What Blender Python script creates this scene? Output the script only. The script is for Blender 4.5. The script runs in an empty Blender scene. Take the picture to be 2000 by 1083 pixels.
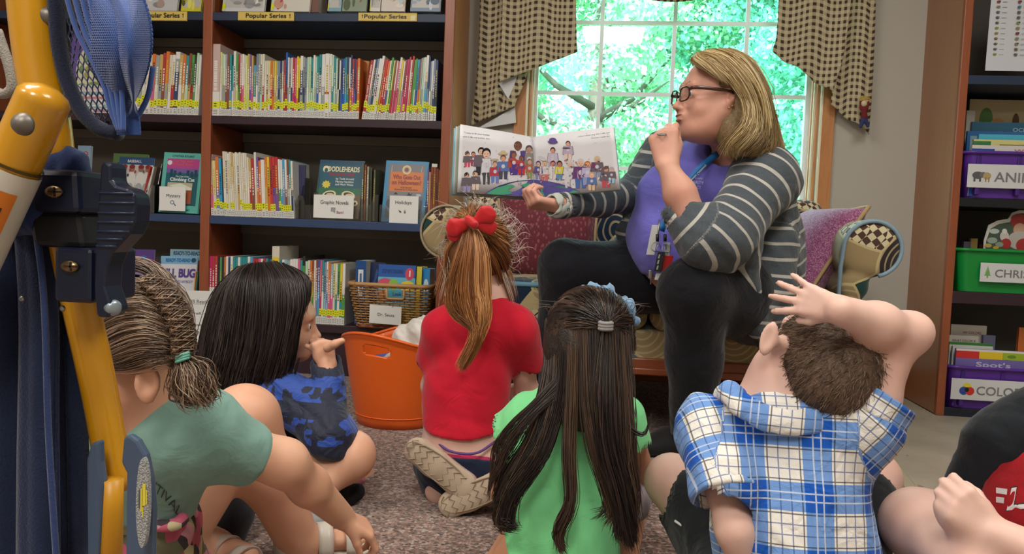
import bpy, math, random
import numpy as np
from mathutils import Vector, Matrix
rnd = random.Random(7)
nrs = np.random.RandomState(5)
S = bpy.context.scene
C = bpy.context.collection

# ---------------------------------------------------------------- camera
FPX, CAMH = 1550.0, 0.64
YAW, PITCH, ROLL = [math.radians(v) for v in (6.5, 3.5, 2.25)]
def cam_axes():
    cy, sy, cp, sp = math.cos(YAW), math.sin(YAW), math.cos(PITCH), math.sin(PITCH)
    f = np.array([-sy * cp, cy * cp, -sp]); r0 = np.array([cy, sy, 0.]); u0 = np.cross(r0, f)
    cr, sr = math.cos(ROLL), math.sin(ROLL)
    return cr * r0 + sr * u0, -sr * r0 + cr * u0, f
CR, CU, CF = cam_axes()
cam_d = bpy.data.cameras.new('camera'); cam = bpy.data.objects.new('camera', cam_d); C.objects.link(cam)
cam_d.sensor_fit = 'HORIZONTAL'; cam_d.sensor_width = 36.0; cam_d.lens = 36.0 * FPX / 2000.0; cam_d.clip_start = 0.02
cam.matrix_world = Matrix(((CR[0], CU[0], -CF[0], 0), (CR[1], CU[1], -CF[1], 0), (CR[2], CU[2], -CF[2], CAMH), (0, 0, 0, 1)))
S.camera = cam
# ---------------------------------------------------------------- view, world, lights
S.view_settings.view_transform = 'Standard'; S.view_settings.look = 'None'
S.view_settings.gamma = 1.0; S.view_settings.use_curve_mapping = False
S.view_settings.exposure = 0.35
w = bpy.data.worlds.new('sky'); S.world = w; w.use_nodes = True
bg = w.node_tree.nodes['Background']; bg.inputs[0].default_value = (0.74, 0.93, 1.0, 1); bg.inputs[1].default_value = 11.0
def light(name, kind, loc, energy, color, target=None, size=1.0, size_y=None, angle=None):
    d = bpy.data.lights.new(name, kind); d.energy = energy; d.color = color
    if kind == 'AREA':
        d.size = size
        if size_y: d.shape = 'RECTANGLE'; d.size_y = size_y
    if angle is not None: d.angle = angle
    o = bpy.data.objects.new(name, d); C.objects.link(o); o.location = loc
    if target is not None:
        o.rotation_euler = (Vector(target) - Vector(loc)).to_track_quat('-Z', 'Y').to_euler()
    return o
light('sun', 'SUN', (0, -6, 10), 9.0, (1.0, 0.96, 0.86), target=(2.0, 6, 2.0), angle=0.02)
light('ceiling_light_panel', 'AREA', (-1.1, 0.9, 2.66), 30, (1.0, 0.95, 0.88), target=(-1.1, 0.9, 0), size=0.6, size_y=1.2)
light('ceiling_light_panel', 'AREA', (1.0, 0.9, 2.66), 30, (1.0, 0.95, 0.88), target=(1.0, 0.9, 0), size=0.6, size_y=1.2)
light('ceiling_light_panel', 'AREA', (0, -1.2, 2.66), 50, (1.0, 0.95, 0.88), target=(0, -1.4, 0), size=0.6, size_y=1.2)
light('ceiling_light_panel', 'AREA', (-2.0, -0.6, 2.66), 48, (1.0, 0.95, 0.88), target=(-2.6, -0.4, 0), size=0.6, size_y=1.2)

# ---------------------------------------------------------------- pixel helpers (2000x1083 frame)
O3 = np.array([0., 0., CAMH])
def ray(px, py): return CF + (px - 1000.) / FPX * CR - (py - 541.5) / FPX * CU
def P(px, py, Y):
    d = ray(px, py); return O3 + d * (Y / d[1])
def FL(px, py, z=0.0):
    d = ray(px, py); return O3 + d * ((z - CAMH) / d[2])
def PX(px, py, X):
    d = ray(px, py); return O3 + d * (X / d[0])
def nrm(v):
    v = np.asarray(v, float); return v / (np.linalg.norm(v) + 1e-12)
def lin(c):
    if isinstance(c, str):
        c = c.lstrip('#'); c = c if len(c) == 6 else ''.join(q * 2 for q in c); c = [int(c[i:i + 2], 16) / 255. for i in (0, 2, 4)]
    return tuple((x / 12.92 if x <= 0.04045 else ((x + 0.055) / 1.055) ** 2.4) for x in c)

# ---------------------------------------------------------------- materials
def new_mat(name):
    m = bpy.data.materials.new(name); m.use_nodes = True
    return m, m.node_tree, m.node_tree.nodes['Principled BSDF']
def N(nt, t, **kw):
    n = nt.nodes.new(t)
    for k, v in kw.items():
        if k.startswith('i_'):
            key = k[2:]; key = int(key) if key.isdigit() else key.replace('_', ' ')
            n.inputs[key].default_value = v
        else: setattr(n, k, v)
    return n
def ramp(nt, src, stops, interp='LINEAR'):
    r = nt.nodes.new('ShaderNodeValToRGB'); r.color_ramp.interpolation = interp
    e = r.color_ramp.elements
    while len(e) < len(stops): e.new(0.5)
    for i, (p, c) in enumerate(stops):
        e[i].position = p; e[i].color = (*(lin(c) if isinstance(c, str) else c), 1)
    nt.links.new(src, r.inputs[0]); return r.outputs[0]
def mixc(nt, f, a, b, mode='MIX'):
    m = nt.nodes.new('ShaderNodeMix'); m.data_type = 'RGBA'; m.blend_type = mode
    for i, v in ((0, f), (6, a), (7, b)):
        if hasattr(v, 'is_output'): nt.links.new(v, m.inputs[i])
        elif i == 0: m.inputs[i].default_value = v
        else: m.inputs[i].default_value = (*(lin(v) if isinstance(v, str) else v[:3]), 1)
    return m.outputs[2]
def math_(nt, op, a, b=None, c=None):
    m = nt.nodes.new('ShaderNodeMath'); m.operation = op
    for i, v in enumerate((a, b, c)):
        if v is None: continue
        if hasattr(v, 'is_output'): nt.links.new(v, m.inputs[i])
        else: m.inputs[i].default_value = v
    return m.outputs[0]
def coords(nt, kind='Object', scale=(1, 1, 1), rot=(0, 0, 0), attr=None):
    if attr: src = N(nt, 'ShaderNodeAttribute', attribute_name=attr).outputs['Vector']
    else: src = nt.nodes.new('ShaderNodeTexCoord').outputs[kind]
    mp = nt.nodes.new('ShaderNodeMapping'); mp.inputs['Scale'].default_value = scale; mp.inputs['Rotation'].default_value = rot
    nt.links.new(src, mp.inputs[0]); return mp.outputs[0]
def noise(nt, vec, scale, detail=3, rough=.5, dist=0.0):
    n = N(nt, 'ShaderNodeTexNoise', i_Scale=scale, i_Detail=detail, i_Roughness=rough, i_Distortion=dist)
    nt.links.new(vec, n.inputs['Vector']); return n.outputs['Fac']
def bump(nt, bs, h, strength=.3, dist=.01):
    b = N(nt, 'ShaderNodeBump', i_Strength=strength, i_Distance=dist); nt.links.new(h, b.inputs['Height'])
    nt.links.new(b.outputs[0], bs.inputs['Normal'])
MATS = {}
def flat(name, col, rough=.6, metal=0., spec=.5, coat=0., bumpsc=None, bumpst=.1, sheen=0., var=0., alpha=None, trans=0., ior=1.45):
    if name in MATS: return MATS[name]
    m, nt, bs = new_mat(name)
    c = lin(col) if isinstance(col, str) else col
    bs.inputs['Base Color'].default_value = (*c, 1); bs.inputs['Roughness'].default_value = rough
    bs.inputs['Metallic'].default_value = metal; bs.inputs['Specular IOR Level'].default_value = spec
    bs.inputs['Coat Weight'].default_value = coat; bs.inputs['Sheen Weight'].default_value = sheen
    bs.inputs['Transmission Weight'].default_value = trans; bs.inputs['IOR'].default_value = ior
    if bumpsc or var:
        v = coords(nt)
        n = noise(nt, v, bumpsc or 8, 4)
        if bumpsc: bump(nt, bs, n, bumpst, .004)
        if var:
            n2 = noise(nt, v, 6, 3)
            o = mixc(nt, n2, tuple(x * (1 - var) for x in c), tuple(min(1, x * (1 + var)) for x in c))
            nt.links.new(o, bs.inputs['Base Color'])
    MATS[name] = m; return m
def vcol_mat(name, rough=.5, spec=.5, sheen=0., bumpsc=None, bumpst=.1, aniso=0., coat=0.):
    if name in MATS: return MATS[name]
    m, nt, bs = new_mat(name)
    a = N(nt, 'ShaderNodeAttribute', attribute_name='Col')
    nt.links.new(a.outputs['Color'], bs.inputs['Base Color'])
    bs.inputs['Roughness'].default_value = rough; bs.inputs['Specular IOR Level'].default_value = spec
    bs.inputs['Sheen Weight'].default_value = sheen; bs.inputs['Coat Weight'].default_value = coat
    bs.inputs['Anisotropic'].default_value = aniso
    if bumpsc: bump(nt, bs, noise(nt, coords(nt), bumpsc, 3), bumpst, .003)
    MATS[name] = m; return m
def wood(name, c1, c2, axis='Z', rough=.38, sc=1.):
    m, nt, bs = new_mat(name)
    s = {'Z': (16, 16, 1.3), 'X': (1.3, 16, 16), 'Y': (16, 1.3, 16)}[axis]
    v = coords(nt, 'Object', tuple(x * sc for x in s))
    n = noise(nt, v, 2.2, 6, .62, 1.1); n2 = noise(nt, v, 9., 3, .5, .4)
    f = math_(nt, 'ADD', math_(nt, 'MULTIPLY', n, .75), math_(nt, 'MULTIPLY', n2, .25))
    col = ramp(nt, f, [(.25, c1), (.52, c2), (.78, c1)])
    nt.links.new(col, bs.inputs['Base Color']); bs.inputs['Roughness'].default_value = rough
    bs.inputs['Coat Weight'].default_value = .25; bs.inputs['Coat Roughness'].default_value = .25
    bump(nt, bs, n2, .08, .002); return m
M_wood_d = wood('cherry_stained_wood', '#7d3c22', '#96502f')
M_wood_dx = wood('cherry_stained_wood_rail', '#7d3c22', '#8e4a2b', 'X')
M_oak = wood('golden_oak_wood', '#a8683a', '#bf8350')
M_oakx = wood('golden_oak_wood_rail', '#a8683a', '#bf8350', 'X')
M_print = vcol_mat('printed_paper', rough=.35, spec=.4)
M_cover = vcol_mat('laminated_book_cover', rough=.28, spec=.5, coat=.15)
M_matte = vcol_mat('coloured_matte_surface', rough=.7, spec=.3)
M_white = flat('white_paper', '#e6e6e2', .6)
M_page = flat('book_page_edges', '#d8d2c2', .8, bumpsc=200, bumpst=.2)
M_yel = flat('yellow_sticker', '#dfe321', .5)
M_lbl = flat('white_spine_label', '#d9d9d4', .45)
M_ink = flat('black_ink', '#2b2b2e', .6)
M_navyshelf = flat('navy_laminate', '#27364f', .45, var=.1)
M_blueshelf = flat('blue_laminate', '#33476b', .4, var=.08)
M_maroon = flat('maroon_laminate', '#34202a', .45, var=.1)
M_black = flat('black_laminate', '#15171d', .45)
M_silver = flat('silver_metal', '#9a9a98', .35, metal=.9)
M_white_vinyl = flat('white_vinyl', '#eef6fa', .4)

def glassy(name, tint=(1, 1, 1), op=.12, rough=.03, gf=.8):
    m = bpy.data.materials.new(name); m.use_nodes = True; nt = m.node_tree; nt.nodes.clear()
    o = nt.nodes.new('ShaderNodeOutputMaterial'); tr = nt.nodes.new('ShaderNodeBsdfTransparent')
    gl = nt.nodes.new('ShaderNodeBsdfGlossy'); mx = nt.nodes.new('ShaderNodeMixShader'); fr = nt.nodes.new('ShaderNodeFresnel')
    fr.inputs[0].default_value = 1.45; tr.inputs[0].default_value = (*tint, 1); gl.inputs['Roughness'].default_value = rough
    f = math_(nt, 'ADD', math_(nt, 'MULTIPLY', fr.outputs[0], gf), op * .3)
    nt.links.new(f, mx.inputs[0]); nt.links.new(tr.outputs[0], mx.inputs[1]); nt.links.new(gl.outputs[0], mx.inputs[2])
    nt.links.new(mx.outputs[0], o.inputs[0]); return m
M_glass = glassy('window_glass', (.86, .99, .98), .02)
M_acryl = glassy('clear_acrylic', (.90, .91, .90), .18)

# ---------------------------------------------------------------- objects
def props(o, label=None, cat=None, group=None, kind=None):
    if label: o['label'] = label
    if cat: o['category'] = cat
    if group: o['group'] = group
    if kind: o['kind'] = kind
    return o
def thing(name, loc, label=None, cat=None, group=None):
    o = bpy.data.objects.new(name, None); C.objects.link(o); o.location = tuple(float(x) for x in loc); o.empty_display_size = .05
    return props(o, label, cat, group)
def raw_mesh(name, V, F, cols=None, midx=None, smooth=False, attrs=None):
    me = bpy.data.meshes.new(name)
    V = np.asarray(V, np.float32)
    if isinstance(F, np.ndarray):
        nf, k = F.shape; me.vertices.add(len(V)); me.vertices.foreach_set('co', V.ravel())
        me.loops.add(nf * k); me.loops.foreach_set('vertex_index', F.astype(np.int32).ravel())
        me.polygons.add(nf); me.polygons.foreach_set('loop_start', np.arange(0, nf * k, k, dtype=np.int32))
        me.update(calc_edges=True); me.validate()
    else:
        me.from_pydata([tuple(map(float, v)) for v in V], [], [tuple(int(i) for i in f) for f in F]); me.update()
    if smooth: me.polygons.foreach_set('use_smooth', np.ones(len(me.polygons), bool))
    if midx is not None: me.polygons.foreach_set('material_index', np.asarray(midx, np.int32))
    if cols is not None:
        cols = np.asarray(cols, np.float32)
        if len(cols) == len(me.vertices) and len(cols) != len(me.polygons):
            a = me.color_attributes.new('Col', 'FLOAT_COLOR', 'POINT')
            a.data.foreach_set('color', np.concatenate([cols[:, :3], np.ones((len(cols), 1), np.float32)], 1).ravel())
        else:
            a = me.color_attributes.new('Col', 'FLOAT_COLOR', 'CORNER')
            cnt = np.zeros(len(me.polygons), np.int32); me.polygons.foreach_get('loop_total', cnt)
            cc = np.repeat(cols, cnt, axis=0)
            a.data.foreach_set('color', np.concatenate([cc[:, :3], np.ones((len(cc), 1), np.float32)], 1).ravel())
    for k, v in (attrs or {}).items():
        a = me.attributes.new(k, 'FLOAT_VECTOR', 'POINT'); a.data.foreach_set('vector', np.asarray(v, np.float32).ravel())
    return me
def link(name, me, mats, parent=None, loc=None):
    """loc: where the object's origin goes; the mesh is given in world space."""
    for m in (mats if isinstance(mats, (list, tuple)) else [mats]): me.materials.append(m)
    o = bpy.data.objects.new(name, me); C.objects.link(o)
    if loc is not None and parent is None:
        me.transform(Matrix.Translation([-float(x) for x in loc])); o.location = tuple(float(x) for x in loc)
    if parent is not None:
        off = Vector((0, 0, 0)); p = parent
        while p is not None: off += p.location; p = p.parent
        me.transform(Matrix.Translation(-off)); o.parent = parent
    return o
class MB:
    """collects shapes (world space) into one mesh"""
    def __init__(s): s.V = []; s.F = []; s.c = []; s.m = []; s.col = (1, 1, 1); s.mi = 0
    def add(s, V, F, col=None, mi=None):
        b = len(s.V); s.V += [tuple(map(float, v)) for v in V]; s.F += [tuple(i + b for i in f) for f in F]
        cc = col if col is not None else s.col
        if isinstance(cc, str): cc = lin(cc)
        s.c += [cc] * len(F); s.m += [s.mi if mi is None else mi] * len(F); return s
    def box(s, lo, hi, col=None, mi=None, R=None, c0=None):
        x0, y0, z0 = lo; x1, y1, z1 = hi
        V = [(x0, y0, z0), (x1, y0, z0), (x1, y1, z0), (x0, y1, z0), (x0, y0, z1), (x1, y0, z1), (x1, y1, z1), (x0, y1, z1)]
        if R is not None: V = [np.asarray(c0) + np.asarray(R) @ np.asarray(v) for v in V]
        return s.add(V, [(0, 3, 2, 1), (4, 5, 6, 7), (0, 1, 5, 4), (1, 2, 6, 5), (2, 3, 7, 6), (3, 0, 4, 7)], col, mi)
    def prism(s, poly, o, u, v, n, depth, col=None, mi=None):
        """2D polygon in the frame (o,u,v) extruded along n"""
        o, u, v, n = map(np.asarray, (o, u, v, n)); k = len(poly)
        A = [o + u * a + v * b for a, b in poly]; B = [p + n * depth for p in A]
        return s.add(A + B, [tuple(range(k))[::-1], tuple(range(k, 2 * k))] + [(i, (i + 1) % k, k + (i + 1) % k, k + i) for i in range(k)], col, mi)
    def tube(s, path, r, seg=10, col=None, mi=None, cap=True, squash=None):
        path = np.asarray(path, float); n = len(path); r = np.broadcast_to(np.asarray(r, float), (n,))
        T = np.gradient(path, axis=0); T /= (np.linalg.norm(T, axis=1, keepdims=True) + 1e-12)
        a = np.array([0, 0, 1.]) if abs(T[0][2]) < .9 else np.array([1., 0, 0]); V = []
        nx = nrm(np.cross(T[0], a))
        for i in range(n):
            nx = nrm(nx - T[i] * (nx @ T[i])); ny = np.cross(T[i], nx)
            for j in range(seg):
                t = 2 * math.pi * j / seg
                V.append(path[i] + r[i] * (math.cos(t) * nx + math.sin(t) * ny * (squash or 1)))
        F = [(i * seg + j, i * seg + (j + 1) % seg, (i + 1) * seg + (j + 1) % seg, (i + 1) * seg + j) for i in range(n - 1) for j in range(seg)]
        if cap: F += [tuple(range(seg))[::-1], tuple((n - 1) * seg + j for j in range(seg))]
        return s.add(V, F, col, mi)
    def lathe(s, prof, c, ax=(0, 0, 1), ref=(1, 0, 0), seg=24, col=None, mi=None, sx=1., sy=1.):
        ax = nrm(ax); e1 = nrm(np.asarray(ref, float) - ax * (np.asarray(ref, float) @ ax)); e2 = np.cross(ax, e1); V = []
        for r, h in prof:
            for j in range(seg):
                t = 2 * math.pi * j / seg; V.append(np.asarray(c) + ax * h + e1 * r * math.cos(t) * sx + e2 * r * math.sin(t) * sy)
        n = len(prof)
        F = [(i * seg + j, i * seg + (j + 1) % seg, (i + 1) * seg + (j + 1) % seg, (i + 1) * seg + j) for i in range(n - 1) for j in range(seg)]
        F += [tuple(range(seg))[::-1], tuple((n - 1) * seg + j for j in range(seg))]
        return s.add(V, F, col, mi)
    def grid(s, fn, nu, nv, col=None, mi=None, colfn=None):
        V = [fn(i / nu, j / nv) for j in range(nv + 1) for i in range(nu + 1)]
        F = [(j * (nu + 1) + i, j * (nu + 1) + i + 1, (j + 1) * (nu + 1) + i + 1, (j + 1) * (nu + 1) + i) for j in range(nv) for i in range(nu)]
        return s.add(V, F, col, mi)
    def obj(s, name, mats, parent=None, loc=None, smooth=False, bevel=0, attrs=None, solid=0, sub=0, autos=False):
        me = raw_mesh(name, s.V, s.F, cols=s.c, midx=s.m, smooth=smooth or autos, attrs=attrs)
        o = link(name, me, mats, parent, loc)
        if solid: m = o.modifiers.new('t', 'SOLIDIFY'); m.thickness = solid; m.offset = 0
        if bevel: m = o.modifiers.new('b', 'BEVEL'); m.width = bevel; m.segments = 2; m.limit_method = 'ANGLE'
        if sub: m = o.modifiers.new('s', 'SUBSURF'); m.levels = m.render_levels = sub
        if autos: me.set_sharp_from_angle(angle=math.radians(40))
        return o
TXT = {}
def text_geo(s):
    """unit text mesh: V (n,2) in x 0..w, y 0..1 (cap height 1)"""
    if s in TXT: return TXT[s]
    cu = bpy.data.curves.new('txt', 'FONT'); cu.body = s; cu.resolution_u = 3
    o = bpy.data.objects.new('txt', cu); C.objects.link(o)
    dg = bpy.context.evaluated_depsgraph_get(); me = bpy.data.meshes.new_from_object(o.evaluated_get(dg))
    V = np.array([tuple(v.co)[:2] for v in me.vertices]); F = [tuple(p.vertices) for p in me.polygons]
    bpy.data.objects.remove(o); bpy.data.curves.remove(cu); bpy.data.meshes.remove(me)
    V[:, 0] -= V[:, 0].min(); V /= .69
    TXT[s] = (V, F, V[:, 0].max()); return TXT[s]
def put_text(mb, s, o, u, v, height, width=None, col='#2b2b2e', center=False, shear=0., mi=None, bold=0., fn=None):
    """o: lower-left (or lower-centre) point; u, v unit directions; height = cap height; width squeezes the line"""
    V, F, w_ = text_geo(s); o, u, v = map(np.asarray, (o, u, v))
    sx = (width / w_) if width else height
    x0 = -w_ / 2 * sx if center else 0.
    offs = [(0, 0)] if not bold else [(0, 0), (bold * height, 0), (0, bold * height), (bold * height, bold * height)]
    for k, (dx, dy) in enumerate(offs):
        if fn: P3 = [fn(x0 + a * sx + dx, b * height + dy) for a, b in V]
        else:
            nn = np.cross(u, v) * k * 2e-5
            P3 = [o + u * (x0 + a * sx + dx + shear * b * height) + v * (b * height + dy) + nn for a, b in V]
        mb.add(P3, F, col, mi)
def ellipse(cx, cy, rx, ry, n=14, a=0., t0=0., t1=2 * math.pi):
    out = []
    for i in range(n):
        t = t0 + (t1 - t0) * i / (n if t1 - t0 > 6.2 else n - 1); x, y = rx * math.cos(t), ry * math.sin(t)
        out.append((cx + x * math.cos(a) - y * math.sin(a), cy + x * math.sin(a) + y * math.cos(a)))
    return out
def rect(x0, y0, x1, y1): return [(x0, y0), (x1, y0), (x1, y1), (x0, y1)]
class Card:
    """a flat printed face: shapes in 0..1 x 0..1 laid on the frame (o, u*w, v*h)"""
    def __init__(s, o, u, v, w_, h_):
        s.o, s.u, s.v = np.asarray(o, float), nrm(u), nrm(v); s.w, s.h = w_, h_; s.n = np.cross(s.u, s.v); s.mb = MB(); s.k = 0
    def pt(s, x, y, k=None): return s.o + s.u * x * s.w + s.v * y * s.h + s.n * ((s.k if k is None else k) * 1.5e-4 + 2e-4)
    def poly(s, pts, col): s.mb.add([s.pt(x, y) for x, y in pts], [tuple(range(len(pts)))], col); s.k += .5; return s
    def rect(s, x0, y0, x1, y1, col): return s.poly(rect(x0, y0, x1, y1), col)
    def ell(s, x, y, rx, ry, col, a=0.): return s.poly(ellipse(x, y, rx, ry, 16, a), col)
    def text(s, t, x, y, h, col, w=None, center=True, bold=.04):
        s.k += 1; put_text(s.mb, t, s.pt(x, y), s.u, s.v, h * s.h, w * s.w if w else None, col, center, bold=bold); s.k += .5; return s
    def obj(s, name, parent, mat=None): return s.mb.obj(name, mat or M_print, parent)
# ---------------------------------------------------------------- signed-distance modelling (smooth organic bodies, cloth)
def _seg(p, a, b):
    ab = b - a; t = np.clip(((p - a) @ ab) / max(ab @ ab, 1e-12), 0, 1); return t, p - (a + t[..., None] * ab)
class SDF:
    def __init__(s): s.p = []; s.cuts = []; s.nz = []
    def cap(s, a, b, r1, r2=None, k=.02, flat=None, op='add'):
        a = np.asarray(a, float); b = np.asarray(b, float); r2 = r1 if r2 is None else r2
        s.p.append(('cap', a, b, r1, r2, k, (nrm(flat[0]), flat[1]) if flat else None, op)); return s
    def path(s, pts, rs, k=.02, flat=None, op='add'):
        for i in range(len(pts) - 1): s.cap(pts[i], pts[i + 1], rs[i], rs[i + 1], k, flat, op)
        return s
    def ell(s, c, r, ax=None, k=.02, op='add'):
        """ax: 3x3 whose COLUMNS are the ellipsoid's axes"""
        c = np.asarray(c, float); r = np.broadcast_to(np.asarray(r, float), (3,)).copy()
        s.p.append(('ell', c, np.eye(3) if ax is None else np.asarray(ax, float), r, None, k, None, op)); return s
    def cut(s, p, n, k=.004): s.cuts.append((np.asarray(p, float), nrm(n), k)); return s
    def folds(s, amp, freq, d=(0, 0, 1), seed=0, where=None): s.nz.append((amp, freq, nrm(d), seed, where)); return s
    @staticmethod
    def ev(pr, X):
        if pr[0] == 'cap':
            _, a, b, r1, r2, k, fl, op = pr; t, q = _seg(X, a, b)
            if fl is not None: q = q + (q @ fl[0])[..., None] * (1. / fl[1] - 1.) * fl[0]
            return np.sqrt((q * q).sum(-1)) - (r1 + (r2 - r1) * t)
        _, c, ax, r, _, k, _, op = pr; q = (X - c) @ ax
        k0 = np.sqrt(((q / r) ** 2).sum(-1)); k1 = np.sqrt(((q / (r * r)) ** 2).sum(-1)) + 1e-9
        return k0 * (k0 - 1.) / k1
    @staticmethod
    def bb(pr, m):
        if pr[0] == 'cap':
            R = max(pr[3], pr[4]) * max(1., (pr[6][1] if pr[6] else 1.)) + m; return np.minimum(pr[1], pr[2]) - R, np.maximum(pr[1], pr[2]) + R
        e = np.sqrt(((pr[2] * pr[3]) ** 2).sum(1)) + m; return pr[1] - e, pr[1] + e
    def mesh(s, h):
        adds = [q for q in s.p if q[7] == 'add']
        lo = np.min([s.bb(q, 3 * h + .004)[0] for q in adds], 0); hi = np.max([s.bb(q, 3 * h + .004)[1] for q in adds], 0)
        n = np.ceil((hi - lo) / h).astype(int) + 1; D = np.full(n, .05, np.float32)
        g = [lo[i] + h * np.arange(n[i]) for i in range(3)]
        for q in s.p:
            k = q[5]; a, b = s.bb(q, k + 3 * h + .004)
            i0 = np.maximum(np.floor((a - lo) / h).astype(int), 0); i1 = np.minimum(np.ceil((b - lo) / h).astype(int) + 1, n)
            if (i1 <= i0).any(): continue
            sl = tuple(slice(i0[i], i1[i]) for i in range(3))
            X = np.stack(np.meshgrid(*[g[i][sl[i]] for i in range(3)], indexing='ij'), -1)
            d = s.ev(q, X); A = D[sl].astype(float)
            if q[7] == 'add':
                hh = np.maximum(k - np.abs(A - d), 0) / max(k, 1e-9); D[sl] = np.minimum(A, d) - hh * hh * k * .25
            else:
                hh = np.maximum(k - np.abs(A + d), 0) / max(k, 1e-9); D[sl] = np.maximum(A, -d) + hh * hh * k * .25
        if s.nz or s.cuts:
            near = np.abs(D) < .035; idx = np.nonzero(near); X = np.stack([g[i][idx[i]] for i in range(3)], -1); dv = D[near].astype(float)
            for amp, fr, dr, seed, where in s.nz:
                r = np.random.RandomState(seed); f = np.zeros(len(X))
                wv = np.stack([np.sin(X @ r.normal(0, 1, 3) * fr * .6 + r.rand() * 6) for _ in range(3)], -1)
                Xw = X + wv * (.35 / fr)
                for o in range(3):
                    dd = nrm(dr + r.normal(0, .45, 3)); f += np.sin(Xw @ dd * fr * (1 + .5 * o) + r.rand() * 6) ** 3 / (1 + .6 * o)
                ww = 1. if where is None else np.clip(1 - np.linalg.norm(X - where[0], axis=1) / where[1], 0, 1)
                dv += amp * f * ww
            D[near] = dv
            for p, nn, k in s.cuts:
                X = None
                pl = (g[0][:, None, None] - p[0]) * nn[0] + (g[1][None, :, None] - p[1]) * nn[1] + (g[2][None, None, :] - p[2]) * nn[2]
                hh = np.maximum(k - np.abs(D - pl), 0) / k; D = np.maximum(D, pl).astype(np.float32) + (hh * hh * k * .25).astype(np.float32)
        return surface_nets(D, lo, h)
def surface_nets(D, lo, h):
    D = D.copy(); D[0], D[-1] = .05, .05; D[:, 0], D[:, -1] = .05, .05; D[:, :, 0], D[:, :, -1] = .05, .05
    D[D == 0] = 1e-6; sg = D < 0; n = np.array(D.shape) - 1
    c = sg[:-1, :-1, :-1]; allv = c.copy(); anyv = c.copy(); corners = [(a, b, e) for a in (0, 1) for b in (0, 1) for e in (0, 1)]
    sl = lambda o: tuple(slice(o[i], o[i] + n[i]) for i in range(3))
    for o in corners: v = sg[sl(o)]; allv &= v; anyv |= v
    act = anyv & ~allv; ids = np.full(act.shape, -1, np.int64); I = np.argwhere(act); ids[act] = np.arange(len(I))
    acc = np.zeros((len(I), 3)); cnt = np.zeros(len(I))
    def val(o): return D[I[:, 0] + o[0], I[:, 1] + o[1], I[:, 2] + o[2]]
    vals = {o: val(o) for o in corners}
    for o in corners:
        for ax in range(3):
            if o[ax]: continue
            o2 = list(o); o2[ax] = 1; o2 = tuple(o2); a, b = vals[o], vals[o2]; m = (a < 0) != (b < 0)
            t = np.where(m, a / np.where(m, a - b, 1), 0); pos = np.array(o, float)[None].repeat(len(I), 0); pos[:, ax] = t
            acc += pos * m[:, None]; cnt += m
    V = lo + h * (I + acc / cnt[:, None]); F = []
    for ax in range(3):
        b_, c_ = (ax + 1) % 3, (ax + 2) % 3
        s0 = [slice(1, n[i]) for i in range(3)]; s0[ax] = slice(0, n[ax]); s1 = list(s0); s1[ax] = slice(1, n[ax] + 1)
        A, B = sg[tuple(s0)], sg[tuple(s1)]; E = np.argwhere(A != B)
        if not len(E): continue
        off = np.array([1, 1, 1]); off[ax] = 0; E = E + off
        inside = sg[E[:, 0], E[:, 1], E[:, 2]]
        def cid(db, dc):
            J = E.copy(); J[:, b_] += db; J[:, c_] += dc; return ids[J[:, 0], J[:, 1], J[:, 2]]
        q = np.stack([cid(-1, -1), cid(0, -1), cid(0, 0), cid(-1, 0)], 1); q[~inside] = q[~inside][:, ::-1]; F.append(q)
    return V, np.concatenate(F)
def smooth_mesh(V, F, it=1, f=.5):
    for _ in range(it):
        acc = np.zeros_like(V); c = np.zeros(len(V))
        for i in range(4):
            a, b = F[:, i], F[:, (i + 1) % 4]
            for k in range(3): acc[:, k] += np.bincount(a, V[b, k], len(V)) + np.bincount(b, V[a, k], len(V))
            c += np.bincount(a, minlength=len(V)) + np.bincount(b, minlength=len(V))
        V = V * (1 - f) + f * acc / np.maximum(c, 1)[:, None]
    return V
def sdf_obj(name, sd, h, mat, parent=None, loc=None, it=1, colfn=None, uvr=None):
    V, F = sd.mesh(h); V = smooth_mesh(V, F, it)
    cols = None if colfn is None else colfn(V)
    at = {} if uvr is None else {'puv': wrap_uv(V, uvr)}
    me = raw_mesh(name, V, F, cols=cols, smooth=True, attrs=at); return link(name, me, mat, parent, loc)
def wrap_uv(V, regs):
    """regs: (a, b, r, ref, mode) -> u along the limb, v around it (wrap) or across (plane)"""
    best = np.full(len(V), 1e9); out = np.zeros((len(V), 3))
    for i, (a, b, r, ref, mode) in enumerate(regs):
        a, b, ref = np.asarray(a, float), np.asarray(b, float), np.asarray(ref, float)
        t, q = _seg(V, a, b); d = np.linalg.norm(q, axis=1) - r; ax = nrm(b - a); m = d < best; best[m] = d[m]
        e1 = nrm(ref - ax * (ref @ ax)); e2 = np.cross(ax, e1); rel = V - a
        if mode == 'plane': uv = np.stack([rel @ ax, rel @ e1, np.full(len(V), i * 1.)], 1)
        else: uv = np.stack([rel @ ax, np.arctan2(rel @ e2, rel @ e1) * r, np.full(len(V), i * 1.)], 1)
        out[m] = uv[m]
    return out
def to_px(V):
    d = np.asarray(V, float) - O3; z = d @ CF; return 1000 + FPX * (d @ CR) / z, 541.5 - FPX * (d @ CU) / z
def surf_lay(o, root, off=.002):
    """returns f(px, py) -> point just in front of the garment o, for lettering printed on it"""
    me = o.data; n = len(me.vertices); V = np.zeros(n * 3, np.float32); me.vertices.foreach_get('co', V); V = V.reshape(-1, 3) + np.array(root.location); X, Y = to_px(V)
    def f(px, py):
        d = (X - px) ** 2 + (Y - py) ** 2; m = d < 12 ** 2
        if not m.any(): return P(px, py, 1.1)
        y = V[m, 1]; k = y < y.min() + .02; w_ = 1 / (d[m][k] + 4); return P(px, py, (y[k] * w_).sum() / w_.sum() - off)
    return f
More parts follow.
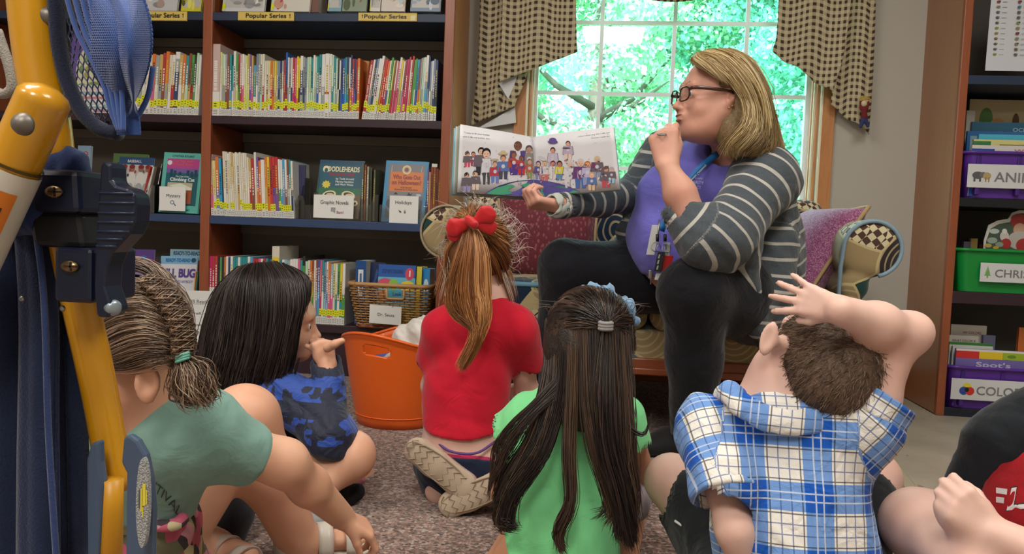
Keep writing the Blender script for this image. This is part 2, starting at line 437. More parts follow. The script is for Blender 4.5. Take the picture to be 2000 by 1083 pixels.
# ---------------------------------------------------------------- anatomy
def frame(fwd, up):
    f = nrm(fwd); l = nrm(np.cross(np.asarray(up, float), f)); u = np.cross(f, l); return f, l, u   # forward, left, up
def head_sdf(sd, c, fwd, up, s=1., child=False, ears=True, face=True):
    f, l, u = frame(fwd, up); c = np.asarray(c, float); ax = np.stack([l, f, u], 1)
    q = lambda a, b, e: c + s * (l * a + f * b + u * e)     # side, forward, up
    sd.ell(q(0, -.004, .008), np.array([.073, .092, .082]) * s, ax, .02)
    sd.ell(q(0, .028, -.045), np.array([.058, .062, .070]) * s, ax, .03 * s)
    ch = .9 if child else 1.
    sd.ell(q(0, .052, -.088 * ch), np.array([.038, .034, .030]) * s, ax, .03 * s)
    sd.ell(q(0, .072, -.106 * ch), np.array([.019, .016, .017]) * s, ax, .02 * s)
    for sg in (-1, 1):
        sd.cap(q(sg * .056, .0, -.055), q(sg * .026, .060, -.100 * ch), .018 * s, .015 * s, .03 * s)
        sd.ell(q(sg * .036, .062, -.052), np.array([.024, .022, .024]) * s, ax, .02 * s)
    if face:
        sd.cap(q(-.036, .078, .004), q(.036, .078, .004), .012 * s, .012 * s, .02 * s)
        nl = .80 if child else 1.
        sd.cap(q(0, .084, -.014), q(0, .084 + .024 * nl, -.046), .0075 * s, .0085 * s, .012 * s)
        sd.ell(q(0, .084 + .025 * nl, -.049), np.array([.0105, .0095, .0085]) * s, ax, .006 * s)
        for sg in (-1, 1):
            sd.ell(q(sg * .012, .084 + .012 * nl, -.053), np.array([.0085, .0105, .0075]) * s, ax, .005 * s)
            sd.ell(q(sg * .031, .096, -.018), np.array([.017, .013, .012]) * s, ax, .012 * s, 'sub')
            sd.ell(q(sg * .031, .0765, -.019), np.array([.0155, .0125, .0115]) * s, ax, .004 * s)
        sd.ell(q(0, .088, -.072), np.array([.024, .014, .016]) * s, ax, .012 * s)
        sd.ell(q(0, .098, -.0705), np.array([.021, .0075, .0045]) * s, ax, .004 * s)
        sd.ell(q(0, .096, -.0815), np.array([.018, .0085, .0055]) * s, ax, .004 * s)
        sd.ell(q(0, .107, -.0760), np.array([.019, .012, .0016]) * s, ax, .002 * s, 'sub')
    if ears:
        for sg in (-1, 1):
            ex = np.stack([nrm(l * sg * .9 - f * .45), nrm(f * .9 + l * sg * .45 + u * .15), u], 1)
            sd.ell(q(sg * .076, -.004, -.020), np.array([.0075, .0175, .029]) * s, ex, .006 * s)
            sd.ell(q(sg * .083, .002, -.016), np.array([.0065, .0105, .019]) * s, ex, .004 * s, 'sub')
            sd.ell(q(sg * .073, .006, -.044), np.array([.006, .009, .010]) * s, ax, .006 * s)
    return q, (f, l, u)
def hand_sdf(sd, w_, f, n, s=1., side=1, curl=((30, 40, 30),) * 4, spread=6., thumb=((50, 25), (20, 20)), k=.004):
    """w_: wrist, f: wrist->knuckles, n: out of the palm, side: +1 when cross(n,f) points to the thumb"""
    f = nrm(f); n = nrm(np.asarray(n, float) - f * (np.asarray(n, float) @ f)); l = np.cross(n, f) * side; w_ = np.asarray(w_, float)
    offs = [.030, .010, -.010, -.028]; L = [(.044, .026, .020), (.049, .030, .021), (.045, .028, .020), (.035, .021, .018)]; PL = [.086, .090, .086, .078]
    tips = []
    for i in range(4):
        kn = w_ + s * (f * PL[i] + l * offs[i]); r = (.0098, .0100, .0095, .0085)[i] * s
        sd.cap(w_ + s * (l * offs[i] * .55 + f * .008), kn, .0165 * s, .0122 * s, .010 * s)
        a = 0.; sp = math.radians(spread) * (1.5 - i) ; p = kn
        for j in range(3):
            a += math.radians(curl[i][j]); d = nrm((f * math.cos(sp) + l * math.sin(sp)) * math.cos(a) + n * math.sin(a))
            p2 = p + d * L[i][j] * s; sd.cap(p, p2, r * (1.03, .97, .90)[j], r * (.98, .90, .80)[j], k * s if j else .008 * s); p = p2
        tips.append(p)
    sd.cap(w_ + s * (l * .012 + f * .02 + n * .008), w_ + s * (l * .028 + f * .045 + n * .012), .017 * s, .013 * s, .012 * s)
    (a1, b1), (a2, b2) = thumb
    d = lambda a, b: nrm(f * math.cos(math.radians(a)) * math.cos(math.radians(b)) + l * math.sin(math.radians(a)) * math.cos(math.radians(b)) + n * math.sin(math.radians(b)))
    p = w_ + s * (l * .026 + f * .036 + n * .010); p1 = p + d(a1, b1) * .036 * s; p2 = p1 + d(a2, b2) * .030 * s
    sd.cap(p, p1, .0125 * s, .0108 * s, .010 * s); sd.cap(p1, p2, .0108 * s, .0088 * s, .004 * s)
    return tips
def skin_mat(name, c, c2, rough=.5):
    m, nt, bs = new_mat(name); v = coords(nt)
    col = ramp(nt, noise(nt, v, 9, 3, .55), [(.3, c), (.7, c2)])
    nt.links.new(col, bs.inputs['Base Color']); bs.inputs['Roughness'].default_value = rough
    bs.inputs['Subsurface Weight'].default_value = .18; bs.inputs['Subsurface Radius'].default_value = (.012, .005, .003); bs.inputs['Subsurface Scale'].default_value = .6
    bs.inputs['Specular IOR Level'].default_value = .35
    bump(nt, bs, noise(nt, v, 420, 2), .06, .001); return m
def cloth_mat(name, c, c2=None, rough=.85, weave=900, wr=14, wrs=.25):
    m, nt, bs = new_mat(name); v = coords(nt)
    cc = lin(c); c2 = lin(c2) if c2 else tuple(x * .88 for x in cc)
    nt.links.new(mixc(nt, noise(nt, v, 40, 4, .6), cc, c2), bs.inputs['Base Color'])
    bs.inputs['Roughness'].default_value = rough; bs.inputs['Sheen Weight'].default_value = .15; bs.inputs['Specular IOR Level'].default_value = .2
    h = math_(nt, 'ADD', math_(nt, 'MULTIPLY', noise(nt, v, wr, 3, .5, 1.5), 1.), math_(nt, 'MULTIPLY', noise(nt, v, weave, 1), .06))
    bump(nt, bs, h, wrs, .02); return m
# ---------------------------------------------------------------- hair
def spline(pts, n):
    pts = np.asarray(pts, float); m = len(pts); Pp = np.concatenate([[2 * pts[0] - pts[1]], pts, [2 * pts[-1] - pts[-2]]])
    t = np.linspace(0, m - 1, n); i = np.minimum(t.astype(int), m - 2); u = (t - i)[:, None]
    a, b, c_, d = Pp[i], Pp[i + 1], Pp[i + 2], Pp[i + 3]
    return .5 * ((2 * b) + (-a + c_) * u + (2 * a - 5 * b + 4 * c_ - d) * u ** 2 + (-a + 3 * b - 3 * c_ + d) * u ** 3)
class Hair:
    def __init__(s, seed=1): s.P = []; s.r = []; s.c = []; s.rs = np.random.RandomState(seed)
    def sheet(s, guides, n, cols, r=.0006, thick=.006, clumps=40, ctight=.55, wave=0., wfreq=3., seg=14, ends=.25, frizz=.0):
        """guides: list of control polylines, strands are blended between neighbours"""
        G = np.stack([spline(g, seg) for g in guides]); k = len(G); rs = s.rs
        cu = rs.rand(clumps) * (k - 1) if k > 1 else np.zeros(clumps); cj = rs.normal(0, 1, (clumps, 3)) * thick; cp = rs.rand(clumps, 2) * 6.28
        cc = rs.randint(0, len(cols), clumps); cols = [np.array(lin(c)) if isinstance(c, str) else np.array(c) for c in cols]
        tt = np.linspace(0, 1, seg)[:, None]
        def at(u):
            if k == 1: return G[0]
            i = min(int(u), k - 2); w_ = u - i; return G[i] * (1 - w_) + G[i + 1] * w_
        for q in range(n):
            ci = rs.randint(clumps); u = np.clip(cu[ci] + rs.normal(0, .5 * (k - 1) / max(clumps, 1) + .02), 0, max(k - 1, 0))
            base = at(u); own = rs.normal(0, 1, 3) * thick; cl = cj[ci]
            off = (1 - ctight * tt) * own + ctight * tt * (cl + own * .25)
            p = base + off * np.minimum(1, .35 + tt * 1.6)
            if ctight: p = p * (1 - .5 * ctight * tt) + (at(cu[ci]) + off) * (.5 * ctight * tt)
            if wave: p = p + wave * tt * np.sin(tt * wfreq * 6.28 + cp[ci, 0]) * nrm(rs.normal(0, .3, 3) + np.array([math.cos(cp[ci, 1]), math.sin(cp[ci, 1]) * .5, .2]))
            if frizz:
                f_ = rs.normal(0, frizz, (4, 3)); f_[0] = 0; p = p + spline(f_, seg) * tt
            ln = 1 - ends * rs.rand() ** 2; m = seg
            if ends > 0: idx = np.linspace(0, (seg - 1) * ln, seg); i0 = np.minimum(idx.astype(int), seg - 2); w_ = (idx - i0)[:, None]; p = p[i0] * (1 - w_) + p[i0 + 1] * w_
            s.P.append(p); s.r.append(r * (.7 + .6 * rs.rand())); c = cols[cc[ci]] * (.78 + .44 * rs.rand()) ; s.c.append(c)
        return s
    def push(s, c, ax, r, k=1.03):
        c = np.asarray(c); ax = np.asarray(ax); r = np.asarray(r)
        for i, p in enumerate(s.P):
            q = ((p - c) @ ax) / r; n = np.linalg.norm(q, axis=1, keepdims=True); m = n < k; q = np.where(m, q / np.maximum(n, 1e-6) * k, q); s.P[i] = c + (q * r) @ ax.T
        return s
    def obj(s, name, mat, parent):
        allV = []; allF = []; allC = []; b = 0
        for seg in set(p.shape[0] for p in s.P):
            ii = [i for i, p in enumerate(s.P) if p.shape[0] == seg]; Pp = np.stack([s.P[i] for i in ii]); n = len(ii)
            R = np.array([s.r[i] for i in ii])[:, None, None]; T = np.gradient(Pp, axis=1); T /= np.linalg.norm(T, axis=2, keepdims=True) + 1e-9
            a = np.cross(T, np.array([.31, .87, .38])); a /= np.linalg.norm(a, axis=2, keepdims=True) + 1e-9; c_ = np.cross(T, a)
            tap = np.ones(seg); tap[-1] = .15; tap[-2] = .6; R = R * tap[None, :, None]
            rings = np.stack([Pp + R * (math.cos(t) * a + math.sin(t) * c_) for t in (0, 2.094, 4.189)], 2)   # n,seg,3,3
            V = rings.reshape(-1, 3); base = (np.arange(n) * seg * 3)[:, None, None] + (np.arange(seg - 1) * 3)[None, :, None] + np.arange(3)[None, None, :]
            nx = (np.arange(n) * seg * 3)[:, None, None] + (np.arange(seg - 1) * 3)[None, :, None] + ((np.arange(3) + 1) % 3)[None, None, :]
            F = np.stack([base, nx, nx + 3, base + 3], -1).reshape(-1, 4) + b
            allV.append(V); allF.append(F); allC.append(np.repeat(np.array([s.c[i] for i in ii]), seg * 3, axis=0)); b += len(V)
        me = raw_mesh(name, np.concatenate(allV), np.concatenate(allF), cols=np.concatenate(allC), smooth=True)
        return link(name, me, mat, parent)
M_hair = vcol_mat('hair_strands', rough=.38, spec=.55, sheen=0.)
def strand_cap_mat(name, c1, c2):
    m, nt, bs = new_mat(name); v = coords(nt, 'Object', (1, 1, 1))
    nt.links.new(ramp(nt, noise(nt, v, 90, 4, .7, 2.), [(.35, c1), (.65, c2)]), bs.inputs['Base Color'])
    bs.inputs['Roughness'].default_value = .5; bump(nt, bs, noise(nt, v, 160, 3, .6, 2.), .5, .004); return m
# ---------------------------------------------------------------- room shell
WY, BF = 3.48, 3.14           # back wall plane, bookcase front plane
XL, XR, YB, ZC = -3.4, 3.0, -2.6, 2.7
def struct(o): o['kind'] = 'structure'; return o
def carpet():
    m, nt, bs = new_mat('speckled_loop_carpet'); v = coords(nt)
    vo = N(nt, 'ShaderNodeTexVoronoi', i_Scale=150.0); nt.links.new(v, vo.inputs['Vector'])
    sep = nt.nodes.new('ShaderNodeSeparateColor'); nt.links.new(vo.outputs['Color'], sep.inputs[0])
    col = ramp(nt, sep.outputs[0], [(0, '#3d2b25'), (.16, '#6d5146'), (.42, '#8a6b5d'), (.66, '#a3877a'), (.84, '#b6a399'), (.95, '#5f564f')], 'CONSTANT')
    col = mixc(nt, math_(nt, 'MULTIPLY', noise(nt, v, 2.2, 2), .35), col, '#8d7468')
    nt.links.new(col, bs.inputs['Base Color']); bs.inputs['Roughness'].default_value = .8; bs.inputs['Sheen Weight'].default_value = .2
    bs.inputs['Specular IOR Level'].default_value = .35
    h = math_(nt, 'ADD', vo.outputs['Distance'], math_(nt, 'MULTIPLY', noise(nt, v, 60, 2), .6)); bump(nt, bs, h, .8, .008); return m
def tile():
    m, nt, bs = new_mat('beige_vinyl_floor'); v = coords(nt)
    n1 = noise(nt, v, 5, 5, .6); n2 = noise(nt, v, 70, 3, .6)
    c = ramp(nt, n1, [(.3, '#9d9484'), (.7, '#b3a997')]); c = mixc(nt, ramp(nt, n2, [(.66, (0, 0, 0)), (.72, (1, 1, 1))]), c, '#c9c0ae')
    c = mixc(nt, ramp(nt, noise(nt, v, 46, 2, .5, .6), [(.70, (0, 0, 0)), (.75, (1, 1, 1))]), c, '#7d7363')
    nt.links.new(c, bs.inputs['Base Color']); bs.inputs['Roughness'].default_value = .42; return m
M_carpet, M_tile = carpet(), tile()
e1, e2 = FL(1700, 862), FL(1781, 975)
ed = nrm(e2 - e1)
def edge_at(y): return e1 + ed * ((y - e1[1]) / ed[1])
pA, pB = edge_at(WY), edge_at(YB)
struct(MB().add([(XL, YB, 0), (pB[0], YB, 0), (pA[0], WY, 0), (XL, WY, 0), (XL, YB, -.1), (pB[0], YB, -.1), (pA[0], WY, -.1), (XL, WY, -.1)],
    [(0, 1, 2, 3), (7, 6, 5, 4), (0, 4, 5, 1), (1, 5, 6, 2), (2, 6, 7, 3), (3, 7, 4, 0)]).obj('floor_carpet', M_carpet))
struct(MB().add([(pB[0], YB, .0), (XR, YB, .0), (XR, WY, .0), (pA[0], WY, .0), (pB[0], YB, -.1), (XR, YB, -.1), (XR, WY, -.1), (pA[0], WY, -.1)],
    [(0, 1, 2, 3), (7, 6, 5, 4), (0, 4, 5, 1), (1, 5, 6, 2), (2, 6, 7, 3), (3, 7, 4, 0)]).obj('floor_tile', M_tile))
en = np.array([-ed[1], ed[0], 0]); en = en if en[0] > 0 else -en
tb = MB()
tb.add([pB + en * .0, pB + en * .035, pA + en * .035, pA, pB + (0, 0, .004), pB + en * .030 + (0, 0, .003), pA + en * .030 + (0, 0, .003), pA + (0, 0, .004)],
    [(4, 5, 6, 7), (0, 4, 7, 3), (1, 2, 6, 5), (0, 1, 5, 4), (2, 3, 7, 6)])
struct(tb.obj('trim_1', flat('beige_rubber_edging', '#a59c86', .5)))
M_wall = flat('warm_grey_wall_paint', '#b3aea4', .75, bumpsc=180, bumpst=.06)
M_ceil = flat('white_ceiling_paint', '#d8d6d0', .8)
# window opening
wx0, wx1 = P(1036, 190, WY + .06)[0], P(1594, 190, WY + .06)[0]; wz0 = P(1300, 478, WY + .06)[2]; wz1 = P(1300, 190, WY + .06)[2] + .98
wb = MB()
wb.box((XL, WY, 0), (wx0, WY + .14, ZC)).box((wx1, WY, 0), (XR, WY + .14, ZC)).box((wx0, WY, 0), (wx1, WY + .14, wz0)).box((wx0, WY, wz1), (wx1, WY + .14, ZC))
struct(wb.obj('wall_back', M_wall))
struct(MB().box((XL - .1, YB, 0), (XL, WY, ZC)).obj('wall_left', M_wall)); struct(MB().box((XR, YB, 0), (XR + .1, WY, ZC)).obj('wall_right', M_wall))
struct(MB().box((XL, YB - .1, 0), (XR, YB, ZC)).obj('wall_front', M_wall)); struct(MB().box((XL, YB, ZC), (XR, WY + .14, ZC + .1)).obj('ceiling', M_ceil))
# window: oak lining, cream stops, white sash with muntins, glass
win = thing('window_1', ((wx0 + wx1) / 2, WY, wz0)); win['kind'] = 'structure'
b = MB(); cw = .062
b.box((wx0 - cw, WY - .018, wz0 - cw), (wx0 - .004, WY, wz1 + cw)).box((wx1 + .004, WY - .018, wz0 - cw), (wx1 + cw, WY, wz1 + cw))
b.box((wx0 - cw, WY - .018, wz1), (wx1 + cw, WY, wz1 + cw)).box((wx0 - cw - .02, WY - .045, wz0 - .03), (wx1 + cw + .02, WY, wz0))
b.box((wx0, WY, wz0), (wx0 + .012, WY + .1, wz1)).box((wx1 - .012, WY, wz0), (wx1, WY + .1, wz1)).box((wx0, WY, wz1 - .012), (wx1, WY + .1, wz1)).box((wx0, WY, wz0), (wx1, WY + .1, wz0 + .012))
b.box((wx0 + .012, WY + .035, wz0), (wx0 + .022, WY + .05, wz1)).box((wx1 - .022, WY + .035, wz0), (wx1 - .012, WY + .05, wz1))
b.obj('window_frame', M_oak, win, bevel=.003)
b = MB(); b.box((wx0 + .012, WY + .012, wz0), (wx0 + .020, WY + .028, wz1)).box((wx1 - .020, WY + .012, wz0), (wx1 - .012, WY + .028, wz1))
b.box((wx0 - .010, WY - .022, wz0 - .0), (wx0 - .002, WY - .0, wz1)).box((wx1 + .002, WY - .022, wz0), (wx1 + .010, WY, wz1))
b.obj('weather_strip', flat('cream_vinyl', '#e5d8bd', .5), win)
b = MB(); gy = WY + .075; t = .0105
zs = [P(1313, y, gy)[2] for y in (-92, 46, 186, 332, 470)]; xs = [P(x, 187, gy)[0] for x in (1170, 1311, 1452)]
gx0, gx1 = wx0 + .02, wx1 - .02
b.box((gx0, gy - .015, wz0 + .01), (gx0 + .012, gy + .015, wz1)).box((gx1 - .022, gy - .015, wz0 + .01), (gx1, gy + .015, wz1)).box((gx0, gy - .015, wz0 + .01), (gx1, gy + .015, wz0 + .04)).box((gx0, gy - .015, wz1 - .04), (gx1, gy + .015, wz1))
for z in zs[1:-1] + [zs[0]]: b.box((gx0, gy - .007, z - t * .8), (gx1, gy + .007, z + t * .8))
for x in xs: b.box((x - t * .8, gy - .008, wz0 + .02), (x + t * .8, gy + .008, wz1))
b.obj('sash', M_white_vinyl, win)
MB().box((gx0, gy + .009, wz0 + .02), (gx1, gy + .011, wz1 - .01)).obj('pane', M_glass, win)
# baseboards
# ---------------------------------------------------------------- curtains
def gingham():
    m, nt, bs = new_mat('brown_gingham_curtain_cloth'); a = N(nt, 'ShaderNodeAttribute', attribute_name='puv').outputs['Vector']
    sx = N(nt, 'ShaderNodeSeparateXYZ'); nt.links.new(a, sx.inputs[0]); T = .0265
    def st(o, th): return math_(nt, 'GREATER_THAN', math_(nt, 'FRACT', math_(nt, 'DIVIDE', o, T)), th)
    u, v_ = st(sx.outputs[0], .52), st(sx.outputs[1], .52); both = math_(nt, 'MULTIPLY', u, v_); one = math_(nt, 'ADD', u, v_)
    c = mixc(nt, math_(nt, 'MULTIPLY', one, .5), '#c9bd9e', '#9a8a6e'); c = mixc(nt, both, c, '#4c3f35')
    nt.links.new(c, bs.inputs['Base Color']); bs.inputs['Roughness'].default_value = .95; bs.inputs['Specular IOR Level'].default_value = .1
    bs.inputs['Sheen Weight'].default_value = .1
    tr = nt.nodes.new('ShaderNodeBsdfTranslucent'); nt.links.new(c, tr.inputs[0]); mx = nt.nodes.new('ShaderNodeMixShader'); mx.inputs[0].default_value = .12
    out = nt.nodes['Material Output']; nt.links.new(bs.outputs[0], mx.inputs[1]); nt.links.new(tr.outputs[0], mx.inputs[2]); nt.links.new(mx.outputs[0], out.inputs[0])
    return m
M_ging = gingham(); M_lining = flat('white_curtain_lining', '#d6d9dc', .9)
def drape(left, right, Y, pleats, amp, name, parent, mat=None, ph=0., nu=90, nv=50):
    """left / right: edge polylines in picture px top->bottom laid on the plane Y, pleated towards the room"""
    Lp = spline([P(x, y, Y) for x, y in left], nv + 1) if len(left) > 2 else np.linspace(P(*left[0], Y), P(*left[1], Y), nv + 1)
    Rp = spline([P(x, y, Y) for x, y in right], nv + 1) if len(right) > 2 else np.linspace(P(*right[0], Y), P(*right[1], Y), nv + 1)
    V = []; UV = []
    for j in range(nv + 1):
        for i in range(nu + 1):
            s_ = i / nu; p = Lp[j] * (1 - s_) + Rp[j] * s_
            wv = math.sin(s_ * pleats * 6.283 + ph + .7 * math.sin(j / nv * 2.1)) + .35 * math.sin(s_ * pleats * 13.1 + ph * 2 + j / nv)
            V.append(p + np.array([.006 * wv, -amp * (wv + 1) * (.55 + .45 * j / nv), 0])); UV.append((p[0] * 1.08 + .012 * wv, p[2] + .01 * math.sin(s_ * 9), 0))
    F = np.array([(j * (nu + 1) + i, j * (nu + 1) + i + 1, (j + 1) * (nu + 1) + i + 1, (j + 1) * (nu + 1) + i) for j in range(nv) for i in range(nu)])
    me = raw_mesh(name, V, F, smooth=True, attrs={'puv': UV}); o = link(name, me, mat or M_ging, parent)
    m = o.modifiers.new('t', 'SOLIDIFY'); m.thickness = .002; return o
cl = thing('curtain', P(960, 250, WY - .03), 'checked curtain between bookcase and window, white lining showing at its edge', 'curtain')
drape([(944, -340), (934, 90), (918, 247)], [(1085, -340), (1040, 90), (1006, 208)], WY - .045, 2.5, .008, 'rear_panel', cl)
drape([(985, -340), (978, 60), (972, 163)], [(1123, -340), (1125, 30), (1127, 103)], WY - .085, 2.2, .009, 'front_panel', cl, ph=1.)
b = MB(); tri = [P(974, 163, WY - .07), P(1010, 146, WY - .060), P(1006, 210, WY - .05), P(990, 190, WY - .068)]
b.add(tri, [(0, 3, 2, 1)]); o = b.obj('lining', M_lining, cl, solid=.002); o['label'] = 'white lining turned outward'
b = MB(); tri = [P(1006, 209, WY - .04), P(1008, 240, WY - .035), P(930, 252, WY - .035), P(965, 232, WY - .04)]
b.add(tri, [(0, 3, 2, 1)]).obj('lining', M_lining, cl, solid=.002)
cr = thing('curtain', P(1680, 262, WY - .03), 'brown and beige checked curtain on the bare wall side of the window, near the plaid shirt', 'curtain')
cr['label'] = 'checked curtain with a small scarecrow ornament pinned at its lower tip'
drape([(1634, -340), (1628, 60), (1618, 206)], [(1722, -340), (1708, 120), (1699, 263)], WY - .045, 1.6, .008, 'rear_panel', cr)
drape([(1528, -340), (1518, 30), (1507, 102)], [(1690, -340), (1650, 60), (1622, 180)], WY - .085, 1.8, .009, 'front_panel', cr, ph=2.)
vl = thing('valance', P(1300, 0, WY - .05), 'bottom edge of a checked valance dipping at the window top centre', 'curtain')
drape([(1120, -335), (1150, -180), (1196, -14)], [(1530, -320), (1480, -180), (1430, -22)], WY - .05, 2, .006, 'upper_band', vl, nv=30)
r0_, r1_ = P(915, -335, WY - .06), P(1745, -325, WY - .06); r1_[2] = r0_[2] = (r0_[2] + r1_[2]) / 2
props(MB().tube([r0_, r1_], .012, 10).obj('curtain_rod', M_oakx, None, loc=r0_, smooth=True), 'round oak rod the checked curtains hang from above the window', 'curtain rod')
b = MB(); n_ = 40; V = [P(1196 + 234 * i / n_, -24, WY - .06) for i in range(n_ + 1)] + [P(1196 + 234 * i / n_, -20 + 24 * math.sin(math.pi * min(1, i / n_ * 1.0)), WY - .065) for i in range(n_ + 1)]
me = raw_mesh('scalloped_hem', V, np.array([(i, i + 1, n_ + 2 + i, n_ + 1 + i) for i in range(n_)]), smooth=True, attrs={'puv': [(v[0], v[2], 0) for v in V]})
o = link('scalloped_hem', me, M_ging, vl); m = o.modifiers.new('t', 'SOLIDIFY'); m.thickness = .003
# scarecrow ornament
sc = thing('ornament', P(1688, 250, WY - .09), 'tiny straw scarecrow figure in dark red top and blue trousers pinned on curtain', 'ornament')
Yo = WY - .09; q = lambda x, y: P(x, y, Yo)
sd = SDF(); sd.cap(q(1687, 214), q(1688, 228), .011, .013, .008); sd.cap(q(1682, 212), q(1681, 199), .006, .005, .005); sd.cap(q(1693, 213), q(1696, 200), .006, .005, .005)
sdf_obj('shirt', sd, .0022, flat('dark_red_felt', '#6b1f22', .9), sc)
sd = SDF(); sd.cap(q(1687, 230), q(1681, 247), .009, .007, .006); sd.cap(q(1689, 230), q(1695, 246), .009, .007, .006); sdf_obj('trousers', sd, .0022, flat('blue_felt', '#2e3a66', .9), sc)
sd = SDF(); sd.ell(q(1687, 203), .013, k=.004); sdf_obj('head', sd, .0022, flat('pale_straw_cloth', '#c9bd98', .9), sc)
b = MB(); rr = random.Random(3)
for i in range(34):
    a = rr.uniform(0, 6.28); p = q(1687, 198) + np.array([.006 * math.cos(a), 0, .004]); b.tube([p, p + np.array([.016 * math.cos(a), -.003, .007 + .012 * abs(math.sin(a))])], .0008, 4)
for x in (1681, 1696): 
    for i in range(10): p = q(x, 198); b.tube([p, p + np.array([rr.uniform(-.008, .008), 0, rr.uniform(.006, .014)])], .0008, 4)
b.obj('straw', flat('straw', '#b9a24a', .8), sc)

# ---------------------------------------------------------------- bookcases
def zat(x, y, Y=BF): return P(x, y, Y)[2]
SH = [zat(640, 25), zat(640, 231), zat(615, 429.5), zat(650, 636)]      # shelf tops of the wide bookcase
px_mid0, px_mid1 = P(393, 250, BF)[0], P(411.5, 250, BF)[0]; px_r0, px_r1 = P(861.5, 250, BF)[0], P(880.5, 250, BF)[0]
bayw = px_r0 - px_mid1; px_l1 = px_mid0 - bayw; px_l0 = px_l1 - (px_mid1 - px_mid0)
M_back = flat('taupe_back_panel', '#6d665c', .7, bumpsc=150, bumpst=.05)
case = thing('bookcase', ((px_l0 + px_r1) / 2, BF, 0), 'wide wall bookcase with reddish wooden posts, full of children\'s books, left of the window', 'bookcase')
TOPZ = 2.05
for a, c in ((px_l0, px_l1), (px_mid0, px_mid1), (px_r0, px_r1)):
    MB().box((a, BF, 0), (c, BF + .02, TOPZ)).box((a + .01, BF + .02, 0), (c - .01, WY, TOPZ)).obj('post', M_wood_d, case, bevel=.003)
MB().box((px_r1 - .0095, BF + .021, 0), (px_r1 - .001, WY, TOPZ)).obj('end_panel', M_oak, case)  # lighter wood puts the window light on the post's outer side into the colour
for k, (a, c) in enumerate(((px_l1 - .009, px_mid0 + .009), (px_mid1 - .009, px_r0 + .009))):
    MB().box((a, WY - .012, .1), (c, WY - .001, TOPZ - .02)).obj('back_panel', M_back, case)
    for z, mt in zip(SH, (M_navyshelf, M_maroon, M_blueshelf, M_maroon)):
        th = .033
        MB().box((a, BF + .004, z - th), (c, WY - .012, z)).obj('shelf', mt, case, bevel=.002)
        if z != SH[3]: MB().box((a, WY - .030, z - .075), (c, WY - .0125, z - .036)).obj('cleat', flat('grey_cleat', '#7a7468', .6), case)
    MB().box((a, BF + .03, 0), (c, BF + .05, SH[3] - .033)).obj('kick_board', M_maroon, case)
    MB().box((a, BF + .004, TOPZ - .03), (c, WY - .012, TOPZ)).obj('shelf', M_wood_dx, case)
bx = P(1640, 760, WY)[0]
struct(MB().box((px_r1 + .0, WY - .016, 0), (1.285, WY, .115)).box((px_r1, WY - .012, .115), (1.285, WY, .125)).obj('baseboard_back', M_wood_dx, bevel=.003))
# ---------------------------------------------------------------- upright books
ORD = lambda n: '%d%s' % (n, 'th' if 10 <= n % 100 <= 20 else {1: 'st', 2: 'nd', 3: 'rd'}.get(n % 10, 'th'))
CN = {'#c9b0ac': 'pinkish grey', '#d9d2c0': 'cream', '#e2e0da': 'white', '#9aa39f': 'grey', '#8a4a3a': 'brown red', '#2f8f95': 'teal', '#4f9a4a': 'green', '#b3333a': 'red',
      '#d8d490': 'pale yellow', '#c9d87a': 'lime', '#7a5a9c': 'purple', '#48a0cc': 'sky blue', '#7d8ea6': 'grey blue', '#d8752f': 'orange', '#c7a862': 'tan', '#2e3f6a': 'navy',
      '#2c62b0': 'blue', '#c02a6a': 'magenta', '#e3c733': 'yellow', '#b8d8bc': 'mint', '#d2608a': 'pink', '#7a5436': 'brown', '#2a2c33': 'black', '#1fa3d8': 'bright blue', '#8fb7cf': 'pale blue', '#d23a31': 'bright red'}
KEY = {'pg': '#c9b0ac', 'cr': '#d9d2c0', 'wh': '#e2e0da', 'gy': '#9aa39f', 'br': '#8a4a3a', 'te': '#2f8f95', 'gn': '#4f9a4a', 're': '#b3333a', 'py': '#d8d490', 'li': '#c9d87a', 'pu': '#7a5a9c', 'sb': '#48a0cc',
       'gb': '#7d8ea6', 'or': '#d8752f', 'ta': '#c7a862', 'na': '#2e3f6a', 'bl': '#2c62b0', 'ma': '#c02a6a', 'ye': '#e3c733', 'mi': '#b8d8bc', 'pk': '#d2608a', 'bn': '#7a5436', 'bk': '#2a2c33', 'bb': '#1fa3d8', 'pb': '#8fb7cf', 'rr': '#d23a31'}
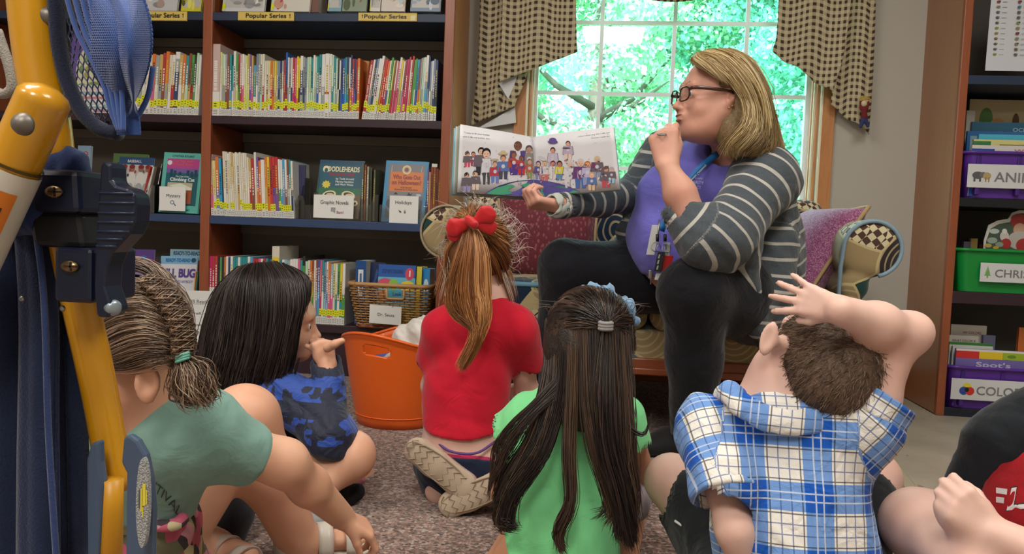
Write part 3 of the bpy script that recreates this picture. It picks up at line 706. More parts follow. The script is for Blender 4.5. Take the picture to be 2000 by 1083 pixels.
def make_book(x0, x1, z, h, depth, cols, lean=0., star=None, lab=.03, Y=BF + .012, label='', group=None, title=None, name='book', turn=0., edge=None):
    """an upright book seen from its spine: boards and spine in one mesh; pages, call number label and star sticker as parts"""
    t = x1 - x0; root = MB(); cs = [lin(KEY.get(c, c)) for c in cols]; side = cs[0]
    bt = min(.0018, t * .25)
    root.box((0, 0.001, 0), (bt, depth, h), side).box((t - bt, .001, 0), (t, depth, h), side)
    n = len(cs); zz = np.linspace(h, 0, n + 1) if n < 3 else np.array([h] + sorted([h * rnd.uniform(.3, .9) for _ in range(n - 1)], reverse=True) + [0])
    for i in range(n): root.box((bt * .3, -.0008, zz[i + 1]), (t - bt * .3, bt, zz[i]), cs[i])
    if t > .007 and not title:     # a block of title marks along the spine
        tc = lin(rnd.choice(['#e9e6dc', '#e9e6dc', '#2b2b33', '#c9b03a'])); z0 = h * rnd.uniform(.35, .45); z1 = h * rnd.uniform(.7, .88); zz_ = z0
        while zz_ < z1:
            l_ = rnd.uniform(.004, .009); root.box((t * .3, -.0011, zz_), (t * .68, -.0007, zz_ + l_), tc); zz_ += l_ + rnd.uniform(.0012, .005)
    o = root.obj(name, M_cover, None); o.location = (x0, Y, z); o.rotation_euler = (0, lean, turn)
    props(o, label, 'book', group)
    if title:
        b = MB(); put_text(b, title, (t * .74, -.0012, h * .30), (0, 0, 1), (-1, 0, 0), t * .5, h * .62, '#efe9dd', bold=.05); c = b.obj('title_lettering', M_print, None); c.parent = o
    c = MB().box((bt, bt, .002), (t - bt, depth - .002, h - .002)).obj('pages', M_page); c.parent = o
    if lab: c = MB().box((.0002, -.0013, .001), (t - .0002, -.0008, lab)).obj('call_number_label', M_lbl); c.parent = o
    if lab and t > .005:
        b = MB()
        for k in range(3): b.box((t * .25, -.0016, lab * (.25 + .22 * k)), (t * .75, -.0012, lab * (.33 + .22 * k)), '#55555a')
        c = b.obj('call_number_print', M_print); c.parent = o
    if star:
        c = MB().box((.0001, -.0015, star), (t - .0001, -.001, star + .026)).obj('star_sticker', M_yel); c.parent = o
        b = MB()
        for zz_ in (.008, .018):
            st = [(t * .5 + (t * .3 if k % 2 == 0 else t * .13) * math.cos(math.pi / 2 + k * math.pi / 5), star + zz_ + (.0036 if k % 2 == 0 else .0016) * math.sin(math.pi / 2 + k * math.pi / 5)) for k in range(10)]
            b.add([(x, -.0019, z_) for x, z_ in st], [tuple(range(10))], '#26281f')
        c = b.obj('star_print', M_print); c.parent = o
    return o
def zrow(spec, zi, x_end, conv, where, group, ymap, lean_default=0., star=(.030, .040), depth=(.20, .25), z=None):
    """spec: (x, top_y, colours, lean, title); x / y in a crop's own px converted by conv"""
    zb = SH[zi] if z is None else z
    for i, e in enumerate(spec):
        x, ty, cols = e[:3]; lean = e[3] if len(e) > 3 else lean_default; title = e[4] if len(e) > 4 else None
        xn = spec[i + 1][0] if i + 1 < len(spec) else x_end
        if cols is None: continue
        a, c = conv(x), conv(xn); yy = ymap(ty); hh = P(a, yy, BF + .012)[2] - zb; yb = 541 - 0
        X0 = P(a, ymap(ty) + 60, BF + .012)[0]; X1 = P(c, ymap(ty) + 60, BF + .012)[0] - .0004
        cl_ = cols.split('/'); tname = CN[KEY[cl_[0]]] if cl_[0] in KEY else 'coloured'
        mid = hh * .5
        st = None if rnd.random() < .12 else rnd.uniform(*star) + (.015 if rnd.random() < .15 else 0)
        nm = 'thin' if X1 - X0 < .012 else 'thick'
        extra = (' with %s base' % CN[KEY[cl_[1]]]) if len(cl_) > 1 and cl_[1] in KEY and cl_[1] != cl_[0] else ''
        lb = '%s %s book%s, %s in %s' % (nm, tname, extra, ORD(i + 1), where)
        make_book(X0 - math.tan(lean) * mid, X1 - math.tan(lean) * mid, zb + (abs(math.sin(lean)) * (X1 - X0) if lean else 0) * .0 + .0006, hh, rnd.uniform(*depth), cl_, lean, st, rnd.uniform(.026, .034), label=lb, group=group, title=title)
rowA = [(135, 345, 'pg/pg/wh'), (200, 410, 'py/wh'), (214, 420, 'mi/gy'), (228, 428, 'wh/gy'), (240, 424, 'gy/br'), (255, 430, 'br/br'), (272, 425, 'te/sb'), (290, 515, 'te/wh'), (303, 400, 'wh/pg'), (322, 428, 'gn/li'), (340, 425, 're/gn'), (354, 428, 'pg/re'), (370, 424, 'wh/pk'),
    (386, 432, 'cr/py'), (398, 436, 'li/py'), (412, 424, 'ta/li'), (428, 428, 'pu/pu'), (444, 436, 'ta/pk'), (458, 512, 'sb/te/wh'), (480, 424, 'gb/wh'), (496, 422, 'gy/gb'), (512, 426, 'cr/mi'), (528, 424, 'cr/re'),
    (545, 476, 'cr/cr/wh'), (560, 476, 'cr/ta'), (576, 476, 'py/wh'), (590, 474, 'or/re'), (606, 478, 'ta/or'), (622, 478, 'ye/ta'), (638, 478, 'gy/gy'), (652, 478, 'gb/na'), (666, 478, 'na/gb'), (680, 476, 'gy/wh'), (694, 470, 're/br'), (710, 412, 'bl/re'), (726, 450, 'wh/gy'), (738, 458, 'gy/wh'), (752, 452, 'wh/na'),
    (764, 450, 're/ma'), (780, 456, 'pk/ma'), (796, 442, 'ye/ye/or'), (812, 456, 'ye/bk'), (824, 438, 'wh/na/gy'), (846, 448, 'gy/na'), (862, 456, 'gb/gy'), (876, 448, 'mi/wh'), (892, 446, 'mi/mi'), (908, 456, 'te/mi'), (924, 432, 'wh/mi'), (940, 448, 'mi/gy'), (954, 440, 'te/bl'), (970, 428, 'te/te/wh'),
    (992, 426, 'wh/gy'), (1018, 420, 'wh/re/wh'), (1052, 424, 'wh/wh'), (1070, 430, 'mi/te'), (1086, 452, 'te/mi'), (1102, 458, 'mi/gy'), (1116, 470, 'bk/wh'), (1128, 474, 'wh/bk'), (1140, 458, 'na/bl'), (1156, 460, 'bl/bl'), (1172, 450, 'te/sb'), (1188, 446, 'na/te'), (1204, 452, 'wh/br'), (1216, 432, 'na/or'), (1230, 462, 're/pk'), (1244, 460, 'na/pu'), (1258, 464, 're/na'), (1270, 458, 'or/ta/or')]
zrow(rowA, 1, 1290, lambda x: 380 + x / 4, 'the upper right bay row', 'picture books standing on the upper spine row', lambda y: y / 4)
LN = .135
rowA2 = [(1342, 466, 're/re', LN, 'THE HOT DOG MAN'), (1366, 462, 'wh/gy', LN), (1380, 458, 'na/gb', LN), (1394, 456, 'gb/na', LN), (1410, 452, 'wh/cr', LN), (1432, 432, 'wh/cr', .13), (1452, 462, 're/or', .13), (1466, 464, 'rr/re', .12), (1482, 474, 'or/re', .12), (1498, 470, 'wh/bl', .12), (1512, 448, 'gn/li', .11), (1528, 470, 'li/gn', .11),
    (1540, 468, 'br/re', .10), (1554, 472, 'cr/pk', .10), (1566, 478, 'pk/re', .10), (1580, 446, 'wh/pk', .10), (1596, 468, 'ye/ta', .09), (1610, 476, 'wh/gy', .09), (1624, 466, 'br/pk', .08), (1640, 462, 'ma/re', .08), (1656, 444, 're/ma', .08), (1670, 468, 'wh/pg', .07), (1682, 438, 're/or', .07), (1698, 466, 'gn/gn', .07), (1712, 458, 'gn/mi', .06), (1726, 466, 'bb/bl', .06),
    (1742, 460, 'br/or', .06), (1756, 454, 'gy/ta', .05), (1770, 450, 'mi/gy', .05), (1784, 448, 'wh/mi', .04), (1798, 432, 'wh/bl/sb', .04), (1818, 442, 'na/gb', .03), (1832, 480, 'gb/wh', .03), (1846, 476, 'wh/gy', .02), (1860, 462, 'gb/na', .02), (1876, 470, 'na/bk', .01)]
zrow(rowA2, 1, 1896, lambda x: 380 + x / 4, 'the leaning upper run', 'picture books leaning on the upper spine row', lambda y: y / 4)
cv = lambda x: 400 + x * .26771; cy = lambda y: 270 + y * .26771
rowB = [(40, 118, 'pg/pk'), (60, 165, 'py/cr'), (82, 140, 'or/pu/gb'), (106, 148, 'bb/bb'), (126, 150, 'bk/bk'), (136, 98, 'cr/wh'), (154, 100, 'cr/cr'), (170, 112, 'wh/cr'), (184, 102, 'cr/wh'), (198, 106, 'ta/cr'), (212, 112, 'cr/cr'), (226, 104, 'wh/cr'), (240, 112, 'cr/ta'), (254, 104, 'cr/wh'), (268, 112, 'cr/cr'), (282, 108, 'wh/cr'), (296, 110, 'cr/cr'), (312, 140, 'cr/wh'),
    (326, 148, 'ta/re'), (342, 150, 're/br'), (364, 104, 'wh/cr'), (380, 140, 'pu/or'), (396, 165, 'or/or'), (412, 158, 'wh/wh'), (440, 140, 'or/ta'), (458, 138, 'ye/or'), (476, 138, 're/rr'), (496, 140, 'rr/pu'), (514, 138, 're/pu'), (538, 155, 'wh/gn'), (554, 160, 'wh/sb'), (570, 152, 'sb/gb'), (586, 158, 'wh/br'), (602, 154, 'br/gy'), (616, 158, 'te/wh'), (630, 168, 'wh/na')]
rowB = [(x, y, c, -.055) for x, y, c in rowB]
zrow(rowB, 2, 645, cv, 'the middle shelf row', 'paperbacks standing on the middle shelf', cy, star=(.028, .034), depth=(.17, .2))
rowC = [(12, 860, 're/pk/wh'), (34, 862, 'ma/wh'), (52, 862, 're/wh'), (72, 862, 're/pk'), (92, 868, 'bk/te'), (108, 870, 'gn/te'), (122, 872, 'bk/wh'), (138, 868, 'or/te'), (152, 864, 'wh/na'), (168, 872, 'na/te'), (184, 864, 'wh/gb'), (202, 866, 'te/wh'), (220, 870, 'te/te'), (238, 870, 'wh/te'), (256, 868, 'te/gn'), (274, 870, 'te/na'), (292, 868, 'te/te'), (310, 866, 'wh/re'), (328, 870, 'sb/te'), (348, 880, 're/na'), (366, 882, 're/wh'), (386, 880, 'pk/wh'), (404, 882, 'wh/te'), (422, 878, 're/re'), (440, 880, 'te/wh'), (458, 884, 'na/wh'), (474, 886, 'te/re'),
    (488, 790, 'cr/ye/wh'), (542, 890, 'te/na'), (560, 888, 'wh/te'), (578, 888, 'pb/wh'), (598, 892, 'gy/te'), (618, 886, 'wh/cr'), (640, 884, 'wh/pk'), (658, 884, 'wh/cr'), (676, 882, 'pk/wh'), (694, 890, 'te/wh'), (710, 862, 'bk/gn/wh'), (730, 900, 'mi/wh'), (748, 894, 'cr/gy'), (764, 896, 'or/ta'), (780, 896, 'br/gn'), (794, 894, 'wh/cr'), (808, 892, 'br/gb'), (822, 890, 'bl/sb'), (838, 892, 'pk/ma'), (852, 892, 'te/wh'), (868, 906, 'gb/pb'), (884, 902, 'wh/pb'), (898, 912, 'or/pk'), (916, 920, 'pb/pk'), (934, 915, 'py/cr'), (950, 918, 'wh/te'), (966, 920, 'gn/wh'), (984, 918, 'ye/gn/te'), (1002, 916, 'wh/gn')]
zrow(rowC, 3, 1022, cv, 'the lowest shelf row', 'picture books standing on the lowest shelf', cy, star=(.034, .040), depth=(.2, .24))
lv = lambda x: x * .36936
rowL = [(770, 290, 'cr/wh'), (800, 285, 'or/pk'), (818, 292, 'gy/cr'), (838, 288, 'ta/gy'), (856, 280, 're/br'), (872, 272, 'or/gy'), (890, 290, 'cr/wh'), (905, 290, 'wh/re'), (922, 274, 'wh/gy/na'), (945, 290, 'ta/wh'), (962, 288, 'or/ta'), (978, 294, 'te/mi'), (994, 282, 'br/ta'), (1008, 290, 'gn/re'), (1022, 296, 'bk/gn'), (1034, 280, 'mi/wh'), (1046, 290, 'wh/cr')]
rowL = [(770 - 18 * k, 286 + rnd.randint(0, 12), rnd.choice(['cr/wh', 'or/wh', 'gy/cr', 're/wh', 'ta/gy', 'mi/te', 'wh/na'])) for k in range(5, 0, -1)] + rowL
zrow([(x, y, c, .05) for x, y, c in rowL], 1, 1058, lv, 'the left bay row', 'picture books in the left bay', lambda y: y * .36936)
# big flat books pushed behind / between
def face_book(pts, Y, Yb, th, cov, label, name='book', art=None, cat='book', group=None, tilt=0.):
    """face-out book: lower-left, lower-right, upper-left picture px; the lower edge lies on plane Y and the top on plane Yb"""
    ll, lr, ul = P(*pts[0], Y), P(*pts[1], Y), P(*pts[2], Yb)
    u = nrm(lr - ll); w_ = np.linalg.norm(lr - ll); v = ul - ll; v = v - u * (v @ u); h = np.linalg.norm(v); v = nrm(v); n = np.cross(u, v)
    b = MB(); c = lin(cov)
    R = np.stack([u, v, n], 1)
    b.box((0, 0, -.0015), (w_, h, 0), c, R=R, c0=ll).box((0, 0, -th), (w_, h, -th + .0015), c, R=R, c0=ll).box((0, 0, -th), (.0015, h, 0), c, R=R, c0=ll)
    o = b.obj(name, M_cover, None, loc=ll); props(o, label, cat, group)
    MB().box((.0015, .002, -th + .0015), (w_ - .002, h - .002, -.0015), R=R, c0=ll).obj('pages', M_page, o)
    cd = Card(ll, u, v, w_, h)
    if art: art(cd); cd.obj('cover_print', o)
    return o
# ---------------------------------------------------------------- shelf signs
def sign_strip(x0, x1, y0, y1, text, label, tape=None):
    Y = BF - .001; a, c, d = P(x0, y1, Y), P(x1, y1 + (x1 - x0) * .01, Y), P(x0, y0, Y)
    w_, h = c[0] - a[0], d[2] - a[2]; o = MB().box((a[0], Y - .0012, a[2]), (a[0] + w_, Y + .0045, a[2] + h)).obj('shelf_sign', flat('yellow_card', '#d9bf62', .5), None, loc=a)
    props(o, label, 'sign', 'yellow shelf signs'); cd = Card((a[0], Y - .0014, a[2]), (1, 0, 0), (0, 0, 1), w_, h)
    cd.rect(0, 0, 1, .045, '#8a7430').rect(0, .955, 1, 1, '#8a7430')
    cd.text(text, .5 if not tape else .46, .3, .46, '#2a2418', w=.72, bold=.09)
    for x in (.93,) if not tape else (.07,):
        cd.rect(x - .006, .3, x + .006, .62, '#5a4c20').poly([(x - .02, .6), (x + .02, .6), (x, .8)], '#5a4c20')
    if tape: cd.poly([(.89, .1), (.97, .12), (.99, .7), (.90, .66)], '#ded4a6')
    cd.obj('lettering', o)
sign_strip(465, 574, 22.5, 40, 'Popular Series', 'yellow Popular Series strip centred on the top shelf edge beside the middle post')
sign_strip(700, 814, 24.5, 41, 'Popular Series', 'yellow Popular Series strip with clear tape, nearest the window on the top shelf', tape=1)
sign_strip(262, 365, 21, 40, 'Popular Series', 'yellow Popular Series strip in the left bay, beside the blue mesh bag')
sign_strip(20, 118, 18, 36, 'Popular Series', 'yellow Popular Series strip mostly hidden behind the yellow stroller tube')
# ---------------------------------------------------------------- face-out books, top shelf
def art_scene(cols, seed, title=None, tcol='#303038', sticker=False, border=None, ty=.8):
    def f(cd):
        r = random.Random(seed); cd.rect(.0, 0, 1, 1, cols[0])
        if border: cd.rect(.05, .05, .95, .95, border)
        for k in range(22):
            c = r.choice(cols[1:]); x, y = r.uniform(.1, .9), r.uniform(.06, .78); a, b_ = r.uniform(.03, .16), r.uniform(.02, .10)
            cd.ell(x, y, min(a, x - .01, .99 - x), min(b_, y - .01, .99 - y), c)
        for k in range(10):
            x, y = r.uniform(.12, .8), r.uniform(.08, .7); cd.poly([(x, y), (x + .08, y + .02), (x + .05, y + .1)], r.choice(cols[1:]))
        if sticker: cd.rect(.0, .0, .07, .99, '#c9cfc8'); cd.rect(.0, .02, .07, .10, '#dfe321')
        if title: cd.text(title, .5, ty, .08, tcol, w=.7)
    return f
top = [(434, 516, 'white cover book with grey pencil sketch', ['#cfcfcf', '#9a9a9c', '#b4b4b6', '#e6e6e6', '#8a8a8c'], 3, 1), (529, 604, 'white cover book with orange and pink drawing', ['#d8d4c8', '#d07a52', '#c99a86', '#b44a5a', '#8a9a6a'], 4, 1),
       (640, 666, 'narrow blue and white fronted book', ['#7fa6b8', '#d6d6d2', '#a0b4bc'], 5, 1), (668, 715, 'book with brown and green creature drawing', ['#8d9a86', '#7a4a30', '#94603c', '#55614a', '#c08a4a'], 6, 0),
       (722, 742, 'narrow white fronted book', ['#dedad2', '#b9b9b0', '#8f8f93'], 7, 1), (744, 790, 'pale book with beige and blue drawing', ['#d8cfc8', '#c9a896', '#b8c8d8', '#e3d9cf'], 8, 0), (801, 860, 'white and slate cover book with a ship drawing', ['#7c8ea4', '#5d6d84', '#98a8ba', '#c4ccd6'], 9, 0),
       (267, 345, 'grey and white sketched cover book in the left bay', ['#c9c9cb', '#8e8e92', '#b09a90', '#e2e2e4'], 10, 0), (353, 392, 'yellow cover book beside the middle post', ['#d9d03a', '#c9bc2a', '#5a5a3a', '#e8e070'], 11, 0), (20, 96, 'blue and white cover book behind the stroller', ['#5a7a9c', '#c4ccd0', '#8ea0b0'], 12, 0)]
for i, (x0, x1, nm, cols, sd_, st) in enumerate(top):
    face_book([(x0, 22), (x1, 22 + (x1 - x0) * .01), (x0 + 3, -120)], BF + .06, BF + .12, .012, cols[0], nm + ', face out on the top shelf', art=art_scene(cols, sd_, sticker=st, border=None if i % 2 else '#c3c0ba'), group='face-out books on the top shelf')
o = face_book([(606, 24), (622, 24), (606, -70)], BF + .08, BF + .09, .1, '#7a5248', 'brown spined book standing between face-out books on the top shelf')
# books on row A showing covers
face_book([(700, 228), (712, 229), (704, 118)], BF + .10, BF + .10, .012, '#c47a35', 'orange fronted book half hidden at the end of the straight spine row')
# purple picture-chart books behind the mesh bag
def art_purple(cd):
    cd.rect(0, 0, 1, 1, '#6a4f9c').ell(.5, .48, .40, .34, '#d8d8b8')
    r = random.Random(4)
    for k in range(26): cd.ell(.5 + r.uniform(-.3, .3), .48 + r.uniform(-.24, .24), r.uniform(.03, .09), r.uniform(.02, .05), r.choice(['#7a9a55', '#a8a05a', '#5b9aa6', '#b9b48a', '#c9883a', '#6a5a3a']))
    cd.ell(.2, .8, .05, .04, '#b8404a')
def art_rows(cd):
    cd.rect(0, 0, 1, 1, '#c9d0cf')
    for k, c in enumerate(['#c58a96', '#7fa6ac', '#d8d4cc', '#c9848e', '#9cb4b8', '#d9c9c9']): cd.rect(.04, .06 + k * .15, .96, .17 + k * .15, c)
    for k in range(30): cd.ell(.08 + (k % 6) * .165, .11 + (k // 6) * .17, .05, .035, '#e4e4e2')
face_book([(134, 221), (236, 222), (136, 52)], BF + .07, BF + .10, .01, '#6a4f9c', 'purple cover book with a pale round picture, seen through the blue mesh bag', art=art_purple)
face_book([(150, 222), (232, 223), (151, 166)], BF + .045, BF + .05, .008, '#c9d0cf', 'low pink and pale blue striped card standing before the purple book', art=art_rows, cat='card', name='card')
# ---------------------------------------------------------------- acrylic holders + face-out books on the blue shelf
def acrylic(x0, x1, ytop, ybot, zi, label, depth=.12, Y=BF + .03, high=True):
    a, c = P(x0, ybot, Y)[0], P(x1, ybot, Y)[0]; zb = SH[zi] + .001; h = P(x0, ytop, Y)[2] - zb; t = .003; root = thing('acrylic_holder', ((a + c) / 2, Y, zb), label, 'book holder', 'clear acrylic book holders')
    fh = h * .55
    front = [(0, 0), (c - a, 0), (c - a, fh), (c - a - .02, fh), (c - a - .035, fh * .62), (.035, fh * .62), (.02, fh), (0, fh)]
    MB().prism(front, (a, Y, zb), (1, 0, 0), (0, 0, 1), (0, 1, 0), t).obj('front_panel', M_acryl, root, bevel=.0012)
    sidep = [(0, 0), (depth, 0), (depth, h), (depth * .45, h), (depth * .22, fh * 1.05), (0, fh)]
    for x in (a, c - t): MB().prism(sidep, (x, Y + t, zb), (0, 1, 0), (0, 0, 1), (1, 0, 0), t).obj('side_panel', M_acryl, root, bevel=.0012)
    MB().box((a, Y + t, zb), (c, Y + depth, zb + t)).obj('bottom_panel', M_acryl, root); return root
def card_sign(x0, x1, y0, y1, Y, label, drawf, Yb=None):
    ll, lr, ul = P(x0, y1, Y), P(x1, y1 + (x1 - x0) * .035, Y), P(x0, y0, Yb or Y); w_ = lr[0] - ll[0]; h = ul[2] - ll[2]
    lr = ll + np.array([w_, 0, 0]); u = np.array([1., 0, 0]); v = nrm(ul - ll - u * (ul - ll)[0]); n = np.cross(u, v)
    o = MB().prism([(0, 0), (w_, 0), (w_, h), (0, h)], ll, u, v, n, .0015).obj('card_sign', M_white, None, loc=ll); props(o, label, 'sign')
    cd = Card(ll + n * .0016, u, v, w_, h); drawf(cd); cd.obj('lettering', o); return o
Yh = BF + .03
acrylic(580, 656, 345, 430, 2, 'clear acrylic holder behind the Graphic Novels card', .14)
def art_noodle(cd):
    cd.rect(0, 0, 1, 1, '#20596b').rect(0, 0, 1, .52, '#2e6a4e').rect(0, 0, 1, .40, '#6b5540').rect(0, .93, 1, 1, '#214a66')
    cd.text('NOODLEHEADS', .50, .80, .085, '#e6dfb8', w=.80, bold=.06).ell(.16, .84, .075, .06, '#e6dfb8').ell(.16, .82, .04, .04, '#20596b')
    cd.text('FIND SOMETHING', .52, .725, .05, '#a3272d', w=.56, bold=.06)
    for k, t in enumerate(('by Tedd Arnold', 'Martha Hamilton', 'and Mitch Weiss')): cd.text(t, .60, .66 - .05 * k, .034, '#dfe3df', w=.40)
    pts = [(.2 + (.105 if k % 2 else .075) * math.cos(k * math.pi / 9), .57 + (.075 if k % 2 else .05) * math.sin(k * math.pi / 9)) for k in range(18)]; cd.poly(pts, '#d7c84e')
    for x in (.29, .72): cd.ell(x, .39, .155, .075, '#ded5ae', .15 if x < .5 else -.15).ell(x, .40, .11, .045, '#4a3b30', .15 if x < .5 else -.15).ell(x + .02, .39, .085, .034, '#cfc49a', 0)
    for x in (.15, .32, .68, .88): cd.ell(x, .26, .07, .05, '#ded5ae').ell(x + .01, .26, .02, .02, '#2a2a2a')
    cd.ell(.48, .27, .12, .05, '#2b4a7c')
face_book([(612, 424), (700, 428), (622, 312)], Yh + .012, Yh + .075, .01, '#1d5064', 'Noodleheads book with teal and brown cover, in the Graphic Novels holder', art=art_noodle)
for k, (x, c) in enumerate(((704, '#6b6a5c'), (709, '#8a4a3c'), (714, '#9aa08c'), (720, '#4e4c3e'), (727, '#5d6450'))):
    make_book(P(x, 420, BF + .05)[0], P(x, 420, BF + .05)[0] + .008, SH[2] + .004, .235 - .006 * k, .15, [c, c], label='dull thin book, %s behind the Noodleheads book' % ORD(k + 1), star=None, lab=None, Y=BF + .055)
acrylic(612, 738, 333, 432, 2, 'wide clear acrylic holder carrying the Noodleheads book', .13)
def s_gn(cd):
    cd.text('Graphic Novels', .52, .60, .16, '#3a3a3c', w=.70, bold=.03).rect(.44, .28, .55, .46, '#8a8a92').poly([(.50, .28), (.54, .28), (.55, .2)], '#8a8a92').text('Bam!', .67, .20, .12, '#9b3a4a', w=.17, bold=.03)
    for k in range(3): cd.rect(.455, .31 + k * .045, .535, .325 + k * .045, '#d8d8dc')
card_sign(612, 690, 380, 425, Yh - .003, 'white Graphic Novels card clipped to the holder front', s_gn, Yh - .002)
def art_hall(cd):
    cd.rect(0, 0, 1, 1, '#2b86b4').rect(.08, .07, .93, .95, '#77767c').rect(.13, .50, .90, .82, '#cf7430')
    cd.text('Who Goes Out', .51, .70, .068, '#8a2a1d', w=.64, bold=.09).text('on Halloween?', .51, .61, .068, '#8a2a1d', w=.68, bold=.09).text('by Sue Alexander', .52, .555, .024, '#4a2a1a', w=.26).text('Illustrated by G. Brian Karas', .52, .52, .024, '#4a2a1a', w=.54)
    cd.ell(.5, .855, .105, .075, '#d9c9a8').ell(.5, .855, .075, .052, '#caa23a').ell(.5, .855, .045, .034, '#3a4a8c').ell(.5, .855, .02, .016, '#b33a2a')
    cd.poly([(.24, .45), (.34, .45), (.29, .49)], '#25252b').poly([(.55, .44), (.60, .49), (.62, .46), (.68, .48), (.64, .44)], '#25252b').ell(.82, .45, .06, .02, '#b8b8bc')
    cd.rect(.08, .07, .93, .42, '#5f6a72').ell(.2, .3, .12, .08, '#3e4a55').ell(.75, .28, .15, .1, '#8a9496').ell(.5, .2, .2, .09, '#44505a')
    for x in (.15, .85): cd.rect(x - .004, .82, x + .004, .92, '#d9d9cf')
face_book([(744, 433), (828, 437), (744, 313)], Yh + .012, Yh + .06, .012, '#2b86b4', 'blue framed Who Goes Out on Halloween book behind the Holidays card', art=art_hall)
acrylic(740, 833, 372, 437, 2, 'clear acrylic holder carrying the Halloween book', .12)
for k, (x, c, h) in enumerate(((831, '#7b5a86', .21), (834.5, '#c08a6a', .2), (838, '#8a4a34', .22), (843, '#94553a', .22), (848, '#7d4330', .215), (853, '#8d5038', .21))):
    a = P(x, 420, BF + .03)[0]; make_book(a, a + .0075 if k < 2 else a + .010, SH[2] + .001, h * 1.05, .2, [c, c], label='russet spined book, %s between the Halloween book and the end post' % ORD(k + 1), star=None, lab=None, Y=BF + .04)
a = P(839, 420, BF + .03)[0]; o = MB().box((a, BF + .045, SH[2] + .232), (a + .022, BF + .05, SH[2] + .246)).obj('card_sign', M_white, None, loc=(a, BF + .045, SH[2] + .232)); props(o, 'small white tag on the russet spined books by the end post', 'sign')
def s_hol(cd): cd.text('Holidays', .48, .70, .12, '#3a3a3c', w=.56, bold=.03).poly([(.30, .50), (.38, .46), (.42, .38), (.36, .40)], '#7a7a3a').ell(.38, .42, .035, .03, '#3a3a30').ell(.54, .41, .035, .05, '#777').ell(.54, .47, .02, .03, '#999')
card_sign(760, 816, 382, 436, Yh - .003, 'white Holidays card in front of the Halloween book', s_hol, Yh - .002)
# clear divider at end of the middle row
acrylic(566, 583, 360, 427, 2, 'small clear acrylic book end at the end of the middle spine row', .09, Y=BF + .02)
face_book([(572, 424), (592, 425), (572, 322)], BF + .07, BF + .08, .006, '#39395c', 'dark violet fronted book leaning inside the small acrylic book end')
# left bay, blue shelf
def art_climb(cd):
    cd.rect(0, 0, 1, 1, '#5fb3a6').rect(.10, .12, .92, .90, '#1c5d6a').rect(.10, .74, .92, .90, '#b8438c').rect(.10, .66, .92, .74, '#7a5a9c')
    cd.text('CYNTHIA RYLANT', .50, .925, .034, '#12404a', w=.56, bold=.08).text('The High-Rise', .5, .845, .032, '#c9703f', w=.5).text('Private Eyes', .5, .79, .032, '#c9703f', w=.5).ell(.17, .83, .06, .04, '#d8d8e0')
    for x, h_ in ((.2, .72), (.29, .70), (.42, .68), (.62, .71), (.72, .69), (.82, .72)): cd.rect(x, .60, x + .07, h_, '#17465c')
    cd.text('The Case of the', .52, .59, .028, '#c9dadc', w=.34).text('Climbing Cat', .53, .525, .052, '#dfe9e6', w=.62, bold=.08).rect(.17, .15, .80, .50, '#b9b093').poly([(.2, .45), (.5, .49), (.78, .42), (.78, .36), (.45, .40)], '#d9ddd0').rect(.66, .15, .80, .38, '#a0583c').rect(.17, .15, .66, .25, '#8a6a58')
    cd.text('CAT', .74, .035, .03, '#12404a', w=.12)
face_book([(309, 414), (386, 418), (313, 297)], Yh + .012, Yh + .05, .012, '#5fb3a6', 'green and purple Climbing Cat mystery book behind the Mystery card', art=art_climb)
def s_mys(cd): cd.text('Mystery', .54, .56, .13, '#3a3a3c', w=.54, bold=.03).ell(.50, .35, .075, .085, '#33587c').ell(.50, .35, .05, .058, '#e6e6e2').poly([(.55, .30), (.57, .32), (.65, .22), (.62, .19)], '#33587c')
card_sign(311, 362, 364, 411, Yh - .003, 'white Mystery card with a magnifying glass drawing', s_mys, Yh - .002)
def art_base(cd):
    cd.rect(0, 0, 1, 1, '#b9b2ad').rect(0, .86, 1, 1, '#26466e').text('BASEBALL', .45, .90, .05, '#c9d2dc', w=.4)
    r = random.Random(9)
    for x in (.18, .40, .66, .86): cd.ell(x, .56, .13, .17, '#cfcfcb').ell(x, .78, .08, .06, '#8a6a58').ell(x, .82, .085, .04, '#7c2430').ell(x - .02, .42, .10, .1, '#9aa0a4').ell(x, .25, .06, .18, '#d4d0cc')
    for k in range(16): cd.ell(r.uniform(.05, .95), r.uniform(.05, .8), .03, .03, r.choice(['#a33a44', '#3a3a44', '#c97a86', '#6a5a50']))
face_book([(222, 410), (290, 413), (224, 306)], Yh + .012, Yh + .05, .01, '#26466e', 'baseball book with players on its cover beside the Sports card', art=art_base)
face_book([(212, 408), (280, 411), (208, 299)], Yh + .06, Yh + .09, .012, '#4b6a3a', 'green topped book standing behind the baseball book')
for k, (x, c) in enumerate(((272, '#b33a32'), (279, '#d8d4cc'), (285, '#5a4a44'))):
    a = P(x, 400, BF + .05)[0]; make_book(a, a + .006, SH[2] + .003, .20, .12, [c, c], lean=.22, label='%s book leaning beside the baseball book inside the holder' % ('red', 'white', 'brown')[k], star=None, lab=None, Y=BF + .05)
acrylic(216, 301, 315, 414, 2, 'clear acrylic holder carrying the baseball book', .12)
acrylic(120, 214, 312, 408, 2, 'clear acrylic holder behind the Sports card', .12)
def s_spo(cd):
    cd.text('Sports', .56, .58, .13, '#3a3a3c', w=.5, bold=.03)
    for x, y in ((.38, .30), (.46, .36), (.54, .36), (.62, .30)): cd.ell(x, y, .04, .05, '#3f8a78')
    cd.ell(.5, .22, .09, .07, '#3f8a78')
card_sign(161, 215, 357, 405, Yh - .003, 'white Sports card with green paw print, beside the stroller lever', s_spo, Yh - .002)
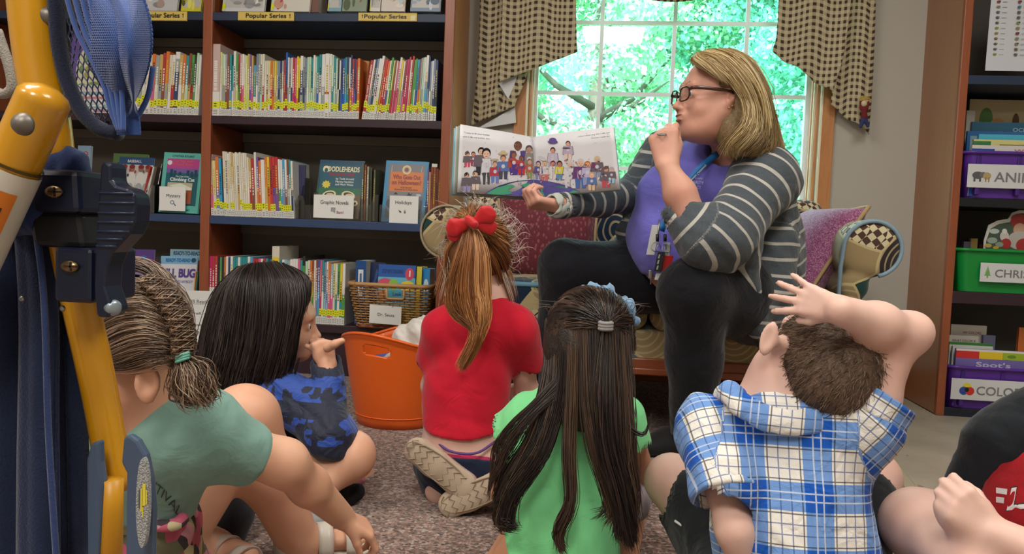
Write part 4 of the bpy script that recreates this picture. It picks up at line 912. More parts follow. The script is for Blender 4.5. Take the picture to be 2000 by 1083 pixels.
face_book([(146, 404), (172, 405), (140, 284)], Yh + .05, Yh + .07, .012, '#7f9cb4', 'pale blue book with red mark behind the Sports card', art=lambda cd: cd.rect(0, 0, 1, 1, '#7f9cb4').ell(.6, .86, .2, .05, '#a8484a').ell(.6, .86, .1, .03, '#d0c8c8'))
# left bay, lowest shelf: readers
def art_icr(cd): cd.rect(0, 0, 1, 1, '#5a3f86').poly([(.02, .80), (.85, .82), (.85, .90), (.02, .88)], '#d8d4dc').text('I Can Read!', .40, .825, .045, '#3a3560', w=.5, bold=.05).ell(.80, .86, .07, .06, '#2f6fb4').text('1', .80, .84, .05, '#e4e4e4').rect(.1, .1, .9, .72, '#8a7ab0').ell(.5, .4, .3, .22, '#c4b8d4')
face_book([(196, 632), (292, 634), (206, 487)], Yh + .02, Yh + .07, .01, '#5a3f86', 'purple I Can Read book in the left bay above the braided hair', art=art_icr)
for k, c in enumerate(('#a33a36', '#4a3a5c')):
    a = P(293 + 6 * k, 600, BF + .05)[0]; make_book(a, a + .008, SH[3] + .001, .225, .16, [c, c], label='%s spined reader beside the purple I Can Read book' % ('red', 'violet')[k], star=None, lab=None, Y=BF + .06)
def art_pill(cd):
    cd.rect(0, 0, 1, 1, '#d6d6da').rect(0, .88, 1, 1, '#7fb0d2').text('READY-TO-READ', .47, .91, .05, '#1f6a9c', w=.66, bold=.12).ell(.90, .94, .07, .035, '#1f4a6c')
    cd.text('PILL BUG', .5, .68, .12, '#5b3f8c', w=.90, bold=.12).text('DOES NOT NEED ANYBODY', .5, .60, .04, '#7b6aa0', w=.84, bold=.05).ell(.76, .40, .13, .08, '#cfcf32').ell(.25, .44, .12, .06, '#b9bcc0').ell(.4, .2, .3, .12, '#9a9aa4')
face_book([(304, 632), (376, 634), (318, 500)], Yh + .02, Yh + .07, .008, '#c9c9cf', 'white Pill Bug reader with purple title beside the middle post', art=art_pill)
face_book([(328, 631), (392, 633), (331, 487)], Yh + .075, Yh + .10, .008, '#8fb6cc', 'pale blue topped Ready to Read book standing behind the Pill Bug book', art=lambda cd: cd.rect(0, 0, 1, 1, '#93b4c2').text('READY-TO-READ', .5, .92, .05, '#1f5a86', w=.8, bold=.1).rect(0, 0, 1, .85, '#a84a40'))
a = P(380, 600, BF + .05)[0]
for k, c in enumerate(('#c98a4a', '#3f6a5c')): make_book(a + k * .008 - .01, a + .006 + k * .008 - .01, SH[3] + .001, .19, .16, [c, c], lean=.07, label='%s reader squeezed between the Pill Bug book and the post' % ('orange', 'green')[k], star=None, lab=None, Y=BF + .045)
acrylic(300, 386, 540, 633, 3, 'clear acrylic holder carrying the Pill Bug book', .12)
acrylic(200, 300, 540, 633, 3, 'clear acrylic holder carrying the purple I Can Read book', .12)
# white notice standing against the middle post
ll, ul = P(331, 690, BF - .05), P(336, 567, BF - .02)
nt_ = face_book([(331, 690), (414, 693), (338, 567)], BF - .05, BF - .015, .004, '#d4d4d2', 'white reading programme notice standing against the middle post', name='notice_board', cat='sign',
    art=lambda cd: cd.rect(0, 0, 1, 1, '#dcdcda').text('BOB Reading Levels', .78, .80, .055, '#5a5a60', w=.95, bold=.03).rect(.36, .785, 1, .79, '#5a5a60').text('PreK - K', .68, .62, .04, '#5a5a60', w=.42).text('Grade 1', .66, .44, .04, '#77777c', w=.36))
b = MB(); q0, q1 = P(340, 690, BF - .03), P(400, 690, BF - .03)
b.box((q0[0], BF - .055, 0), (q1[0], BF - .004, q0[2] + .004)).obj('stand', flat('grey_plastic', '#8f8f8c', .5), nt_)
# ---------------------------------------------------------------- books in the low part of the right bay
def art_seuss(cd):
    cd.rect(0, 0, 1, 1, '#5fb2c8').rect(0, .80, 1, 1, '#2758a6').text('STEP INTO READING', .38, .86, .06, '#17386c', w=.56, bold=.06).ell(.84, .86, .12, .10, '#c9485a').text('1', .84, .82, .09, '#efe6e6', bold=.08)
    cd.ell(.2, .70, .2, .08, '#c9506e').ell(.8, .66, .2, .09, '#e0c83a').ell(.42, .68, .13, .09, '#86b94a').text('EARLY', .42, .66, .04, '#e9e9c0', w=.14)
    cd.ell(.15, .50, .12, .1, '#e08a6a').text('Look for', .62, .50, .06, '#2d5f9c', w=.4, bold=.05).text('the LORAX', .62, .40, .07, '#2d5f9c', w=.56, bold=.05).rect(0, 0, 1, .3, '#6cae3c').ell(.3, .2, .2, .12, '#d8506a').ell(.7, .18, .22, .13, '#d8b83a').ell(.5, .1, .15, .08, '#3f86c0')
bkY = BF - .055
# wicker basket
def basket():
    a0, a1 = P(678, 560, bkY)[0], P(838, 566, bkY)[0]; zt = P(760, 558, bkY)[2]; zb = SH[3] + .002; D = .27
    b0, b1 = P(690, 630, bkY)[0], P(826, 640, bkY)[0]
    t = thing('wicker_basket', ((a0 + a1) / 2, bkY + D / 2, zb), 'tan wicker basket with a Dr. Seuss card, jutting from the lowest shelf', 'basket')
    def ringpt(s_, f, r=.035):   # s_ 0..1 around, f 0..1 height
        x0, x1 = b0 + (a0 - b0) * f, b1 + (a1 - b1) * f; y0, y1 = bkY + .03 * (1 - f), bkY + D
        w_, d = x1 - x0 - 2 * r, y1 - y0 - 2 * r; Lc = math.pi * r / 2; per = 2 * (w_ + d) + 4 * Lc; q = (s_ % 1) * per
        segs = [('l', w_, (x0 + r, y0), (1, 0)), ('c', Lc, (x1 - r, y0 + r), -math.pi / 2), ('l', d, (x1, y0 + r), (0, 1)), ('c', Lc, (x1 - r, y1 - r), 0), ('l', w_, (x1 - r, y1), (-1, 0)), ('c', Lc, (x0 + r, y1 - r), math.pi / 2), ('l', d, (x0, y1 - r), (0, -1)), ('c', Lc, (x0 + r, y0 + r), math.pi)]
        for kd, l_, o, dd in segs:
            if q <= l_ + 1e-9:
                if kd == 'l': return np.array([o[0] + dd[0] * q, o[1] + dd[1] * q]), np.array([dd[1], -dd[0]])
                an = dd + q / r; return np.array([o[0] + r * math.cos(an), o[1] + r * math.sin(an)]), np.array([math.cos(an), math.sin(an)])
            q -= l_
        return np.array([x0 + r, y0]), np.array([0, -1])
    ns = 52; b = MB(); rows = 17
    hole = lambda p, f: abs(p[0] - (a0 * .38 + a1 * .62) + .01) < .036 and p[1] < bkY + .05 and .70 < f < .93
    for k in range(ns):
        pts = []
        for j in range(8):
            f = j / 7; p, n_ = ringpt(k / ns, f); pts.append((p[0], p[1], zb + (zt - zb) * f))
        if hole(np.array(pts[5]), .8): pts = pts[:5]
        b.tube(pts, .0026, 5)
    b.obj('stakes', flat('dark_wicker', '#8a6236', .6), t)
    b = MB()
    for rr_ in range(rows):
        f = .03 + .92 * rr_ / (rows - 1); run = []
        for i in range(ns * 4 + 1):
            s_ = i / (ns * 4); p, n_ = ringpt(s_, f); wv = .0034 * math.cos(math.pi * (s_ * ns + rr_)); q = (p[0] + n_[0] * wv, p[1] + n_[1] * wv, zb + (zt - zb) * f)
            if hole(p, f):
                if len(run) > 1: b.tube(run, .0040, 5, squash=.7)
                run = []
            else: run.append(q)
        if len(run) > 1: b.tube(run, .0040, 5, squash=.7)
    b.obj('weave', flat('tan_wicker', '#b48a56', .55, bumpsc=200, bumpst=.3), t)
    b = MB(); b.tube([(*ringpt(i / 80, 1.0)[0], zt) for i in range(81)], .0085, 8, cap=False)
    hx = a0 * .38 + a1 * .62 - .01; hz0, hz1 = zb + (zt - zb) * .70, zb + (zt - zb) * .93
    b.tube([(hx - .036, bkY, hz1), (hx - .036, bkY + .004, hz0 + .006), (hx - .030, bkY + .004, hz0), (hx + .030, bkY + .004, hz0), (hx + .036, bkY + .004, hz0 + .006), (hx + .036, bkY, hz1)], .0055, 6)
    b.obj('rim', flat('pale_wicker_rim', '#b98d5a', .5), t, smooth=True)
    b = MB()
    for f in (.0, .045): b.tube([(*ringpt(i / 80, f)[0], zb + .004 + f * .12) for i in range(81)], .0050, 6, cap=False)
    b.obj('base_band', flat('reddish_wicker', '#8a4a34', .6), t)
    MB().box((b0 + .01, bkY + .04, zb), (b1 - .01, bkY + D - .01, zb + .004)).obj('bottom', flat('tan_wicker_board', '#9a7446', .7), t)
    ll = P(721, 631, bkY - .006); lr = P(783, 636, bkY - .006); ul = P(722, 595, bkY - .010); u = nrm(lr - ll); w_ = np.linalg.norm(lr - ll); v = nrm(ul - ll - u * ((ul - ll) @ u)); h = np.linalg.norm(ul - ll)
    c = MB().prism([(0, 0), (w_, 0), (w_, h), (0, h)], ll, u, v, np.cross(u, v), .001).obj('card', M_white, t); c['label'] = 'white card reading Dr. Seuss'
    cd = Card(ll + np.cross(u, v) * .0011, u, v, w_, h); cd.text('Dr. Seuss', .52, .42, .16, '#3a3a3c', w=.52, bold=.03); cd.obj('lettering', c)
    MB().tube([ul + u * w_ * .72 + (0, -.002, -.006), ul + u * w_ * .72 + (0, -.004, .006), ul + u * w_ * .76 + (0, -.002, .004)], .0012, 5).obj('pin', M_silver, t)
    return zb
bz = basket()
def fb(x0, x1, ytop, Y, cov, label, art=None, th=.012, lean=.03):
    """face-out book standing inside the basket"""
    a, c = P(x0, 560, Y)[0], P(x1, 560, Y)[0]; top = P(x0, ytop, Y + lean); ll = np.array([a, Y, bz + .006]); u = np.array([1., 0, 0]); v = np.array([0, lean, top[2] - ll[2]]); h = np.linalg.norm(v); v = v / h; n = np.cross(u, v); R = np.stack([u, v, n], 1)
    b = MB(); cc = lin(cov); b.box((0, 0, -.0015), (c - a, h, 0), cc, R=R, c0=ll).box((0, 0, -th), (c - a, h, -th + .0015), cc, R=R, c0=ll).box((0, 0, -th), (.0015, h, 0), cc, R=R, c0=ll)
    o = b.obj('book', M_cover, None, loc=ll); props(o, label, 'book'); MB().box((.0015, .002, -th + .0015), (c - a - .002, h - .002, -.0015), R=R, c0=ll).obj('pages', M_page, o)
    if art: cd = Card(ll, u, v, c - a, h); art(cd); cd.obj('cover_print', o)
    return o
fb(735, 808, 516, bkY + .04, '#2758a6', 'blue Step into Reading book with a red number, foremost in the wicker basket', art_seuss)
fb(812, 822, 521, bkY + .05, '#d8cf3a', 'slim yellow book upright at the right of the basket books', th=.1, lean=.01)
fb(824, 838, 524, bkY + .07, '#2f8ed0', 'bright blue book standing at the window end of the basket', lambda cd: cd.rect(0, 0, 1, 1, '#2f8ed0').ell(.5, .7, .35, .12, '#c9dfe6').rect(.3, .3, .7, .5, '#7ab8dc'), th=.1, lean=.01)
fb(694, 714, 509, bkY + .08, '#23508c', 'blue book with white spine panel standing at the back left of the basket', lambda cd: cd.rect(0, 0, 1, 1, '#23508c').rect(.25, .45, .75, .86, '#d5dade').rect(.4, .5, .6, .8, '#4a6a94').rect(.25, .1, .75, .2, '#7ea2c8'), th=.14, lean=.0)
fb(715, 748, 512, bkY + .12, '#1d2c54', 'dark navy book standing behind the Step into Reading book', lambda cd: cd.rect(0, 0, 1, 1, '#1d2c54').poly([(.2, .5), (.5, .9), (.6, .85), (.3, .45)], '#31508c').poly([(.5, .5), (.8, .88), (.9, .8), (.6, .45)], '#6a7da8'), th=.012)
# books lying flat on top of the lowest row
# ---------------------------------------------------------------- right bookcase with bins
rc0 = 1.270; BR = 3.12; rc1 = rc0 + .98
case2 = thing('bookcase', (rc0 + .49, BR, 0), 'wooden bookcase with picture book bins standing beyond the bare wall', 'bookcase')
M_side = wood('lighter_brown_wood_side', '#9a6647', '#a8734f')
for a in (rc0, rc1 - .030):
    MB().box((a, BR, 0), (a + .030, BR + .02, 2.05)).box((a + .010, BR + .02, .0), (a + .028, WY, 2.05)).obj('post', M_wood_d, case2, bevel=.003)
MB().box((rc0 + .001, BR + .021, .004), (rc0 + .0095, WY, 2.05)).obj('end_panel', M_side, case2)
M_back2 = flat('dark_grey_back_panel', '#504c47', .7)
MB().box((rc0 + .03, WY - .012, .02), (rc1 - .03, WY - .001, 2.03)).obj('back_panel', M_back2, case2)
RS = [P(1935, 147, BR)[2], P(1915, 387, BR)[2], P(1905, 571, BR)[2], P(1890, 799, BR)[2]]
for z, mt, th in zip(RS, (M_navyshelf, M_black, M_maroon, flat('dark_navy_base', '#1b2130', .5)), (.033, .033, .045, .04)):
    MB().box((rc0 + .029, BR + .003, z - th), (rc1 - .034, WY - .012, z)).obj('shelf', mt, case2, bevel=.002)
MB().box((rc0 + .029, BR + .003, 2.0), (rc1 - .034, WY - .012, 2.035)).obj('shelf', M_wood_dx, case2)
def bin_(x0, ytop, zi, col, text, lab, icon, lx0, wtot=.37, hscale=1., name='book_bin', tx=.5, grooves=3, lblw=1.):
    zb = RS[zi] + .001; Y = BR - .015; a0 = max(P(x0, ytop, Y)[0], rc0 + .036); zt = P(x0, ytop, Y)[2]; a1 = a0 + wtot; D = .30; ins = .022
    t = thing(name, ((a0 + a1) / 2, Y + D / 2, zb), lab, 'bin', 'coloured picture book bins'); m = flat(col[0], col[1], .35, coat=.1)
    rr = .03
    def rnd_rect(x0, x1, y0, y1, r, n=5):
        out = []
        for cx, cy_, s0 in ((x1 - r, y0 + r, -90), (x1 - r, y1 - r, 0), (x0 + r, y1 - r, 90), (x0 + r, y0 + r, 180)):
            for i in range(n + 1): an = math.radians(s0 + 90 * i / n); out.append((cx + r * math.cos(an), cy_ + r * math.sin(an)))
        return out
    def loop(f, off=0.): k = ins * (1 - f); return [(x, y, zb + (zt - zb) * f) for x, y in rnd_rect(a0 + k + off, a1 - k - off, Y + k + off, Y + D - k - off, rr)]
    outer = [loop(f) for f in (0, .02, .5, .9, .95, 1.)]; inner = [loop(f, .004) for f in (1., .9, .5, .04)]; rings = outer + inner; n = len(rings[0]); V = [p for r_ in rings for p in r_]
    F = [(i * n + j, i * n + (j + 1) % n, (i + 1) * n + (j + 1) % n, (i + 1) * n + j) for i in range(len(rings) - 1) for j in range(n)] + [tuple(range(n))[::-1], tuple((len(rings) - 1) * n + j for j in range(n))]
    b = MB(); b.add(V, F); b.obj('bin_body', m, t, autos=True)
    b = MB(); lp = [(x, y, zt) for x, y in rnd_rect(a0 - .006, a1 + .006, Y - .006, Y + D + .006, rr + .006)]; lp.append(lp[0]); b.tube(lp, .006, 8, cap=False); b.obj('rim', m, t, smooth=True)
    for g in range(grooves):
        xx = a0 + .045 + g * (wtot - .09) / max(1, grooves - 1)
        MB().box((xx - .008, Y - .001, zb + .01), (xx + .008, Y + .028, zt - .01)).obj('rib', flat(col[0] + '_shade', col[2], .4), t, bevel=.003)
    # curved card label
    ly1, ly0 = lab_y[text]; zz1, zz0 = P(lx0, ly1, Y)[2], P(lx0, ly0, Y)[2]; la = max(P(lx0, ly0, Y)[0], a0 + .004); lw = (a1 - la) - .01
    o = MB().box((la, Y - .0045, zz0), (la + lw * lblw, Y - .003, zz1)).obj('card_label', flat('label_card', '#cfd0d2', .5), t); o['label'] = 'white label reading ' + text
    cd = Card((la, Y - .0047, zz0), (1, 0, 0), (0, 0, 1), lw, zz1 - zz0); icon(cd); cd.text(text, tx, .26, .40, '#77787b', w=icon.w, center=False, bold=.035); cd.obj('lettering', o)
    return t, a0, a1, Y, D, zb, zt
lab_y = {'ANIMALS': (320, 366), 'CHRISTMAS': (513, 550), 'COLORS': (738, 779)}
def ic_an(cd): cd.ell(.10, .52, .055, .16, '#5a5a60').ell(.15, .54, .035, .12, '#6a6a70').rect(.06, .25, .08, .45, '#5a5a60').rect(.115, .25, .135, .45, '#5a5a60').ell(.19, .50, .04, .15, '#b09a6a').rect(.175, .25, .185, .45, '#8a744a').rect(.205, .25, .215, .45, '#8a744a')
ic_an.w = .62
def ic_ch(cd): cd.poly([(.06, .45), (.12, .45), (.09, .85)], '#7cb068').poly([(.05, .32), (.13, .32), (.09, .65)], '#6aa45a').rect(.083, .2, .097, .34, '#8a7a4a')
ic_ch.w = .78
def ic_co(cd): cd.ell(.155, .60, .045, .2, '#d8cf3a').ell(.125, .42, .045, .2, '#2f4a9c').ell(.185, .42, .045, .2, '#c9362f').ell(.155, .48, .022, .12, '#20202a')
ic_co.w = .50
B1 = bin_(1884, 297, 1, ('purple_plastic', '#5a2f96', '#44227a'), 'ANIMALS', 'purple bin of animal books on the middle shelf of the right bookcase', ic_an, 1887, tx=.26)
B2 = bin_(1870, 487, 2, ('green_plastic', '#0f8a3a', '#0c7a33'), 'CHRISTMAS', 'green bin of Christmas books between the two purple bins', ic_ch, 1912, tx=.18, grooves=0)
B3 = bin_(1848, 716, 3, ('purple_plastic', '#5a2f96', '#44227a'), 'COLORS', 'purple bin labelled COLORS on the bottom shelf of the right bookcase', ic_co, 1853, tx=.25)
def bin_book(B, x0, x1, ytop, back, cov, label, art=None, th=.012, name='book', cat='book', yshape=None):
    _, a0, a1, Yb_, D, zb, zt = B; Y = Yb_ + back; a, c = P(x0, ytop, Y)[0], P(x1, ytop, Y)[0]; a = max(a, a0 + .026); c = min(c, a1 - .026); h = P(x0, ytop, Y)[2] - (zb + .006)
    b = MB(); cc = lin(cov); z0 = zb + .006
    b.box((a, Y, z0), (c, Y + .0015, z0 + h), cc).box((a, Y + th - .0015, z0), (c, Y + th, z0 + h), cc).box((a, Y, z0), (a + .0015, Y + th, z0 + h), cc)
    o = b.obj(name, M_cover, None, loc=(a, Y, z0)); props(o, label, cat, None); MB().box((a + .0015, Y + .0015, z0 + .002), (c - .002, Y + th - .0015, z0 + h - .002)).obj('pages', M_page, o)
    if art: cd = Card((a, Y, z0), (1, 0, 0), (0, 0, 1), c - a, h); art(cd); cd.obj('cover_print', o)
    return o
def A(*sh):
    def f(cd):
        for s_ in sh: getattr(cd, s_[0])(*s_[1:])
    return f
bin_book(B1, 1895, 2100, 194, .22, '#b9a67e', 'tan picture book with a brown animal, rearmost in the ANIMALS bin', A(('rect', 0, 0, 1, 1, '#b3a27c'), ('ell', .25, .80, .10, .12, '#4f7a3f'), ('ell', .42, .72, .12, .10, '#c08a5c'), ('ell', .68, .78, .05, .09, '#5a3a26'), ('ell', .9, .76, .1, .14, '#a8603c'), ('ell', .55, .70, .07, .06, '#3f6f9c')))
bin_book(B1, 1888, 1905, 216, .17, '#a8a49c', 'narrow grey book at the left edge of the ANIMALS bin')
bin_book(B1, 1899, 2100, 238, .15, '#2f5d78', 'dark blue book leaning behind the pale ones in the ANIMALS bin', A(('rect', 0, 0, 1, 1, '#2f5d78'), ('text', 'OCEAN', .7, .88, .05, '#8fb0c4', .3)))
bin_book(B1, 1890, 2010, 256, .11, '#3f74b0', 'mid blue book with pale cover picture in the ANIMALS bin', A(('rect', 0, 0, 1, 1, '#3468a4'), ('rect', .05, .05, .95, .93, '#8ab0be')))
bin_book(B1, 1912, 2100, 262, .07, '#4fb0cc', 'turquoise topped book in the ANIMALS bin', A(('rect', 0, 0, 1, 1, '#4fb0cc'), ('rect', 0, 0, 1, .90, '#8fa86a')))
bin_book(B1, 1902, 2100, 272, .045, '#d9cf8a', 'pale yellow book near the front of the ANIMALS bin', A(('rect', 0, 0, 1, 1, '#cfc98a'), ('rect', 0, 0, .2, .97, '#3a7a4a'), ('rect', .3, .85, 1, .92, '#8a7a3a')))
bin_book(B1, 1898, 2100, 283, .022, '#d9d4d0', 'white and blue banded book foremost in the ANIMALS bin', A(('rect', 0, 0, 1, 1, '#d4cfcb'), ('rect', 0, 0, .25, .93, '#1f4f9c'), ('text', 'What Do', .66, .88, .05, '#b5525a', .4)))
bin_book(B3, 1858, 1928, 634, .18, '#c9c2b8', 'cream book with red lettering rearmost in the COLORS bin', A(('rect', 0, 0, 1, 1, '#c9c2b8'), ('text', 'MY COLORS', .6, .88, .035, '#9a4a44', .5)))
bin_book(B3, 1920, 1945, 655, .16, '#6e7090', 'slate violet book in the COLORS bin')
bin_book(B3, 1854, 1912, 655, .13, '#bdb6ae', 'pale grey book with dark lettering in the COLORS bin', A(('rect', 0, 0, 1, 1, '#bdb6ae'), ('text', 'WHAT COLOR IS', .5, .91, .03, '#3a3530', .8)))
bin_book(B3, 1850, 1940, 668, .09, '#3c7a3a', 'green topped book in the COLORS bin', A(('rect', 0, 0, 1, 1, '#c9ccc6'), ('rect', 0, .96, 1, 1, '#3c7a3a')))
bin_book(B3, 1850, 1940, 676, .06, '#c4c9c4', 'pale book showing two large grey letters in the COLORS bin', A(('rect', 0, 0, 1, 1, '#c4c9c4'), ('text', 'COLORS', .55, .74, .11, '#8a9089', .9)))
bin_book(B3, 1868, 2100, 681, .03, '#7a6fae', "purple Spot's book with rainbow band foremost in the COLORS bin", A(('rect', 0, 0, 1, 1, '#7468aa'), ('rect', 0, .965, 1, 1, '#dad6cf'), ('rect', 0, .84, .26, .965, '#c9302f'), ('rect', .26, .84, .52, .965, '#dcbf2c'), ('rect', .52, .84, .86, .965, '#9ab02f'), ('rect', .86, .84, 1, .965, '#c98a2f'), ('ell', .62, .90, .05, .03, '#5d8a2a'), ('text', "Spot's", .42, .70, .08, '#c4bfe0', .38, True, .08), ('rect', .80, .5, 1, .84, '#2f9ac4'), ('text', 'Big Book', .45, .54, .06, '#a79cd0', .5)))
bin_book(B3, 1990, 2100, 640, .14, '#c46a2f', 'orange picture book towards the right in the COLORS bin')
# Christmas books incl. a die-cut book
tY = B2[3] + .10
def dc(pts, name, col, parent, off): 
    poly = [P(x, y, tY) for x, y in pts]; o_ = poly[0]; return MB().prism([(p[0] - o_[0], p[2] - o_[2]) for p in poly], o_ + (0, -off, 0), (1, 0, 0), (0, 0, 1), (0, -1, 0), .003).obj(name, col, parent)
sb = thing('shaped_book', P(1960, 530, tY), 'die-cut book shaped as a snowy tree and red figure, in the green bin', 'book')
outl = [(1918, 530), (1921, 470), (1930, 440), (1948, 431), (1968, 428), (1976, 416), (1990, 411), (2010, 412), (2030, 418), (2045, 440), (2060, 530)]
dc(outl, 'pages', flat('shaped_pages', '#cfccc4', .6), sb, 0)
inn = [(1922, 530), (1925, 472), (1934, 447), (1950, 438), (1972, 434), (1980, 422), (1992, 417), (2010, 418), (2028, 424), (2040, 442), (2054, 530)]
dc(inn, 'cover', flat('shaped_cover_green', '#48584a', .4), sb, .0035)
b = MB(); Yc = tY - .0068
for (x, y, r1, r2, c) in ((1990, 432, 16, 14, '#a83230'), (1992, 450, 13, 14, '#c9a088'), (1990, 470, 22, 18, '#b8b2ac'), (2000, 480, 16, 14, '#a83230'), (1962, 462, 9, 10, '#c9c4bc'), (1965, 476, 10, 10, '#a83230'), (1938, 470, 10, 6, '#98a898'), (1942, 452, 10, 5, '#b9c4bc'), (1952, 478, 8, 5, '#8a9a8a'), (1930, 480, 7, 4, '#b9a45a'), (1945, 484, 6, 3, '#c4a03a'), (1962, 452, 5, 5, '#d8d8d4')):
    Yc -= .0001; b.add([P(x + a_, y + b_, Yc) for a_, b_ in ellipse(0, 0, r1, r2, 16)], [tuple(range(16))[::-1]], c)
b.obj('cover_print', M_print, sb)
for k, (x0, x1, yt, c, lb) in enumerate(((1882, 1896, 472, '#5a5566', 'dark grey book low at the left of the green bin'), (1896, 1910, 466, '#b49a5a', 'tan book corner rising from the green bin'), (1912, 1925, 478, '#7a3a34', 'dark red book low in the green bin'))):
    bin_book(B2, x0, x1, yt, .16 + .02 * k, c, lb)
# poster on the right bookcase
ll, lr, ul = P(1924, 138, BR + .006), P(2040, 141, BR + .006), P(1938, -60, BR + .006)
o = MB().prism([(0, 0), (.235, 0), (.235, ul[2] - ll[2]), (.004, ul[2] - ll[2])], ll, (1, 0, 0), (0, 0, 1), (0, 1, 0), .001).obj('picture_chart', flat('poster_paper', '#c9cdd3', .5), None, loc=ll)
props(o, 'white chart of small pictures hanging at the top of the right bookcase', 'poster'); cd = Card(ll, (1, 0, 0), (0, 0, 1), .235, ul[2] - ll[2]); rr = random.Random(12)
for cx in (.12, .42, .75):
    for j in range(16):
        y = .16 + .052 * j; cd.ell(cx, y, .028, .014, rr.choice(['#8a7a5a', '#6a5a4a', '#4a6a8a', '#7a8a4a', '#8a3a4a', '#5a5a5a'])).ell(cx + .02, y + .006, .012, .008, rr.choice(['#3a3a3a', '#a08a4a', '#5a8aa0'])).rect(cx + .06, y - .004, cx + .13, y + .002, '#9a9ca0')
cd.obj('pictures_pattern', o)
# ---------------------------------------------------------------- garden outside
M_ground = flat('lawn', '#5f8a3a', .9, bumpsc=20, bumpst=.5, var=.3)
g = MB().add([(-30, WY + .14, -.35), (40, WY + .14, -.35), (40, 50, -.35), (-30, 50, -.35), (-30, WY + .14, -.6), (40, WY + .14, -.6), (40, 50, -.6), (-30, 50, -.6)], [(0, 1, 2, 3), (0, 4, 5, 1), (2, 6, 7, 3), (4, 7, 6, 5)]).obj('ground', M_ground); g['kind'] = 'structure'
def leaf_mat(name, c1, c2):
    m, nt, bs = new_mat(name); c = mixc(nt, noise(nt, coords(nt), 1.3, 2), c1, c2); nt.links.new(c, bs.inputs['Base Color']); bs.inputs['Roughness'].default_value = .6
    tr = nt.nodes.new('ShaderNodeBsdfTranslucent'); nt.links.new(c, tr.inputs[0]); mx = nt.nodes.new('ShaderNodeMixShader'); mx.inputs[0].default_value = .35
    nt.links.new(bs.outputs[0], mx.inputs[1]); nt.links.new(tr.outputs[0], mx.inputs[2]); nt.links.new(mx.outputs[0], nt.nodes['Material Output'].inputs[0]); return m
M_leafy = leaf_mat('yellow_green_leaves', '#80bc90', '#a6d4a4'); M_leafg = leaf_mat('mid_green_leaves', '#4f9c84', '#7cc2a4'); M_leafb = leaf_mat('blue_spruce_needles', '#5598b0', '#7fbcc8'); M_leafp = leaf_mat('pale_green_leaves', '#a8dcc4', '#cdeeda')
M_bark = flat('grey_bark', '#6a5f55', .9, bumpsc=10, bumpst=.6)
def tree(base, h, rad, mat, label, seed, nleaf=12000, leaf=.13, z0=.15, spruce=False):
    nleaf = int(nleaf * 1.9); leaf *= .68; r = np.random.RandomState(seed); base = np.array(base, float); t = thing('spruce_tree' if spruce else 'leafy_tree', base, label, 'tree', 'trees in the garden beyond the window')
    b = MB(); b.tube([base, base + (r.normal(0, .1), 0, h * .4), base + (r.normal(0, .2), 0, h * .85)], [rad * .09, rad * .06, rad * .02], 8)
    for k in range(14):
        a = r.rand() * 6.28; z = h * (z0 + (.85 - z0) * r.rand()); l_ = rad * (.9 if not spruce else 1.0 - z / h) * .8
        b.tube([base + (0, 0, z), base + (l_ * .5 * math.cos(a), l_ * .5 * math.sin(a), z + .15 * l_), base + (l_ * math.cos(a), l_ * math.sin(a), z + (.45 if not spruce else -.1) * l_)], [rad * .03, rad * .02, .01], 5)
    b.obj('trunk', M_bark, t, smooth=True)
    nc = 60; cc = []
    for k in range(nc):
        a = r.rand() * 6.28; zz = r.rand()
        if spruce: rr_ = rad * (1 - zz) * (.5 + .5 * r.rand()); z = h * (.05 + .95 * zz); cr_ = .25 * rad * (1.1 - zz)
        else: ph = math.acos(1 - 2 * zz); rr_ = rad * math.sin(ph) * (.55 + .45 * r.rand()); z = h * (z0 + 1) / 2 + h * (1 - z0) / 2 * math.cos(ph) * (.6 + .4 * r.rand()); cr_ = rad * .30
        cc.append((rr_ * math.cos(a), rr_ * math.sin(a), z, cr_))
    cc = np.array(cc); ci = r.randint(0, nc, nleaf); d = r.normal(0, 1, (nleaf, 3)); d /= np.linalg.norm(d, axis=1, keepdims=True)
    p = base + cc[ci, :3] + d * cc[ci, 3:4] * (.5 + .5 * r.rand(nleaf, 1)) * np.array([1, 1, .7 if not spruce else .45])
    u = r.normal(0, 1, (nleaf, 3)); u /= np.linalg.norm(u, axis=1, keepdims=True); v = np.cross(u, d); v /= np.linalg.norm(v, axis=1, keepdims=True) + 1e-6
    s_ = leaf * (.6 + .8 * r.rand(nleaf, 1)); V = np.stack([p - u * s_ * .5, p + v * s_ * .32, p + u * s_ * .5, p - v * s_ * .32], 1).reshape(-1, 3)
    link('foliage', raw_mesh('foliage', V, np.arange(nleaf * 4).reshape(-1, 4)), mat, t)
tree((-2.6, 11.5, -.35), 4.2, 1.9, M_leafb, 'dense blue green spruce outside the left window panes', 1, 30000, .13, spruce=True)
tree((-1.3, 8.3, -.35), 2.3, .9, M_leafp, 'pale flowering shrub low outside the left window panes', 9, 6000, .10, z0=.0)
tree((-.2, 13.5, -.35), 6.4, 2.6, M_leafy, 'yellow green leafy tree outside the middle panes', 2, 30000, .14, z0=.05)
tree((3.2, 12., -.35), 6.2, 2.4, M_leafg, 'mid green leafy tree outside the right panes', 3, 30000, .13, z0=.02)
tree((-5.2, 16, -.35), 8.5, 3.4, M_leafg, 'tall green tree beyond the spruce', 4, 26000, .20, z0=.05)
tree((2.2, 20, -.35), 9.0, 3.8, M_leafp, 'tall pale green tree farthest behind the garden trees', 5, 26000, .26, z0=.05)
tree((6.6, 18, -.35), 7.5, 3.4, M_leafy, 'broad yellow green tree beyond the right panes', 6, 22000, .22, z0=.05)
tree((1.2, 9.2, -.35), 1.7, 1.1, M_leafg, 'low green bush under the middle of the window', 7, 5000, .10, z0=.0)
